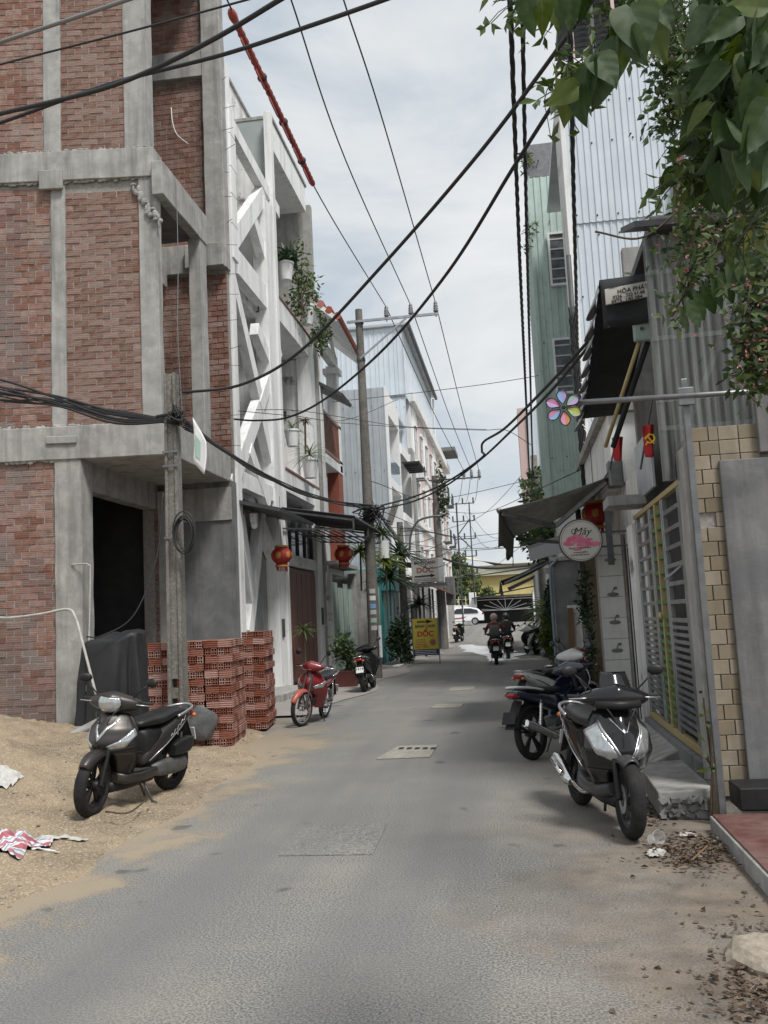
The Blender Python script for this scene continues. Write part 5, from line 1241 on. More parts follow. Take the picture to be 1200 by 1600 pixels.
def underbone(name,label,loc,rz,lean=0,style='red',steer=0,group=None,z0=0):
    t=root(name,label,'motorbike',(loc[0],loc[1],z0),rz,group,world=False); t.rotation_euler=(lean,0,rz)
    paint={'red':'red_gloss','blue':'blue_gloss'}[style]; Rr=.292; wb=.615; sp='wire' if style=='red' else 'cast'
    m=MB()
    for s in (1,-1): m.tube([(wb,s*.07,Rr),(wb-.02,s*.07,Rr+.06),(wb-.19,s*.06,.82)],[.018,.024,.022],9)
    m.tube([(wb-.17,0,.72),(wb-.24,0,.96)],.028,8); m.tube([(wb,-.09,Rr),(wb,.09,Rr)],.012,8); m.tube([(wb-.16,-.08,.70),(wb-.16,.08,.70)],.03,8)
    fk=m.build('front_fork','grey_plastic',t,smooth=True,angle=50)
    wheel(t,'front_wheel',wb,Rr,.036,sp,'chrome' if style=='red' else 'black_plastic',parent=fk)
    fender(t,'front_fender','red_faded' if style=='red' else paint,wb,Rr,20,165,.066,lift=.02,parent=fk,drop=.05)
    if steer:
        ax=Vector((-.17,0,.52)).normalized(); pv=Vector((wb-.17,0,.72)); fk.matrix_basis=Matrix.Translation(pv)@Matrix.Rotation(steer,4,ax)@Matrix.Translation(-pv)
    wheel(t,'rear_wheel',-wb,Rr,.040,sp,'chrome' if style=='red' else 'black_plastic')
    fender(t,'rear_fender','black_plastic',-wb,Rr,40,165,.06,lift=.05,front_pt=False)
    sf=Surf([(.30,.30),(.45,.36),(.58,.44),(.70,.48),(.82,.42),(.88,.38)],[(.30,.17),(.45,.235),(.58,.265),(.70,.25),(.82,.165),(.88,.10)],.19,1.7)
    m=MB(); m.sheet(lambda u,v:sf(.56+.32*u,2*v-1),12,18); m.build('front_cowl',paint,t,smooth=True,solid=.012)
    for s in (1,-1):
        m=MB(); m.sheet(lambda u,v:sf(.28+.29*u,s*(.45+.55*v))-Vector((.03*(1-u),0,0)),10,6); m.build('leg_shield',paint,t,smooth=True,solid=.012)
    patch(t,'cowl_signal','lamp_glass',sf,[(.64,.30),(.68,.62),(.74,.96)],[(.60,.38),(.63,.8),(.71,1.0)],.008,10,3)
    m=MB(); m.loft([(.34,0,.66,.05,.10,2.6),(.15,0,.56,.055,.10,2.6),(-.05,0,.56,.07,.10,2.6)],16); m.build('spine_cover',paint,t,smooth=True)
    m=MB(); m.loft([(-.02,0,.56,.09,.11,2.6),(-.2,0,.62,.12,.10,2.6),(-.5,0,.68,.125,.075,2.6),(-.78,0,.735,.10,.05,2.4),(-.92,0,.76,.05,.025,2.2)],22); bd=m.build('tail_body',paint,t,smooth=True)
    m=MB(); m.loft([(.06,0,.73,.05,.02,2.4),(-.05,0,.735,.095,.04,2.4),(-.25,0,.745,.125,.045,2.6),(-.48,0,.765,.13,.045,2.6),(-.68,0,.79,.115,.04,2.6),(-.76,0,.79,.06,.015,2.2)],20); m.build('seat','seat',t,smooth=True)
    m=MB(); m.tube(catmull([(-.45,.13,.76),(-.68,.14,.80),(-.86,.09,.825),(-.92,0,.83),(-.86,-.09,.825),(-.68,-.14,.80),(-.45,-.13,.76)],4),.013,8); m.build('grab_rail','white_gloss' if style=='blue' else 'chrome',t,smooth=True)
    m=MB(); m.loft([(-.86,0,.72,.085,.03,2.6),(-.94,0,.745,.06,.022,2.4)],14); m.build('tail_light','lamp_red',t,smooth=True)
    m=MB(); m.sheet(lambda u,v:(-.80-.20*u,(2*v-1)*.065,.66-.28*u),5,4); m.build('mud_flap','black_plastic',t,solid=.01)
    m=MB(); m.obox((-.985,0,.50),(.006,.09,.07),rot(0,R(25),0)); m.build('number_plate','black_plastic' if style=='blue' else 'plate_white',t,bevel=.003)
    m=MB(); m.loft([(.22,0,.36,.06,.06,3),(.05,0,.36,.10,.085,3),(-.10,0,.36,.115,.09,3),(-.24,0,.36,.09,.07,3)],16); m.lathe([(0,-.14),(.075,-.14),(.08,-.12),(.08,.12),(.075,.14),(0,.14)],18,(-.08,0,.36),AXY); m.build('engine','engine',t,smooth=True,angle=40)
    m=MB(); m.beam((-.15,.10,.33),(-.62,.10,.30),.03,.07); m.beam((-.15,-.10,.33),(-.62,-.10,.30),.03,.05); m.build('swing_arm','silver',t,bevel=.01)
    for s in (1,-1):
        m=MB(); m.tube([(-.60,s*.12,.32),(-.52,s*.12,.66)],.013,7); m.tube([(-.59+.07*k/16,s*.12,.36+.26*k/16) for k in range(17)],[.028 if k%2 else .019 for k in range(17)],9); m.build('shock_absorber','chrome',t,smooth=True)
    m=MB(); m.tube(catmull([(.15,-.06,.30),(.05,-.10,.20),(-.15,-.13,.19),(-.30,-.15,.22)],5),.017,8); m.tube([(-.28,-.15,.215),(-.36,-.155,.235),(-.82,-.17,.40),(-.92,-.17,.435),(-.925,-.17,.437)],[.02,.043,.05,.042,.02],14); m.build('exhaust','chrome',t,smooth=True,angle=50)
    m=MB(); m.tube([(0,-.2,.28),(0,.2,.28)],.012,6)
    for s in (1,-1): m.tube([(.0,s*.15,.28),(.0,s*.24,.28)],.02,8); m.tube([(-.28,s*.13,.34),(-.30,s*.22,.37)],.016,8)
    m.build('footrests','rubber',t)
    m=MB(); m.tube([(-.02,.10,.26),(-.06,.20,.02),(-.10,.22,.01)],.011,7); m.build('side_stand','steel_dark',t)
    def hs(y):
        a=abs(y)/.22; return (y,.375-.06*a,.955-.01*a,.085*(1-a)**.6+.025,.075*(1-a)**.7+.022,2.3)
    m=MB(); m.loft([hs(-.22+.44*i/14) for i in range(15)],16,axis='y'); hc=m.build('handlebar_cover',paint,t,smooth=True)
    m=MB()
    def hl(u,v):
        s=2*v-1; return Vector((.468-.10*abs(s)**2-.03*u,s*.13*(.7+.3*math.sin(math.pi*u)),.905+.085*u))
    m.sheet(hl,6,12); m.build('headlight','lamp_glass',hc,smooth=True,solid=.012)
    grips(t,.965,.33)
    for s in (1,-1): mirror_arm(t,s,(.34,s*.15,1.0),(.31,s*.27,1.17),rx=.05,rz=.05)
    turn_bars(t,steer,Vector((wb-.17,0,.72)))
    return t
def heading(p_rear,p_front): return math.atan2(p_front[1]-p_rear[1],p_front[0]-p_rear[0])
def place(fn,rear,frontp,**kw):
    c=((rear[0]+frontp[0])/2,(rear[1]+frontp[1])/2); return fn(loc=c,rz=heading(rear,frontp),**kw)
zs=sandh(-3.75,8.5)
place(scooter,(-3.63,9.12),(-3.87,7.89),name='scooter',label='matt dark brown scooter standing on the sand at the left',style='matte',lean=R(-4),steer=R(10),z0=zs-.006)
place(scooter,(.43,8.16),(.70,6.93),name='scooter',label='glossy black sporty scooter with twin headlights at the right, helmet hung on it',style='sport',lean=R(-3),steer=R(-4))
place(underbone,(.08,10.62),(.80,11.62),name='motorbike',label='dark blue underbone motorbike seen from behind, next to the black sporty scooter',style='blue',lean=R(-4),steer=R(12))
place(scooter,(.17,13.3),(.98,14.2),name='scooter',label='white scooter with red tail light beyond the dark blue motorbike',style='white',lean=R(-3))
place(underbone,(.62,14.6),(1.05,15.6),name='motorbike',label='red motorbike half hidden behind the white scooter on the right',style='red',lean=R(-3))
place(underbone,(-3.47,15.90),(-3.60,14.70),name='motorbike',label='red underbone motorbike with turned front wheel beside the brick stack',style='red',lean=R(-9),steer=R(-15))
place(scooter,(-3.62,21.2),(-3.62,22.44),name='scooter',label='black scooter seen from behind beside the potted plant and pole',style='black',lean=R(-5))
place(scooter,(.62,36.4),(.30,37.6),name='scooter',label='white scooter parked by the plants at the far right',style='silver',lean=R(-3))
place(scooter,(1.02,35.2),(.75,36.4),name='scooter',label='black scooter with white plate parked nearest the yellow bush',style='black',lean=R(-3))
place(scooter,(.95,41.5),(.6,42.6),name='scooter',label='farthest silver scooter parked under the dark shed roof',style='silver',lean=R(-3),z0=gz(42))
place(scooter,(-3.55,52.8),(-3.3,54.0),name='scooter',label='black scooter parked far down the lane below the apartment wall',style='black',lean=R(-3),z0=gz(53.4))
place(scooter,(-.78,30.6),(-.83,31.84),name='scooter',label='black scooter ridden by the person in the pink helmet',style='black')
place(scooter,(-.42,34.1),(-.47,35.34),name='scooter',label='black scooter ridden by the person in the dark helmet',style='black')
# pale cream helmet hung on the black scooter's side
c=AY(928,1150,7.75)
t=root('helmet','cream open helmet hanging on the black sporty scooter','helmet',(c.x,c.y,c.z-.1),0,world=False)
Mh=rot(R(20),R(-65),R(20))
m=MB(); m.ell((0,0,.1),(.115,.098,.10),Mh,nu=20,nv=12); m.build('shell','helmet_white',t,smooth=True)
m=MB(); m.lathe([(.094,0),(.101,0),(.101,.012),(.094,.012)],24,Vector((0,0,.1))+Mh@Vector((0,0,-.028)),Mh@Matrix.Diagonal((1.15,1,1)),closed=True); m.build('rim','grey_plastic',t)
m=MB(); m.tube(catmull([(0,.07,.06),(.0,.05,-.06),(0,-.05,-.05),(0,-.07,.06)],4),.006,5); m.build('strap','black_plastic',t)
mat('pebble',(.33,.28,.215),(.22,.185,.145),scale=30,rough=.95,rnd=.35)
# ------------------------------------------------------------------ stacks of hollow bricks
HL,HW,HH=.188,.079,.100
def hollow_mesh():
    m=MB(); a,b,c=HL/2,HW/2,HH/2
    ysl=[-b,-b+.010,-.006,.006,b-.010,b]; zsl=[-c,-c+.012,-.007,.007,c-.012,c]
    m.add([(-a,-b,-c),(a,-b,-c),(a,b,-c),(-a,b,-c),(-a,-b,c),(a,-b,c),(a,b,c),(-a,b,c)],[(3,2,1,0),(4,5,6,7),(0,1,5,4),(2,3,7,6),(3,0,4,7)])
    vs=[(a,y,z) for z in zsl for y in ysl]; fs=[]; q=6; extra=[]
    for j in range(5):
        for i in range(5):
            if i in(1,3) and j in(1,3): extra.append((ysl[i],ysl[i+1],zsl[j],zsl[j+1]))
            else: fs.append((j*q+i,j*q+i+1,(j+1)*q+i+1,(j+1)*q+i))
    m.add(vs,fs)
    for y0,y1,z0,z1 in extra:
        d=a-.05; m.add([(a,y0,z0),(a,y1,z0),(a,y1,z1),(a,y0,z1),(d,y0,z0),(d,y1,z0),(d,y1,z1),(d,y0,z1)],[(0,4,5,1),(1,5,6,2),(2,6,7,3),(3,7,4,0)]); m.add([(d,y0,z0),(d,y1,z0),(d,y1,z1),(d,y0,z1)],[(0,1,2,3)],1)
    return m.mesh('hollow_brick',['hollow_brick','brick_hole'],fix=False)
HB=hollow_mesh()
ang=YAW; eu=Vector((math.cos(ang),math.sin(ang),0)); ed=Vector((-math.sin(ang),math.cos(ang),0))
def stack(corner,nmod,ndep,ncourse,label,zbase,limit,rest,skip=lambda m,c:False):
    items=[]
    for c in range(ncourse):
        js=random.uniform(-.012,.012)
        for mi in range(nmod):
            for d in range(ndep):
                if d>0 and mi<nmod-1 and c<ncourse-1: continue
                if skip(mi,c): continue
                u0=-(nmod-mi)*.395; ph=(c+mi)%2
                if ph==0:
                    for k in range(4): items.append((u0+.052+k*.092+js+random.uniform(-.004,.004),d*.195+.094+random.uniform(-.012,.012),c,1,mi,d))
                else:
                    for k in range(2):
                        for r in range(2):
                            if d>0 and mi<nmod-1 and c<ncourse-1: continue
                            items.append((u0+.098+k*.193+js+random.uniform(-.004,.004),d*.195+.042+r*.094+random.uniform(-.008,.008),c,0,mi,d))
    items.sort(key=lambda i:(i[5],i[1]))
    n=0
    for (u,d,c,hd,mi,dd) in items:
        p=Vector(corner)+eu*u+ed*d; z=zbase+c*(HH+.004)+HH/2
        rz=ang+(R(-90) if hd else (0 if random.random()<.5 else math.pi))+random.uniform(-.03,.03)
        if n<limit:
            o=inst(HB,'hollow_brick',None,(p.x,p.y,z),(0,0,rz)); tag(o,label[0],'brick',label[1]); n+=1
        else: rest.append((p.x,p.y,z,rz))
rest=[]
stack((-3.98,12.42,0),3,6,14,('red hollow brick in the nearer, wider stack behind the dark scooter','hollow bricks in the nearer stack'),.03,165,rest,skip=lambda m,c:(m==0 and c>13))
stack((-4.06,14.42,0),1,6,15,('red hollow brick in the farther, narrow stack beside the red motorbike','hollow bricks in the farther stack'),.01,130,rest)
g=MB()
for x,y,z,rz in rest: g.obox((x,y,z),(HL/2,HW/2,HH/2),rot(0,0,rz))
o=g.build('stacked_bricks','hollow_brick',fix=False); tag(o,'hollow red bricks deeper inside the two stacks','bricks',kind='stuff')
# loose rock slab leaning on the stack
bm=bmesh.new(); bmesh.ops.create_icosphere(bm,subdivisions=3,radius=1)
for v in bm.verts:
    c=v.co.copy(); k=1+.25*NZ.noise(c*1.3+Vector((3,1,1))); v.co=Vector((c.x*.20*k,c.y*.07*k,c.z*.24*k))
me=bpy.data.meshes.new('rock_slab'); bm.to_mesh(me); bm.free(); me.materials.append(M['rock'])
p=AY(316,1128,12.2); o=inst(me,'rock_slab',None,(p.x,12.2,p.z-.02),(.1,.12,.2)); tag(o,'dark grey rock slab leaning on the near brick stack','rock')
# ------------------------------------------------------------------ poles
t=root('concrete_pole','square concrete utility pole in front of the brick stack','pole',(-4.62,12.0,0))
def tap(x0,x1,y0,y1,z0,z1,k0=1,k1=.72):
    cx,cy=-4.62,12.0; P=[]
    for z,k in ((z0,k0),(z1,k1)):
        for x,y in ((x0,y0),(x1,y0),(x1,y1),(x0,y1)): P.append((cx+x*k,cy+y*k,z))
    return P
for s in (-1,1):
    m=MB(); m.hexa(tap(min(s*.06,s*.115),max(s*.06,s*.115),-.12,.12,0,5.25)); m.build('flange','pole_concrete',t,bevel=.012)
for a,b in ((0,.35),(.47,.62),(.74,.88),(1.0,5.24)):
    k0=1-.28*a/5.25; k1=1-.28*b/5.25; m=MB(); m.hexa(tap(-.06,.06,-.085,.085,a,b,k0,k1)); m.build('web','pole_concrete',t)
m=MB()
for z in (4.1,3.9,2.9): m.box(-4.73,-4.51,11.885,11.90,z,z+.03)
m.build('strap','steel',t)
m=MB(); m.tube([(-4.8,11.88,4.62),(-4.4,11.86,4.66)],.025,7)
for k in range(22): m.tube(catmull([Vector((-4.5+random.gauss(0,.06),11.84+random.gauss(0,.03),4.62+random.gauss(0,.07))) for _ in range(4)],4),random.choice((.007,.011,.016)),5)
m.build('junction_clamp','wire',t,smooth=True)
# coil of cable hanging on the pole
m=MB()
for k in range(7):
    r_=.20+random.uniform(-.035,.03); cx,cz=-4.42+random.uniform(-.02,.03),2.95+random.uniform(-.05,.04)
    m.tube([(cx+r_*.72*math.cos(a),11.84-.012*k,cz+r_*1.25*math.sin(a)) for a in [2*math.pi*i/20 for i in range(20)]],.009,6,closed=True)
tag(m.build('cable_coil','wire',smooth=True),'black cable coil hung on the square concrete pole','cable')
# banner hung from the pole
P4=[AY(301,652,11.9),AY(322,690,11.9),AY(320,742,11.9),AY(300,722,11.9)]
m=MB(); m.sheet(lambda u,v:tuple((P4[0].lerp(P4[1],v)).lerp(P4[3].lerp(P4[2],v),u)+Vector((.02*math.sin(3*u),.04*math.sin(v*3+u),0))),8,6); o=m.build('hanging_banner','print_white',solid=.004,smooth=True); tag(o,'small printed white banner hanging beside the square pole','banner')
m=MB(); m.sheet(lambda u,v:tuple((P4[0].lerp(P4[1],.22+v*.35)).lerp(P4[3].lerp(P4[2],.22+v*.35),.28+u*.5)+Vector((0,-.012+.04*math.sin(v*1+u),0))),4,4); m.build('print','petal_mint',o)
# tall round pole with cross arm
PX,PY=-4.1,26.0
t=root('utility_pole','tall round concrete utility pole with steel cross arm','pole',(PX,PY,0))
m=MB(); m.lathe([(0,0),(.185,0),(.105,10.9),(0,10.9)],20,(PX,PY,0)); m.build('shaft','pole_concrete',t,smooth=True,angle=40)
i1=AY(605,496,PY); i2=AY(643,496,PY); i3=AY(682,496,PY); i1.z=i2.z=i3.z=10.55
m=MB(); m.beam((PX-.35,PY-.13,10.5),(i3.x+.08,PY-.13,10.5),.07,.07); m.beam((PX,PY-.14,9.35),(i2.x-.15,PY-.14,10.46),.05,.05); m.build('cross_arm','stainless',t)
m=MB()
for z in (10.5,9.35): m.lathe([(.125,0),(.135,0),(.135,.09),(.125,.09)],18,(PX,PY,z-.04),closed=True)
m.build('pole_band','steel',t)
def insul(parent,p,s=1):
    m=MB(); m.tube([(p.x,p.y,p.z-.14*s),(p.x,p.y,p.z+.05*s)],.018*s,6); m.lathe([(0,0),(.05*s,0),(.085*s,.05*s),(.05*s,.08*s),(.08*s,.12*s),(.05*s,.15*s),(.075*s,.19*s),(.05*s,.22*s),(.06*s,.27*s),(.04*s,.32*s),(0,.33*s)],14,(p.x,p.y,p.z)); m.build('insulator','insulator',parent,smooth=True)
for p in (i1,i2,i3): p.y=PY-.13; insul(t,p)
m=MB()
for k in range(26): m.tube(catmull([Vector((PX+.1+random.gauss(0,.2),PY-.2+random.gauss(0,.08),4.7+random.gauss(0,.16))) for _ in range(4)],4),random.choice((.012,.02)),5)
m.tube([(PX-.3,PY-.2,4.85),(PX+.5,PY-.2,4.9)],.03,6); m.build('cable_clamp','wire',t,smooth=True)
for k,(z,mt_) in enumerate(((2.55,'paper'),(2.35,'print_white'),(2.12,'petal_blue'),(1.95,'paper'),(1.72,'petal_mint'),(1.5,'paper'))):
    m=MB(); m.sheet(lambda u,v:(PX+.178*math.sin(-1.2+v*1.0+.9),PY-.178*math.cos(-1.2+v*1.0+.9),z-.13*u),1,6); m.build('sticker',mt_,t,solid=.003)
m=MB(); m.tube([(PX+.2,PY-.2,.6),(PX+.2,PY-.2,1.5)],.05,8); m.build('conduit','white_clean',t)
# small dark pole with lamp bracket, farther pole with arms
t=root('dark_pole','dark short utility pole behind the yellow sign board','pole',(-4.3,35.0,0))
m=MB(); m.lathe([(0,0),(.17,0),(.12,5.4),(0,5.4)],12,(-4.3,35,0)); m.build('shaft','pole_concrete',t,smooth=True,angle=40)
m=MB(); m.obox((-4.55,34.8,5.7),(.12,.05,.42),rot(0,.35,0)); m.build('lamp_box','pole_concrete',t); 
m=MB(); pa=[AY(640,860,35),AY(642,835,35),AY(652,815,35),AY(670,808,35),AY(688,806,35)]; m.tube(catmull(pa,5),.045,7); m.build('lamp_arm','steel',t,smooth=True)
m=MB(); m.box(-4.5,-4.1,34.7,34.82,1.0,1.6); m.build('meter_box','wire_grey',t)
P4X,P4Y=-3.78,46.6; zt4=AY(702,742,P4Y).z
t=root('far_utility_pole','far dark utility pole with three insulators, below the apartment building','pole',(P4X,P4Y,0))
m=MB(); m.lathe([(0,0),(.24,0),(.15,zt4),(0,zt4)],14,(P4X,P4Y,0)); m.build('shaft','pole_concrete',t,smooth=True,angle=40)
f1,f2,f3=[AY(x,745,P4Y) for x in (725,737,749)]
m=MB(); m.beam((P4X-.3,P4Y-.15,f1.z-.1),(f3.x+.1,P4Y-.15,f1.z-.1),.07,.07); m.build('cross_arm','steel_dark',t)
for p in (f1,f2,f3): insul(t,p,1.2)
zs_=AY(715,922,P4Y).z; m=MB(); m.box(P4X+.25,P4X+.75,P4Y-.3,P4Y-.2,zs_-.75,zs_+.7); m.build('sign_shield','plaster_grey',t,bevel=.05)
t=root('transformer_frame','distant lattice of crossarms on twin poles against the sky','pole',(-2.5,64,.5))
xa=AY(713,790,64).x; xb=AY(733,790,64).x; zt_=AY(720,785,64).z
m=MB(); m.tube([(xa,64,.4),(xa,64,zt_)],.06,7); m.tube([(xb,64,2.4),(xb,64,zt_)],.045,7); m.build('twin_poles','steel_dark',t)
for k in range(5):
    m=MB(); z=zt_-.1-k*1.25; m.beam((xa-.3,64,z),(xb+.3,64,z),.06,.06)
    for x in (xa-.3,(xa+xb)/2,xb+.3): m.tube([(x,64,z),(x,64,z+.4)],.06,6)
    m.build('cross_arm','steel_dark',t)
m=MB(); m.tube([(xa,64,zt_-2.3),(xb,64,zt_-1.2)],.04,5); m.tube([(xb,64,zt_-3.3),(xa,64,zt_-2.3)],.04,5); m.build('brace','steel_dark',t)
t=root('right_pole','dark pole wrapped in cables at the corner of the white sheet building','pole',(1.42,17.6,0))
m=MB(); m.tube([(1.44,17.6,0),(1.46,17.6,8.6)],.05,10); m.build('shaft','steel_dark',t,smooth=True)
m=MB()
for k in range(9):
    ph=k*.7; m.tube([(1.45+.07*math.cos(ph+z_*1.1)+.02*NZ.noise((k,z_*2,0)),17.53+.05*math.sin(ph+z_*1.1),3.6+z_*.28) for z_ in range(15)],.014,5)
m.build('cable_wrap','wire',t,smooth=True)
m=MB()
for k in range(5):
    m.tube(catmull([(1.45,17.5,5.9-.35*k),(1.55+.08*k,17.45,5.6-.35*k),(1.62,17.45,5.85-.33*k),(1.5,17.5,6.0-.3*k)],5),.010,5)
m.build('loose_loops','print_white',t,smooth=True)
p=AY(836,745,33.8); t=root('far_right_pole','far pole with a drum shaped transformer on the right','pole',(p.x,33.8,0))
m=MB(); m.tube([(p.x,33.8,0),(p.x,33.8,p.z+.8)],.13,10); m.build('shaft','pole_concrete',t,smooth=True); m=MB(); m.tube([(p.x+.1,33.6,p.z-1.6),(p.x+.1,33.6,p.z+.2)],.28,12); m.build('drum','concrete_dark',t,smooth=True,angle=40)
# ------------------------------------------------------------------ cables
def wire(label,pts,r=.012,mt_='wire',name='overhead_cable',k=10,n=6,group=None,twist=0):
    P=[]; n=max(n,7)
    for q in pts:
        if isinstance(q,Vector): P.append(q)
        elif len(q)==3: P.append(AY(q[0],q[1],q[2]))
        else: P.append(G(q[0],q[1],q[3]))
    C=catmull(P,k); m=MB(); m.tube(C,r,n)
    if twist:
        D=[]; L_=0
        for i,c in enumerate(C):
            if i: L_+=(c-C[i-1]).length
            D.append(c+Vector((math.cos(L_*twist),0,math.sin(L_*twist)))*r*1.25)
        CC=[]; 
        m=MB()
        F=[]; Ls=0; seg=.12
        for a,b in zip(C,C[1:]):
            nn=max(1,int((b-a).length/seg))
            for i in range(nn): F.append(a.lerp(b,i/nn))
        F.append(C[-1]); Ls=0
        for ph in (0,math.pi*2/3,math.pi*4/3):
            Q=[]
            for i,c in enumerate(F): Q.append(c+Vector((math.cos(i*seg*twist+ph),0,math.sin(i*seg*twist+ph)))*r*.9)
            m.tube(Q,r,5)
    o=m.build(name,mt_,smooth=True,fix=False); return tag(o,label,'cable',group)
wire('thick black cable across the top left corner, upper of the crossing pair',[(-60,195,9.5),(0,178,9.3),(150,142,8.9),(240,108,8.6),(340,58,8.2),(440,-2,7.8),(480,-25,7.6)],.026)
wire('thick black cable across the top left, lower of the crossing pair',[(-60,206,9.9),(0,192,9.6),(170,132,9.0),(350,85,8.4),(480,42,7.9),(600,0,7.5),(660,-24,7.3)],.022)
wire('grey cable in the top left corner',[(-60,85,9.5),(0,66,9.3),(110,30,9.0),(210,-4,8.7)],.024,'wire_grey')
wire('thin dark cable below the grey cable at top left',[(-60,120,9.6),(0,101,9.4),(200,50,8.9),(400,-4,8.4)],.012)
wire('black cable sagging from the square pole up to the top right',[(285,612,12),(300,612,12),(380,600,11.6),(470,548,11.0),(600,412,9.8),(750,238,8.4),(880,65,7.3),(930,-5,6.9)],.020)
wire('black cable sagging from the lattice house up to the right',[(366,655,18.6),(400,657,17.8),(450,652,16.8),(510,622,15.2),(600,545,13.0),(700,425,10.5),(800,265,8.6),(860,170,7.8),(905,100,7.2)],.020)
sl0=Vector((i1.x,PY-.13,10.86)); a1=G(355,0,10.9); 
wire('left power line running overhead to the tall pole',[G(250,-215,10.95),a1,G(490,290,10.55),sl0],.013)
wire('middle power line running overhead to the tall pole',[G(400,-160,10.95),G(455,0,10.9),G(540,250,10.6),Vector((i2.x,PY-.13,10.86))],.013)
wire('right power line running overhead to the tall pole',[G(500,-130,10.95),G(537,0,10.9),G(600,195,10.6),Vector((i3.x,PY-.13,10.86))],.013)
for k,(i_,f_,nm) in enumerate(((i1,f1,'left'),(i2,f2,'middle'),(i3,f3,'right'))):
    a=Vector((i_.x,PY-.13,10.86)); b=Vector((f_.x,P4Y,f_.z+.35)); wire('%s power line from the tall pole to the far pole'%nm,[a,a.lerp(b,.5)+Vector((0,0,-.25)),b],.014)
    c=b; d=Vector((xa+.6*k,64,zt_-.2)); wire('%s thin line from the far pole down the lane'%nm,[c,c.lerp(d,.5)+Vector((0,0,-.4)),d],.014)
# red sleeve on the left line
A=[a1,G(490,290,10.55)]
P0=G(364,25,10.88); P1=G(489,288,10.55); C=[P0.lerp(P1,i/60) for i in range(61)]
t=root('red_cable_sleeve','long ribbed red insulating sleeve clipped on the overhead line','sleeve',P0.lerp(P1,.5))
m=MB(); m.tube(C,[.062 if i%2 else .048 for i in range(61)],9); m.build('sleeve','sleeve_red',t,smooth=True,angle=30)
m=MB(); m.ell(P0,(.07,.16,.08)); m.build('end_cap','sleeve_red',t,smooth=True)
for k in range(6):
    m=MB(); p=P0.lerp(P1,.12+k*.155); m.beam(p+Vector((0,-.25,-.10)),p+Vector((0,.25,-.11)),.02,.07); m.build('clip_flange','sleeve_red',t)
for k in range(3):
    m=MB(); p=P0.lerp(P1,.3+k*.26); m.ell(p,(.085,.06,.085)); m.build('strap','wire',t)
wire('left twisted cable running high along the right side',[(791,-60,0,7.3),(797,0,0,7.25),(803,160,0,7.1),(812,400,0,6.9),(821,600,0,6.7),(828,757,0,6.6)],.016,twist=9,name='twisted_cable')
wire('right twisted cable running high along the right side',[(813,-60,0,7.35),(816,0,0,7.3),(819,160,0,7.1),(824,400,0,6.9),(829,600,0,6.7),(833,757,0,6.6)],.014,twist=9,name='twisted_cable')
wire('thick twisted cable down to the white sheet building corner',[(888,-50,6.0),(890,0,6.4),(893,140,8.0),(896,280,10),(900,440,13),(903,560,17.3)],.015,twist=8,name='twisted_cable')
bund=[]
for k in range(11):
    dz=random.uniform(-.10,.10); dy=random.uniform(-.1,.1); sg=random.uniform(-.25,.0)
    pts=[AY(-70,585+k*2,13.0+dy),AY(0,600+k*2.2+random.uniform(-4,4),12.7+dy)+Vector((0,0,dz*.3)),AY(90,628+random.uniform(-8,10),12.4)+Vector((0,0,dz*.4)),AY(180,646+random.uniform(-5,14),12.2)+Vector((0,0,dz*.4+sg*.15)),AY(280,655+random.uniform(-5,10),11.9)]
    wire('black cable in the bundle left of the square pole',pts,random.choice((.008,.011,.014,.018)),group='cables bundled left of the square pole',k=6,n=5)
for k in range(6):
    pts=[AY(288,655+k*3,11.9),AY(340,697+random.uniform(-4,4),14.5),AY(400,735+random.uniform(-4,5),17.5),AY(470,768+random.uniform(-3,5),20.5),AY(530,786+random.uniform(-3,4),23.5),AY(582,793+random.uniform(-4,4),25.8)]
    wire('black cable in the bundle between the square pole and tall pole',pts,random.choice((.012,.016,.022)),group='cables bundled between the two near poles',k=6,n=5)
for k in range(5):
    pts=[AY(588,793+k*2,25.8),AY(610,826+random.uniform(-5,5),29),AY(640,868+random.uniform(-6,2),34.8)]
    wire('black cable from the tall pole down to the dark pole',pts,random.choice((.012,.02)),group='cables from the tall pole to the dark pole',k=6,n=5)
wire('upper of two thick cables from the right house across the lane',[(940,512,12),(925,527,12.3),(860,598,14),(790,668,18),(756,690,20),(753,705,20.2),(752,716,20.4),(700,752,24),(650,775,26.5),(595,790,26)],.026)
wire('lower of two thick cables from the right house across the lane',[(942,520,12),(925,535,12.3),(860,612,14),(800,672,17.5),(752,717,20.5),(700,757,24),(650,782,26.5),(595,796,26)],.024)
wire('thin line crossing the lane at roof height',[(520,628,29),(640,615,29),(760,600,28),(850,585,27.5),(935,566,27)],.010)
wire('thin slack line crossing the lane above the far awning',[(520,660,30),(640,668,30),(750,672,28),(790,672,28),(830,695,27)],.010)
wire('thin line between the white house and far right',[(400,640,18.8),(470,642,20),(560,656,24),(640,667,28),(760,671,29)],.008)
wire('thin line beside it between the white house and the red roof',[(372,642,18.6),(460,650,20),(540,656,23),(620,625,28)],.008)
for k,(a,b,c) in enumerate((((580,752,26),(680,780,34),(860,742,34)),((700,800,46),(760,800,40),(905,735,18)),((690,830,46),(760,800,44),(860,690,34)),((600,800,26),(700,838,40),(800,832,40)),((640,850,35),(730,860,48),(860,850,40)),((640,862,35),(740,857,45),(845,855,36)),((690,850,46),(750,895,60),(840,835,36)),((730,795,64),(770,840,44),(835,800,34)),((725,800,64),(760,855,44),(835,815,34)),((690,868,46),(745,850,60),(815,838,36)))):
    wire('far thin line number %s counted from the top, over the lane end'%('one','two','three','four','five','six','seven','eight','nine','ten')[k],[a,b,c],.014 if k in(4,5) else .011,name='overhead_cable')
wire('thick drooping cable bundle before the yellow roof',[(690,872,46.6),(730,884,50),(770,888,50),(812,885,44),(850,880,30)],.06)
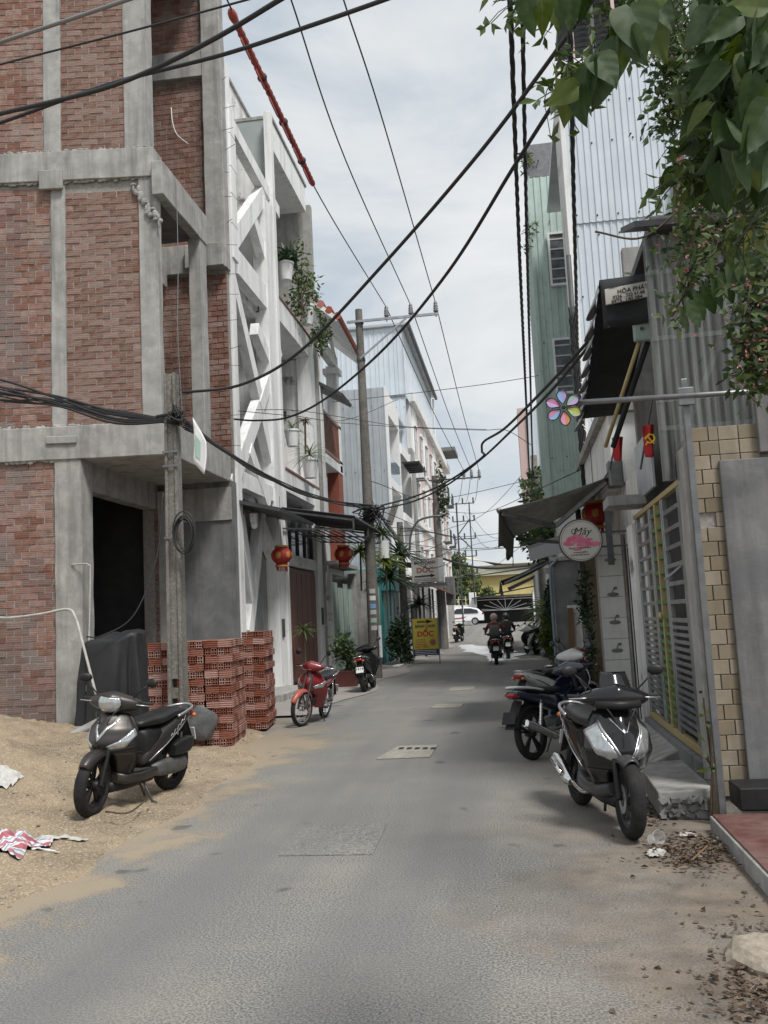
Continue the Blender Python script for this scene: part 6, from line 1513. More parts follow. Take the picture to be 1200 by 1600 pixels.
wire('lower drooping cable before the yellow wall',[(700,905,46.6),(740,900,48),(790,893,42),(840,885,30)],.03)
wire('thin hanging cable down the front of the unfinished building',[Vector((-5.82,15.6,10.1)),Vector((-5.8,15.55,8.5)),Vector((-5.82,15.5,7.0)),Vector((-5.8,15.6,5.4))],.008,'wire_grey')
wire('slack cable hanging from the slab to the tarp',[(255,770,14.9),(245,870,14.7),(210,960,14.4),(160,993,14.2),(135,995,14.2)],.012)
wire('loose white wire on the brick wall at upper left',[Vector((-7.0,18.56,13.4)),Vector((-6.95,18.5,13.0)),Vector((-6.85,18.5,12.7)),Vector((-6.6,18.5,12.45))],.012,'print_white')
# dense web of thin service drops around the clamp of the tall pole
for k in range(6):
    wire('thin service cable looping around the tall pole clamp',[Vector((PX+.1,PY-.2,4.8)),Vector((PX+.6+.2*k,PY-.4,4.3-.25*k)),Vector((PX+1.2+.3*k,PY+2,4.4-.1*k)),Vector((-4.3,35,5.0+.05*k))],.009,group='service cables at the tall pole',k=6,n=5)
# ------------------------------------------------------------------ hose, tarp, rubbish on the sand
wire('pale hose along the brick wall bending down past the column',[(-40,948,14.3),(0,965,14.3),(60,960,14.3),(105,952,14.3),(118,965,14.2),(128,1000,14.0),(150,1085,13.6)],.022,'cloth_white',name='hose')
wire('thin white conduit beside the dark opening',[(112,882,14.9),(138,882,14.8),(141,900,14.8),(139,1000,14.7),(135,1080,14.4)],.012,'cloth_white',name='conduit')
def tarp(u,v):
    th=2*math.pi*v; ca,sa=math.cos(th),math.sin(th)
    if u<.25: k=u/.25; h=0; z=1.66+.10*math.cos(th-.3)*k-.10*k**3
    else: k=1; h=(u-.25)/.75; z=1.56+.10*math.cos(th-.3)*(1-h)-1.55*h
    a=.52+.05*h; b=.36+.06*h; e=2/3.4
    x=math.copysign(abs(ca)**e,ca)*a*k; y=math.copysign(abs(sa)**e,sa)*b*k
    f=(.16*math.sin(th*7+1.5*math.sin(th*2))+.08*math.sin(th*13+1+2*h))*(h**.6)+.08*NZ.noise((ca*1.5,sa*1.5,z*1.3+4))*k
    return (-6.78+x*(1+f),14.72+y*(1+f),max(.03,z+.05*NZ.noise((x*4,y*4,7))))
m=MB(); m.sheet(tarp,44,110); o=m.build('tarp_cover','tarp',smooth=True); tag(o,'dark grey tarpaulin draped over a heap in the building entrance','tarpaulin')
m=MB(); m.obox((-6.95,13.9,.16),(.5,.09,.02),rot(.2,-.35,.9)); tag(m.build('grey_plank','concrete',bevel=.005),'grey board lying on the sand at the foot of the column','board')
def mat_sack():
    m=bpy.data.materials.new('sack'); M['sack']=m; m.use_nodes=True; t=m.node_tree; N=t.nodes.new; L=t.links.new; p=t.nodes['Principled BSDF']; p.inputs['Roughness'].default_value=.6
    tc=N('ShaderNodeTexCoord'); mp=N('ShaderNodeMapping'); mp.inputs['Rotation'].default_value=(0,0,.5); L(tc.outputs['Object'],mp.inputs[0]); wv=N('ShaderNodeTexWave'); wv.inputs['Scale'].default_value=2.3; wv.inputs['Distortion'].default_value=2.2; wv.inputs['Detail'].default_value=2; L(mp.outputs[0],wv.inputs[0])
    r=N('ShaderNodeValToRGB'); r.color_ramp.interpolation='CONSTANT'; e=r.color_ramp.elements; e[0].color=(.36,.10,.12,1); e[1].position=.16; e[1].color=(.58,.60,.60,1)
    for ps,cc in ((.5,(.16,.24,.40,1)),(.66,(.58,.60,.60,1)),(.90,(.38,.16,.19,1))):
        q=e.new(ps); q.color=cc
    L(wv.outputs[0],r.inputs[0]); L(r.outputs[0],p.inputs['Base Color'])
mat_sack()
def crumple(name,mt_,c,sx,sy,h,seed,label,cat,seg=26):
    bm=bmesh.new(); bmesh.ops.create_grid(bm,x_segments=seg,y_segments=seg,size=1)
    for v in bm.verts:
        a,b=v.co.x,v.co.y; q=Vector((a*2.2,b*2.2,seed)); e=1+.25*NZ.noise(Vector((a*1.5,b*1.5,seed+5)))
        r_=min(1,max(abs(a),abs(b))); x=c[0]+a*sx*e; y=c[1]+b*sy*e
        gzv=sandh(x,y) if x<-3.1 else 0
        v.co=Vector((a*sx*e,b*sy*e,gzv+.012+h*(1-r_**2)*(.5+.6*abs(NZ.noise(q)))+.35*h*abs(NZ.noise(q*2.7))))
    me=bpy.data.meshes.new(name); bm.to_mesh(me); bm.free(); me.materials.append(M[mt_])
    o=inst(me,name,None,(c[0],c[1],0)); tag(o,label,cat); return o
p=G(5,1345); crumple('woven_sack','sack',(p.x-.05,p.y+.05),.26,.30,.15,2,'crumpled red white and blue striped sack on the sand','sack')
p=G(95,1322); crumple('white_rag','cloth_white',(p.x,p.y),.20,.05,.03,9,'torn strip of white rag near the striped sack','rag',14)
p=G(72,1340); crumple('plastic_scrap','print_white',(p.x,p.y),.10,.04,.02,12,'small white plastic scraps below the torn rag','scrap',10)
p=G(8,1262); crumple('cement_bag','paper',(p.x-.1,p.y),.22,.2,.12,14,'empty pale cement bag half buried at the sand heap','bag')
# pebbles and clods on the sand
g=MB(); rr=random.Random(3)
for k in range(900):
    x=rr.uniform(-7.5,-3.1); y=rr.uniform(4.5,14); r_=rr.uniform(.004,.018)*(1.6 if rr.random()<.06 else 1)
    g.ell((x,y,sandh(x,y)+r_*.3),(r_*rr.uniform(.8,1.5),r_,r_*.7),rot(0,0,rr.uniform(0,3)),nu=6,nv=4)
tag(g.build('pebbles','pebble',fix=False,base=(0,0,0)),'small pebbles and clods scattered on the sand','pebbles',kind='stuff')
wire('thin dry twig on the sand beside the scooter wheel',[G(165,1268,.12),G(200,1270,.12),G(228,1250,.12)],.008,'bark',name='twig',k=4)
# ------------------------------------------------------------------ road details
def slabpoly(name,mt_,pts,h,label,cat):
    m=MB(); m.poly([(p.x,p.y,.002) for p in pts][::-1],(0,0,h)); return tag(m.build(name,mt_,bevel=.004 if mt_!='asphalt' else 0,base=(0,0,0) if mt_=='asphalt' else None),label,cat)
dc=slabpoly('drain_cover','patch',[G(588,1187),G(672,1184),G(684,1165),G(622,1167)],.012,'square concrete drain patch with slotted grate in the lane centre','drain')
for k in range(5):
    a=G(622+k*12.5,1171,.014); m=MB(); m.box(a.x,a.x+.062,a.y,a.y+.17,.012,.0165); m.build('slot','dark_void',dc)
mat('patch_dark',(.115,.115,.113),(.155,.15,.142),scale=40,rough=.9,bump=.3,bscale=90,grime=((.20,.185,.155),.5,3,.5,.7))
slabpoly('concrete_patch','patch',[G(672,1107),G(720,1106),G(724,1100),G(682,1101)],.010,'small concrete patch in the lane beyond the drain grate','patch')
slabpoly('concrete_patch','patch',[G(700,1080),G(740,1078),G(742,1073),G(706,1074)],.010,'farther concrete patch in the lane before the riders','patch')
slabpoly('asphalt_patch','asphalt',[G(435,1338),G(582,1336),G(606,1286),G(478,1290)],.0035,'darker repaired rectangle in the lane nearer than the drain grate','patch')
bm=bmesh.new(); bmesh.ops.create_icosphere(bm,subdivisions=3,radius=1)
for v in bm.verts:
    c=v.co.copy(); k=1+.3*NZ.noise(c*1.5+Vector((1,6,2))); v.co=Vector((c.x*.16*k,c.y*.22*k,max(-.02,c.z*.10*k)))
me=bpy.data.meshes.new('kerb_stone'); bm.to_mesh(me); bm.free(); me.materials.append(M['pebble']); q=G(1200,1505); tag(inst(me,'kerb_stone',None,(q.x,q.y,0),(0,0,.4)),'rough tan stone at the lower right edge','stone')
mat('water',(.80,.81,.81),(.62,.63,.63),scale=1.3,rough=.25,spec=.8)  # whitened base colour stands in for sky mirrored on the wet lane
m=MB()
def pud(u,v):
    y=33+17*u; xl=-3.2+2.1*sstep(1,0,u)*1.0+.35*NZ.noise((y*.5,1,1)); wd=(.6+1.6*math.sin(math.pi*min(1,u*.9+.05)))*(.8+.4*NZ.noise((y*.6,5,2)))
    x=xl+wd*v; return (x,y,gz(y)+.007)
m.sheet(pud,30,6); o=m.build('puddle','water'); tag(o,'wet patch across the lane before the riders, sky reflection painted white','puddle')
bx_=tag(bx(None,'ramp_board','white_clean',-4.35,-4.1,31.3,32.4,.02,.07),'white board lying as a kerb ramp past the tall pole','board')
# ------------------------------------------------------------------ lanterns
def lantern(label,px,py,Y,r_):
    c=AY(px,py,Y); t=root('lantern',label,'lantern',(c.x,c.y,c.z-r_),0,'red lanterns under the entrance canopies',world=False)
    o=(0,0,r_)
    m=MB(); prof=[(r_*.6,r_*.86),(r_*.62,r_*.70)]+[(r_*math.cos(a)*1.0,r_*.86*math.sin(a)) for a in [R(55-i*11) for i in range(11)]]+[(r_*.55,-r_*.70),(r_*.55,-r_*1.0)]
    m.lathe(prof,28,o); m.build('body','lantern_red',t,smooth=True)
    for k in range(6):
        a=2*math.pi*k/6+.45; m=MB(); Mr=rot(0,0,a); m.ell(Vector(o)+Mr@Vector((r_*.93,0,0)),(r_*.09,r_*.27,r_*.33),Mr,nu=14,nv=8); m.build('medallion','lantern_gold',t,smooth=True)
    m=MB()
    for z in (.86,-1.0):
        m=MB(); m.lathe([(r_*.57,-.02),(r_*.64,-.02),(r_*.64,.02),(r_*.57,.02)],24,(0,0,r_+z*r_),closed=True); m.build('trim_ring','lantern_gold',t)
    m=MB()
    for k in range(26):
        a=2*math.pi*k/26; m.tube([(r_*.5*math.cos(a),r_*.5*math.sin(a),0),(r_*.5*math.cos(a)+random.uniform(-.01,.01),r_*.5*math.sin(a),-r_*random.uniform(.3,.55))],.007,4)
    m.build('tassel','lantern_red',t); m=MB(); m.tube([(0,0,r_*1.8),(0,0,r_*1.8+1.2)],.005,5); m.build('cord','wire',t)

lantern('red and gold lantern hanging in front of the white pier',440,868,20.6,.245)
lantern('red and gold lantern hanging under the corrugated canopy by the tall pole',537,866,24.6,.26)
lantern('red and gold lantern half hidden behind the round shop sign',930,803,15.0,.22)
# ------------------------------------------------------------------ signs
c=AY(664,891,33.6); t=root('sign_box','pale light box sign reading Bánh Canh Dốc on a canopy','sign',(c.x,c.y,c.z-.42))
w_,h_=.50,.44
m=MB(); m.box(c.x-w_,c.x+w_,c.y,c.y+.3,c.z-h_,c.z+h_); m.build('box','sign_pale',t,bevel=.01)
m=MB(); m.box(c.x+w_+.002,c.x+w_+.16,c.y+.02,c.y+.28,c.z-h_,c.z+h_); m.build('side_panel','white_clean',t)
yf=c.y-.006
text('BÁNH CANH',.17,'print_navy',t,front(c.x,yf,c.z+.28,.0),bold=.004,sx=.80); text('DỐC',.25,'print_brown',t,front(c.x,yf,c.z+.0,.0),bold=.010,sx=1.15)
m=MB(); m.poly([(c.x-.40,yf,c.z-.20),(c.x+.20,yf,c.z-.18),(c.x+.20,yf,c.z-.13),(c.x+.38,yf,c.z-.205),(c.x+.20,yf,c.z-.28),(c.x+.20,yf,c.z-.235),(c.x-.40,yf,c.z-.255)],(0,.004,0)); m.build('arrow','print_black',t)
m=MB()
for z in (-.32,-.38):
    x=-.42
    while x<.4: q=random.uniform(.02,.05); m.box(c.x+x,c.x+x+q,yf,yf+.004,c.z+z-.012,c.z+z+.012); x+=q+.018
m.build('small_print','print_black',t)
m=MB(); m.box(c.x-.7,c.x+.8,c.y-.35,c.y+1.4,c.z-h_-.14,c.z-h_-.06); m.build('canopy_shelf','steel',t)
c=AY(665,995,33.0); t=root('yellow_sign_board','yellow sign board on legs reading Bánh Canh Dốc at the lane side','sign',(c.x,c.y,0))
w_,h_=.45,.66; cz=c.z
m=MB(); m.box(c.x-w_,c.x+w_,c.y,c.y+.03,cz-h_,cz+h_); m.build('panel','sign_yellow',t); yf=c.y-.005
m=MB(); m.box(c.x-w_,c.x+w_,yf,c.y-.001,cz-h_,cz-h_+.22); bp=m.build('blue_strip','print_navy',t)
m=MB()
for z in (.17,.11,.05):
    x=-.4
    while x<.36: q=random.uniform(.02,.05); m.box(c.x+x,c.x+x+q,yf-.004,yf-.001,cz-h_+z-.012,cz-h_+z+.012); x+=q+.018
sp_=m.build('small_print','print_white',bp); sp_['kind']='stuff'
m=MB(); m.poly([(c.x-.28,yf,cz+.58),(c.x+.06,yf,cz+.58),(c.x+.06,yf,cz+.62),(c.x+.28,yf,cz+.545),(c.x+.06,yf,cz+.47),(c.x+.06,yf,cz+.51),(c.x-.28,yf,cz+.51)],(0,.004,0)); m.build('arrow','print_black',t)
text('VÀO 20M',.075,'sign_yellow',t,front(c.x-.10,yf-.005,cz+.545),sx=.9)
text('BÁNH CANH',.15,'print_navy',t,front(c.x,yf,cz+.38,.0),bold=.004,sx=.82); text('DỐC',.25,'print_red',t,front(c.x,yf,cz+.10,.0),bold=.010,sx=1.1); text('HỦ TIẾU',.13,'print_red',t,front(c.x-.14,yf,cz-.36),bold=.003)
m=MB()
for z in (-.10,-.18,-.26):
    x=-.38
    while x<-.02: q=random.uniform(.03,.06); m.box(c.x+x,c.x+x+q,yf,yf+.003,cz+z-.018,cz+z+.018); x+=q+.02
m.build('menu_lines','print_brown',t)
m=MB(); m.lathe([(0,0),(.095,0),(.095,.003),(0,.003)],18,(c.x+.25,yf+.002,cz-.20),rot(R(90),0,0)); m.lathe([(.105,0),(.12,0),(.12,.003),(.105,.003)],18,(c.x+.25,yf+.002,cz-.20),rot(R(90),0,0),closed=True); m.build('bowl_emblem','print_brown',t)
m=MB()
for s in (-1,1): m=MB(); m.box(c.x+s*(w_+.02)-.02,c.x+s*(w_+.02)+.02,c.y-.01,c.y+.03,0,cz+h_); m.build('leg','steel',t)
# ------------------------------------------------------------------ car at the end of the lane
cp=AY(757,976,84.5)
t=root('white_car','white hatchback car crossing at the end of the lane','car',(cp.x-2.1,84.5,.8),0,world=False)
prof=[(-2.1,.35),(-2.1,.75),(-2.0,.98),(-1.55,1.05),(-.95,1.50),(-.3,1.63),(.9,1.62),(1.6,1.45),(1.98,1.10),(2.1,.85),(2.12,.35)]
def carsec(sg,inset): return [(x,sg*(.88-inset*(max(0,z-.95)*.32)),z+.0) for x,z in prof]
m=MB(); A=carsec(-1,1); B=carsec(1,1); n=len(A); m.add(A+B,[tuple(range(n)),tuple(reversed(range(n,2*n)))]+[(i,(i+1)%n,n+(i+1)%n,n+i) for i in range(n)]); m.build('body','car_paint',t,bevel=.06,smooth=True,angle=50)
for s in (-1,1):
    for wpts in ([(-.85,1.05),(-.35,1.50),(.25,1.52),(.25,1.05)],[(.33,1.05),(.33,1.52),(.95,1.50),(1.55,1.32),(1.65,1.08)]):
        m=MB(); m.poly([(x,s*(.885-max(0,z-.95)*.32),z) for x,z in wpts],(0,s*.006,0)); m.build('side_window','dark_glass',t)
    for x in (-1.3,1.3):
        m=MB(); m.lathe([(0,-.12),(.20,-.12),(.33,-.10),(.34,0),(.33,.1),(0,.1)],22,(x,s*.80,.34),rot(R(90),0,0)); wl=m.build('wheel','tyre',t,smooth=True,angle=40)
        m=MB(); m.lathe([(0,0),(.05,.02),(.2,.01),(.22,-.01)],18,(x,s*.925,.34),rot(R(90)*-s*-1,0,0)); m.build('hubcap','silver',wl)
    m=MB(); m.obox((2.02,s*.72,.98),(.06,.14,.07)); m.build('tail_lamp','lamp_red',t,bevel=.02)
m=MB(); m.poly([(-1.2,-.895,.55),(.2,-.895,.62),(.6,-.895,.80),(-.1,-.895,.70),(-1.3,-.895,.68)],(0,-.004,0)); m.build('red_swoosh','print_red',t)
# ------------------------------------------------------------------ riders
def person(name,label,loc,rz,shirt,pants,helmet,z0=0):
    t=root(name,label,'person',(loc[0],loc[1],z0),rz,'riders on the lane',world=False)
    J=dict(pel=(-.28,0,.86),sp=(-.27,0,1.02),ch=(-.22,0,1.22),nk=(-.19,0,1.40),hd=(-.165,0,1.50),ht=(-.15,0,1.60))
    rad=dict(pel=(.145,.13),sp=(.13,.11),ch=(.165,.12),nk=(.055,.055),hd=(.085,.10),ht=(.07,.08))
    E=[('pel','sp'),('sp','ch'),('ch','nk'),('nk','hd'),('hd','ht')]
    for s,q in ((1,'l'),(-1,'r')):
        J.update({'sh'+q:(-.20,s*.19,1.30),'el'+q:(-.08,s*.30,1.10),'wr'+q:(.20,s*.30,1.02),'ha'+q:(.30,s*.29,1.0),'hp'+q:(-.24,s*.11,.82),'kn'+q:(.16,s*.17,.74),'an'+q:(.10,s*.17,.40),'to'+q:(.24,s*.18,.365)})
        rad.update({'sh'+q:(.072,.07),'el'+q:(.05,.05),'wr'+q:(.034,.034),'ha'+q:(.042,.03),'hp'+q:(.10,.10),'kn'+q:(.068,.07),'an'+q:(.045,.045),'to'+q:(.04,.03)})
        E+= [('ch','sh'+q),('sh'+q,'el'+q),('el'+q,'wr'+q),('wr'+q,'ha'+q),('pel','hp'+q),('hp'+q,'kn'+q),('kn'+q,'an'+q),('an'+q,'to'+q)]
    ks=list(J); me=bpy.data.meshes.new('sk'); me.from_pydata([J[k] for k in ks],[(ks.index(a),ks.index(b)) for a,b in E],[]); ob=bpy.data.objects.new('tmp_body',me); COL.objects.link(ob)
    md=ob.modifiers.new('skin','SKIN'); sk=me.skin_vertices[0].data
    for i,k in enumerate(ks): sk[i].radius=rad[k]; sk[i].use_root=(k=='pel')
    s2=ob.modifiers.new('sub','SUBSURF'); s2.levels=s2.render_levels=2
    bpy.context.view_layer.update(); m2=bpy.data.meshes.new_from_object(ob.evaluated_get(bpy.context.evaluated_depsgraph_get())); bpy.data.objects.remove(ob)
    m2.materials.clear()
    for q in ('skin',shirt,pants,'black_plastic'): m2.materials.append(M[q])
    for f in m2.polygons:
        c=f.center; f.use_smooth=True
        if c.z>1.385: f.material_index=0
        elif c.x>-.02 and c.z>.94: f.material_index=0
        elif c.z>.90: f.material_index=1
        elif c.z<.44: f.material_index=3
        elif c.z<.60: f.material_index=0
        else: f.material_index=2
    o=bpy.data.objects.new('body',m2); COL.objects.link(o); o.parent=t
    m=MB(); m.ell((-.165,0,1.56),(.145,.125,.13),nu=18,nv=12); m.build('helmet',helmet,t,smooth=True); m=MB(); m.ell((-.06,0,1.52),(.10,.12,.03),nu=14,nv=6); m.build('helmet_peak',helmet,t,smooth=True)
    m=MB(); m.ell((-.05,0,1.475),(.03,.02,.025)); m.build('nose','skin',t,smooth=True)
    return t
hA=heading((-.78,30.6),(-.83,31.84))
person('person','person in a navy top and pink helmet riding the nearer scooter',(-.805,31.22),hA,'cloth_red','cloth_navy','helmet_pink')
person('person','person in black with a dark helmet riding ahead of the pink helmet',(-.445,34.72),hA,'cloth_black','cloth_black','helmet_dark')
m=MB(); m.loft([(0,0,0,.15,.06,3),(.12,0,0,.18,.11,3),(.30,0,0,.17,.12,3),(.40,0,.02,.12,.07,2.5)],16,axis='z'); bk=m.mesh('backpack','cloth_grey',smooth=True)
o=inst(bk,'backpack',None,(-.79,30.72,.90),(0,0,hA-R(90)+math.pi)); tag(o,'round grey green backpack on the pink helmeted rider','backpack')
person('person','rider in dark blue farthest down the lane near the gateway',(-.55,44.0),hA,'cloth_navy','cloth_navy','helmet_dark',gz(44)); place(scooter,(-.55,43.4),(-.6,44.6),name='scooter',label='black scooter ridden by the farthest rider in dark blue',style='black',z0=gz(44))
# ------------------------------------------------------------------ plants
def leaf_mesh(name,mt_,L_=1,W=.75,heart=True,fold=.18,droop=.25,nu=5,nv=4):
    m=MB()
    def fn(u,v):
        s=2*v-1
        if heart: w_=W/2*(max(0,math.sin(math.pi*min(1,u**.55)))**.9*(1-.12*u) if u>0 else .10)
        else: w_=W/2*math.sin(math.pi*min(1,max(0,u*.96+.02)))**.8
        back=-.10*(abs(s)**1.5)*(1-u)**3 if heart else 0
        return (s*w_, u*L_+back, fold*abs(s)*w_-droop*u*u*L_+.03*math.sin(u*9)*abs(s))
    m.sheet(fn,nu,nv); me=m.mesh(name,mt_,smooth=True); return me
LB=leaf_mesh('leaf','leaf_big',W=.86,nu=9,nv=6); LB2=leaf_mesh('leaf','leaf_big',W=.62,fold=.32,droop=.1,nu=9,nv=6); LB3=leaf_mesh('leaf','leaf_backlit',W=.68,fold=.25,droop=.3,nu=9,nv=6); LYm=leaf_mesh('leaf','leaf_yellow',W=.55)
def orient(base,tip,nrm):
    d=(tip-base); L_=d.length; d.normalize(); n=nrm-d*nrm.dot(d)
    n=n.normalized() if n.length>1e-4 else d.orthogonal(); x=d.cross(n)
    return Matrix((( x.x,d.x,n.x),(x.y,d.y,n.y),(x.z,d.z,n.z))),L_
V=root('climbing_vine','broad leaved vine hanging into the top right of the view','plant',(1.0,2.4,3.2))
rv=random.Random(11)
def vleaf(b,tp,Y,me=None,jit=.12):
    B=AY(b[0],b[1],Y); T=AY(tp[0],tp[1],Y+rv.uniform(-jit,jit)*.5)
    n=Vector((rv.uniform(-1.1,1.1),-.8+rv.uniform(-.5,.6),rv.uniform(-.5,.9))); M3,L_=orient(B,T,n)
    o=inst(me or rv.choice((LB,LB,LB2,LB2,LB3)),'leaf',V,B,M3.to_euler(),(L_*rv.uniform(.85,1.05),L_,L_)); return o
for b,tp in (((806,2),(797,48)),((826,-5),(828,68)),((846,-5),(852,62)),((872,-8),(880,54)),((893,-5),(890,62)),((915,-8),(902,42)),((860,-10),(868,40)),((835,-12),(815,30)),
  ((1000,5),(1045,98)),((985,12),(1012,88)),((1020,-5),(1062,60)),((965,50),(978,130)),((985,50),(1014,112)),((930,88),(972,132)),((944,92),(934,180)),((916,105),(896,202)),((892,125),(879,204)),((902,135),(850,168)),((885,145),(856,172)),((960,62),(942,152)),((932,85),(908,152)),((950,40),(1000,60)),((990,-10),(960,45)),((1040,-10),(1000,30)),((915,110),(893,150))):
    tp=(b[0]+(tp[0]-b[0])*.86,b[1]+(tp[1]-b[1])*.86); vleaf(b,tp,rv.uniform(2.25,2.5),rv.choice((LB,LB2,LB3,LB3,None)))
for k in range(200):
    x=1222-112*abs(rv.random())**1.2; y=rv.uniform(-60,262)
    if x<1120 and 120<y<200 and rv.random()<.7: continue
    L_=rv.uniform(40,90); a=rv.gauss(R(95),R(38)); vleaf((x,y),(x+L_*math.cos(a),y+L_*math.sin(a)),rv.uniform(2.1,2.8))
for b,tp in (((1062,268),(1028,292)),((1098,275),(1105,320)),((1085,250),(1130,272)),((1090,300),(1070,330)),((1110,285),(1150,305)),((1060,285),(1045,315)),((1195,300),(1176,385))): vleaf(b,tp,2.6)
for b,tp in (((1180,340),(1152,395)),((1200,350),(1205,385)),((1190,365),(1180,392)),((1165,345),(1150,372))): vleaf(b,tp,2.9,LYm)
m=MB()
for pts in ([(1060,-30),(1000,0),(950,55),(905,125),(850,160)],[(940,-30),(880,-10),(800,5)],[(1150,-40),(1150,60),(1120,170),(1105,260),(1060,280)],[(1210,250),(1190,320),(1150,380)]): m.tube(catmull([AY(x,y,2.45) for x,y in pts],6),.005,6)
m.build('stem','leaf_dark',V,smooth=True)
yl=MB(); tw=MB(); pts_=[]
for pts in ([(1060,-30),(1000,0),(950,55),(905,125),(850,160)],[(940,-30),(880,-10),(800,5)],[(1150,-40),(1150,60),(1120,170),(1105,260),(1060,280)],[(1140,0),(1105,90),(1090,180)],[(1210,250),(1190,320),(1150,380)]):
    for q in catmull([AY(x,y,2.5) for x,y in pts],7):
        for _ in range(4):
            e_=q+Vector((rv.gauss(0,.05),rv.gauss(0,.06),rv.gauss(-.02,.05))); tw.tube([q,q.lerp(e_,.5)+Vector((0,0,.01)),e_],.0016,4); pts_ += [e_]*3

def scatter_leaves(mb,pts,size,rr,elong=1.0,wid=.55,up=.4):
    for p in pts:
        d=Vector((rr.gauss(0,1),rr.gauss(0,1),rr.gauss(-.25,.8)+up)).normalized(); n=Vector((rr.gauss(0,1),rr.gauss(0,1),rr.gauss(.6,1))); n=(n-d*n.dot(d))
        n=n.normalized() if n.length>1e-3 else d.orthogonal(); x=d.cross(n); L_=size*rr.uniform(.6,1.3)*elong; w_=size*wid*rr.uniform(.7,1.2)
        p=Vector(p); mb.add([p,p+d*L_*.45+x*w_*.5+n*L_*.06,p+d*L_-n*L_*.08,p+d*L_*.45-x*w_*.5+n*L_*.06],[(0,1,2),(0,2,3)])
scatter_leaves(yl,pts_,.042,rv,1.1,.5,-.2); o=yl.build('young_leaves','leaf_small',V,fix=False); o['kind']='stuff'; o=tw.build('twigs','leaf_dark',V,fix=False); o['kind']='stuff'
C=root('flowering_creeper','small leaved creeper with pink flower clusters at the right edge','plant',(1.9,5,3.5))
fo=MB(); fd=MB(); fl=MB(); ps=[]; pd=[]
def spray(pts,Y,wid_,n,prob_f=.1):
    c=[AY(x,y,Y) for x,y in pts]; cc=catmull(c,10)
    for k in range(n):
        q=rv.choice(cc); w_=wid_*Y/FPX; p=q+Vector((rv.gauss(0,w_*.45),rv.gauss(0,w_*.45),rv.gauss(0,w_*.45)))
        (ps if rv.random()<.62 else pd).append(p)
        if rv.random()<prob_f: 
            for i in range(2):
                f=p+Vector((rv.gauss(0,.03),rv.gauss(0,.03)-.05,rv.gauss(0,.03))); scatter_leaves(fl,[f]*2,.020,rv,1,.5,0)
    mst=MB(); mst.tube(cc,.006,5); mst.build('stem','bark',C)
spray([(1030,-40),(1040,60),(1050,120),(1045,190)],5.2,42,800,.02)
spray([(1100,-40),(1090,80),(1070,160),(1110,250)],5.2,50,800,.02)
spray([(1190,200),(1130,290),(1090,340),(1075,390)],4.8,62,620,.10)
spray([(1190,330),(1120,380),(1085,430),(1050,495)],4.6,24,230,.16)
spray([(1200,330),(1150,410),(1120,440),(1075,470)],4.7,24,160,.06)
spray([(1220,380),(1195,450),(1170,520),(1180,590)],4.3,46,560,.12)
spray([(1215,470),(1190,560),(1200,600)],4.3,40,300,.10)
spray([(1160,250),(1180,300),(1190,380)],5.0,70,420,.04)
scatter_leaves(fo,ps,.058,rv,1.1,.55,-.1); scatter_leaves(fd,pd,.055,rv,1.1,.55,-.1)
o=fo.build('foliage','leaf_small',C,fix=False); o['kind']='stuff'; o=fd.build('foliage','leaf_dark',C,fix=False); o['kind']='stuff'; o=fl.build('flowers','flower_pink',C,fix=False); o['kind']='stuff'
# pinnate spray of glossy leaves in front of the clear sheet
LP=leaf_mesh('leaf','leaf_big',W=.42,heart=False,fold=.1,droop=.12,nu=5,nv=2)
for k in range(9):
    f=k/8; bx0=1160-100*f; by0=392+85*f
    for s in (1,):
        B=AY(bx0,by0,4.4); T=AY(bx0+26-8*f+rv.uniform(-4,4),by0+52-10*f,4.42+rv.uniform(-.05,.05)); M3,L_=orient(B,T,Vector((rv.uniform(-.6,.6),-1,rv.uniform(0,.8)))); inst(LP,'leaf',C,B,M3.to_euler(),(L_,L_,L_))
wire('bare dark twig reaching left from the creeper',[(1100,300,4.8),(1060,330,4.8),(1000,372,4.8),(930,362,4.9)],.006,'bark',name='twig')
def bush(name,label,c,r_,n,size,mt_,seed,trunk=True,elong=1.2,wid=.5,mt2=None,stemh=None,cat='plant',group=None,up=.4):
    rr=random.Random(seed); t=root(name,label,cat,(c[0],c[1],c[2]-r_[2]),0,group); A=[];B_=[]
    lobes=[(Vector((rr.gauss(0,.45)*r_[0],rr.gauss(0,.45)*r_[1],rr.gauss(0,.45)*r_[2])),rr.uniform(.3,.6)) for _ in range(14)]
    for k in range(n):
        lc,lr=rr.choice(lobes); d=Vector((rr.gauss(0,1),rr.gauss(0,1),rr.gauss(0,1))).normalized()*lr*rr.uniform(.55,1)
        p=Vector(c)+lc+Vector((d.x*r_[0],d.y*r_[1],d.z*r_[2])); (A if rr.random()<.6 else B_).append(p)
    m=MB(); scatter_leaves(m,A,size,rr,elong,wid,up); o=m.build('crown',mt_,t,fix=False); o['kind']='stuff'
    m=MB(); scatter_leaves(m,B_,size,rr,elong,wid,up); o=m.build('crown',mt2 or 'leaf_dark',t,fix=False); o['kind']='stuff'
    if trunk:
        m=MB(); zb=stemh if stemh is not None else c[2]-r_[2]*1.1
        for k in range(5): 
            lc=lobes[k][0]; m.tube(catmull([Vector((c[0]+rr.uniform(-.05,.05),c[1],zb)),Vector((c[0],c[1],c[2]-r_[2]*.4)),Vector(c)+lc],4),[.03*max(.6,r_[2])]*4+[.018]*4+[.008] if False else .018*max(.5,r_[2]),5)
        m.build('trunk','bark',t)
    return t
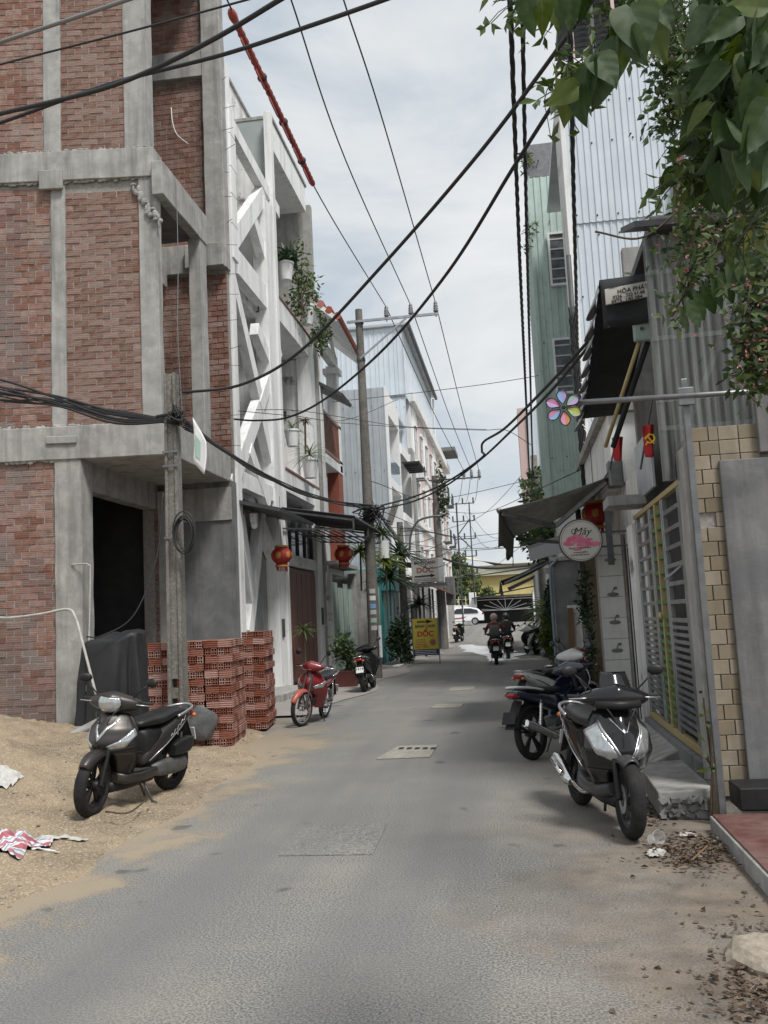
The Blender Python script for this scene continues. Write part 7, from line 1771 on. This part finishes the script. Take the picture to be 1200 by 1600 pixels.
def spiky(name,label,c,n,L_,mt_,seed,wid=.05,zb=None,up=.6,cat='plant'):
    rr=random.Random(seed); t=root(name,label,cat,(c[0],c[1],zb if zb is not None else c[2]))
    m=MB()
    for k in range(n):
        a=rr.uniform(0,2*math.pi); e=rr.uniform(-.2,1.2); d=Vector((math.cos(a)*math.cos(e),math.sin(a)*math.cos(e),math.sin(e))); l=L_*rr.uniform(.7,1.1); side=d.cross(Vector((0,0,1))).normalized()*wid*L_; P=[]
        for i in range(6):
            u=i/5; q=Vector(c)+d*l*u+Vector((0,0,-.45*l*u*u)); w_=(1-u)**.6*(.4+.6*min(1,u*4)); P+= [q-side*w_,q+Vector((0,0,.3*wid*L_)),q+side*w_]
        m.add(P,[f for i in range(5) for f in ((3*i,3*i+1,3*i+4,3*i+3),(3*i+1,3*i+2,3*i+5,3*i+4))])
    m.build('leaves',mt_,t,fix=False)
    if zb is not None: m=MB(); m.tube([(c[0],c[1],zb),(c[0]+.02,c[1],c[2])],.03,6); m.build('stem','bark',t)
    return t
p=AY(478,415,25.5); bush('balcony_shrub','airy green shrub growing on the upper balcony of the lattice house',(-5.6,25.0,11.4),(.55,1.0,1.0),520,.15,'leaf_small',21,mt2='leaf_small',stemh=10.45)
bush('balcony_shrub','trailing leafy plant at the far end of the upper balcony',(-5.45,26.6,10.3),(.35,.7,.45),300,.15,'leaf_small',22,stemh=10.0)
def pot(name,label,c,r_,h,mt_):
    m=MB(); m.lathe([(0,0),(r_*.7,0),(r_,h*.9),(r_*1.1,h*.9),(r_*1.1,h),(r_*.9,h),(r_*.85,h*.85),(0,h*.85)],20,c); return tag(m.build(name,mt_,smooth=True,angle=40),label,'pot')
pot('planter','white planter on the upper balcony edge, nearer one',(-5.66,23.4,11.0),.22,.5,'white_clean'); bush('balcony_shrub','grassy plant in the nearer upper balcony planter',(-5.66,23.5,11.65),(.3,.45,.22),260,.22,'leaf_dark',23,trunk=False)
pot('planter','white planter on the upper balcony edge, farther one',(-5.6,25.6,10.45),.22,.6,'white_clean')
pot('planter','white planter on the lower balcony, nearer one',(-5.68,23.5,6.4),.2,.45,'white_clean'); spiky('balcony_fern','feathery fern in the nearer lower balcony planter',(-5.68,23.5,6.9),60,.55,'leaf_small',31,.02)
pot('planter','white planter on the lower balcony, farther one',(-5.62,25.3,5.8),.24,.55,'white_clean'); spiky('balcony_fern','feathery fern in the farther lower balcony planter',(-5.6,25.2,6.45),70,.75,'leaf_small',32,.02); spiky('balcony_succulent','reddish stalked plant between the lower balcony ferns',(-5.6,24.7,7.35),30,.28,'leaf_dead',33,.10,zb=6.4)
# trough with shrub by the tall pole
c=AY(540,1060,23.2); t=root('plant_trough','brown trough planter at the kerb before the tall pole','pot',(c.x,23.2,0))
m=MB(); m.loft([(0,c.x,23.2,.30,.20,5),(.36,c.x,23.2,.36,.25,5),(.40,c.x,23.2,.38,.27,5)],24,axis='z'); m.build('trough','terracotta',t,smooth=True,angle=40); m=MB(); m.box(c.x-.3,c.x+.3,23.02,23.38,.37,.385) ; m.build('soil','bark',t)
bush('potted_shrub','upright dark leafy shrub growing in the brown trough',(c.x+.05,23.2,.95),(.34,.3,.5),520,.13,'leaf_dark',41,mt2='leaf_small',stemh=.35)
spiky('doorway_plant','spindly plant against the brown door',(-5.5,23.2,1.5),26,.5,'leaf_small',42,.05,zb=0)
# plants on the wall behind the tall pole
for k,(px,py,Y,L_,mt_,lb) in enumerate(((562,862,27.3,.8,'leaf_lime','bright lime palm leaves just left of the tall pole'),(602,880,28.5,.8,'leaf_lime','bright lime palm leaves just right of the tall pole'),(597,835,28.5,.7,'leaf_small','spiky dracaena top above the white lamp'),(625,868,30,1.1,'leaf_dark','dark drooping dracaena right of the tall pole'),(608,905,29.5,1.1,'leaf_dark','dark hanging leaves over the wall past the tall pole'),(655,945,34.2,.8,'leaf_dark','dark palm behind the yellow sign board'))):
    q=AY(px,py,Y); spiky('spiky_plant',lb,q,70,L_,mt_,50+k,.05,zb=max(0,q.z-1.2))
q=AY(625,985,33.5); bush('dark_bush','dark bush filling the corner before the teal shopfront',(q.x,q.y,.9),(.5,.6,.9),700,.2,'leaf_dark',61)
q=AY(600,855,28.2); m=MB(); m.tube([(q.x,28.2,q.z-.35),(q.x,28.2,q.z+.2)],.16,12); tag(m.build('wall_lamp','white_clean',smooth=True,angle=40),'white cylindrical lamp among the plants by the tall pole','lamp')
# right side greenery
bush('yellow_bush','yellow green croton bush at the right edge of the lane',(1.05,27.5,.65),(.5,.9,.55),800,.2,'leaf_lime',71,mt2='leaf_small')
for k in range(5):
    spiky('spiky_plant','long leaved plant by the right wall, number %s from the bush'%('first','second','third','fourth','fifth')[k],Vector((1.25-.08*k,28.5+1.6*k,1.5+.2*(k%2))),46,1.0,'leaf_small' if k%2 else 'leaf_dark',72+k,.05,zb=0)
bush('hanging_creeper','dense creeper overhanging the black awning',(1.3,29,3.9),(.9,2.2,.9),1500,.2,'leaf_small',81,stemh=0)
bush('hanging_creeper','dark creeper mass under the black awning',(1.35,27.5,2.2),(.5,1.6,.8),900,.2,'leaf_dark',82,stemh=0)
bush('tall_creeper','tall light green creeper beside the green sheet building',(1.3,33,5.4),(.8,1.6,1.6),1000,.22,'leaf_small',83,stemh=0)
bush('rooftop_plant','sparse plant on the roof edge of the green building',(1.2,26.2,14.9),(.3,.4,.35),160,.15,'leaf_small',84,trunk=False)
bush('wall_weed','small weed sprouting from the green wall',(1.05,25.9,12.6),(.2,.2,.5),60,.14,'leaf_small',85,trunk=False)
bush('creeping_plant','leafy creeper on the upright pipe by the tiled pier',(1.10,15.1,1.5),(.12,.12,.9),420,.09,'leaf_dark',86,trunk=False)
for k,(px,py,Y,r_) in enumerate(((716,888,95,1.5),(730,925,95,1.6),(712,920,94,1.7),(762,938,95,.9))):
    q=AY(px,py,Y); bush('far_tree','%s round green tree before the yellow building'%('tallest','central','leftmost','small rightmost')[k],(q.x,Y,q.z),(r_,r_,r_),700,.55,'leaf_small',91+k,mt2='leaf_small',stemh=.8,cat='tree')
q=AY(712,780,46.8); bush('pole_creeper','creeper growing around the top of the far utility pole',(P4X+.3,46.5,AY(705,775,46.6).z),(.4,.4,1.2),420,.2,'leaf_dark',97,trunk=False)
bush('gate_weed','thin weed growing beside the gate pillar',(1.40,7.45,.5),(.05,.05,.35),26,.07,'leaf_lime',98,stemh=0)
# ------------------------------------------------------------------ leaf litter and rubbish at right
g=MB(); rr=random.Random(5)
def dead(x,y,z,s):
    a=rr.uniform(0,6.28); d=Vector((math.cos(a),math.sin(a),rr.uniform(-.1,.25))); x_=Vector((-math.sin(a),math.cos(a),rr.uniform(-.4,.4))); p=Vector((x,y,z+.004)); cu_=rr.uniform(.1,.5)*s
    g.add([p,p+d*s*.5+x_*s*.28+Vector((0,0,cu_*.5)),p+d*s,p+d*s*.5-x_*s*.28+Vector((0,0,cu_*.7))],[(0,1,2),(0,2,3)])
for k in range(1100):
    px=rr.uniform(880,1200); py=rr.uniform(1300,1600)
    f=(px-880)/320
    q=G(px,py)
    if rr.random()>(f*f*.9+.04)*max(.08,.5+1.6*NZ.noise((q.x*3,q.y*3,2))): continue
 
    if q.x>1.28 and q.y<7.1: continue
    dead(q.x,q.y,0,rr.choice((.008,.012,.016,.025,.045))*rr.uniform(.7,1.2))
for k in range(520):
    q=G(rr.gauss(1085,40),rr.gauss(1335,14)); 
    if q.x<1.27: dead(q.x,q.y,rr.uniform(0,.05),rr.uniform(.02,.06))
for k in range(260): dead(rr.gauss(.95,.07),rr.uniform(7.3,9.3),0,rr.uniform(.02,.05))
for k in range(420):
    q=G(rr.gauss(1190,45),rr.gauss(1530,40)); dead(min(q.x,1.27),q.y,rr.uniform(0,.02),rr.uniform(.02,.055))
tag(g.build('leaf_litter','leaf_dead',fix=False,base=(0,0,0)),'dead brown leaves and litter along the right edge','leaf litter',kind='stuff')
q=G(1018,1322); t=root('plastic_cup','clear plastic cup lying by the front wheel','cup',(q.x,q.y,.0),world=False); Mc=rot(R(70),0,R(25))
m=MB(); m.lathe([(.0,0),(.032,0),(.045,.11),(.048,.11),(.046,.115)],20,(0,0,.045),Mc); m.build('cup','clear_plastic',t,smooth=True,angle=50)
q=G(1028,1338); crumple('white_bag','cloth_white',(q.x,q.y),.07,.06,.05,21,'crumpled white plastic bag beside the clear cup','bag',14)
q=G(1075,1308); crumple('white_bag','cloth_white',(q.x,q.y),.06,.03,.03,22,'flat white plastic scrap among the dead leaves','bag',12)
q=G(1018,1246); crumple('white_bag','cloth_white',(q.x,q.y),.05,.05,.05,23,'white plastic lump in the gutter behind the front wheel','bag',12)
m=MB(); m.tube([G(1080,1345,.05),G(1105,1322,.06)],.006,6); tag(m.build('stick','plank'),'thin pale stick lying on the dead leaves','stick')
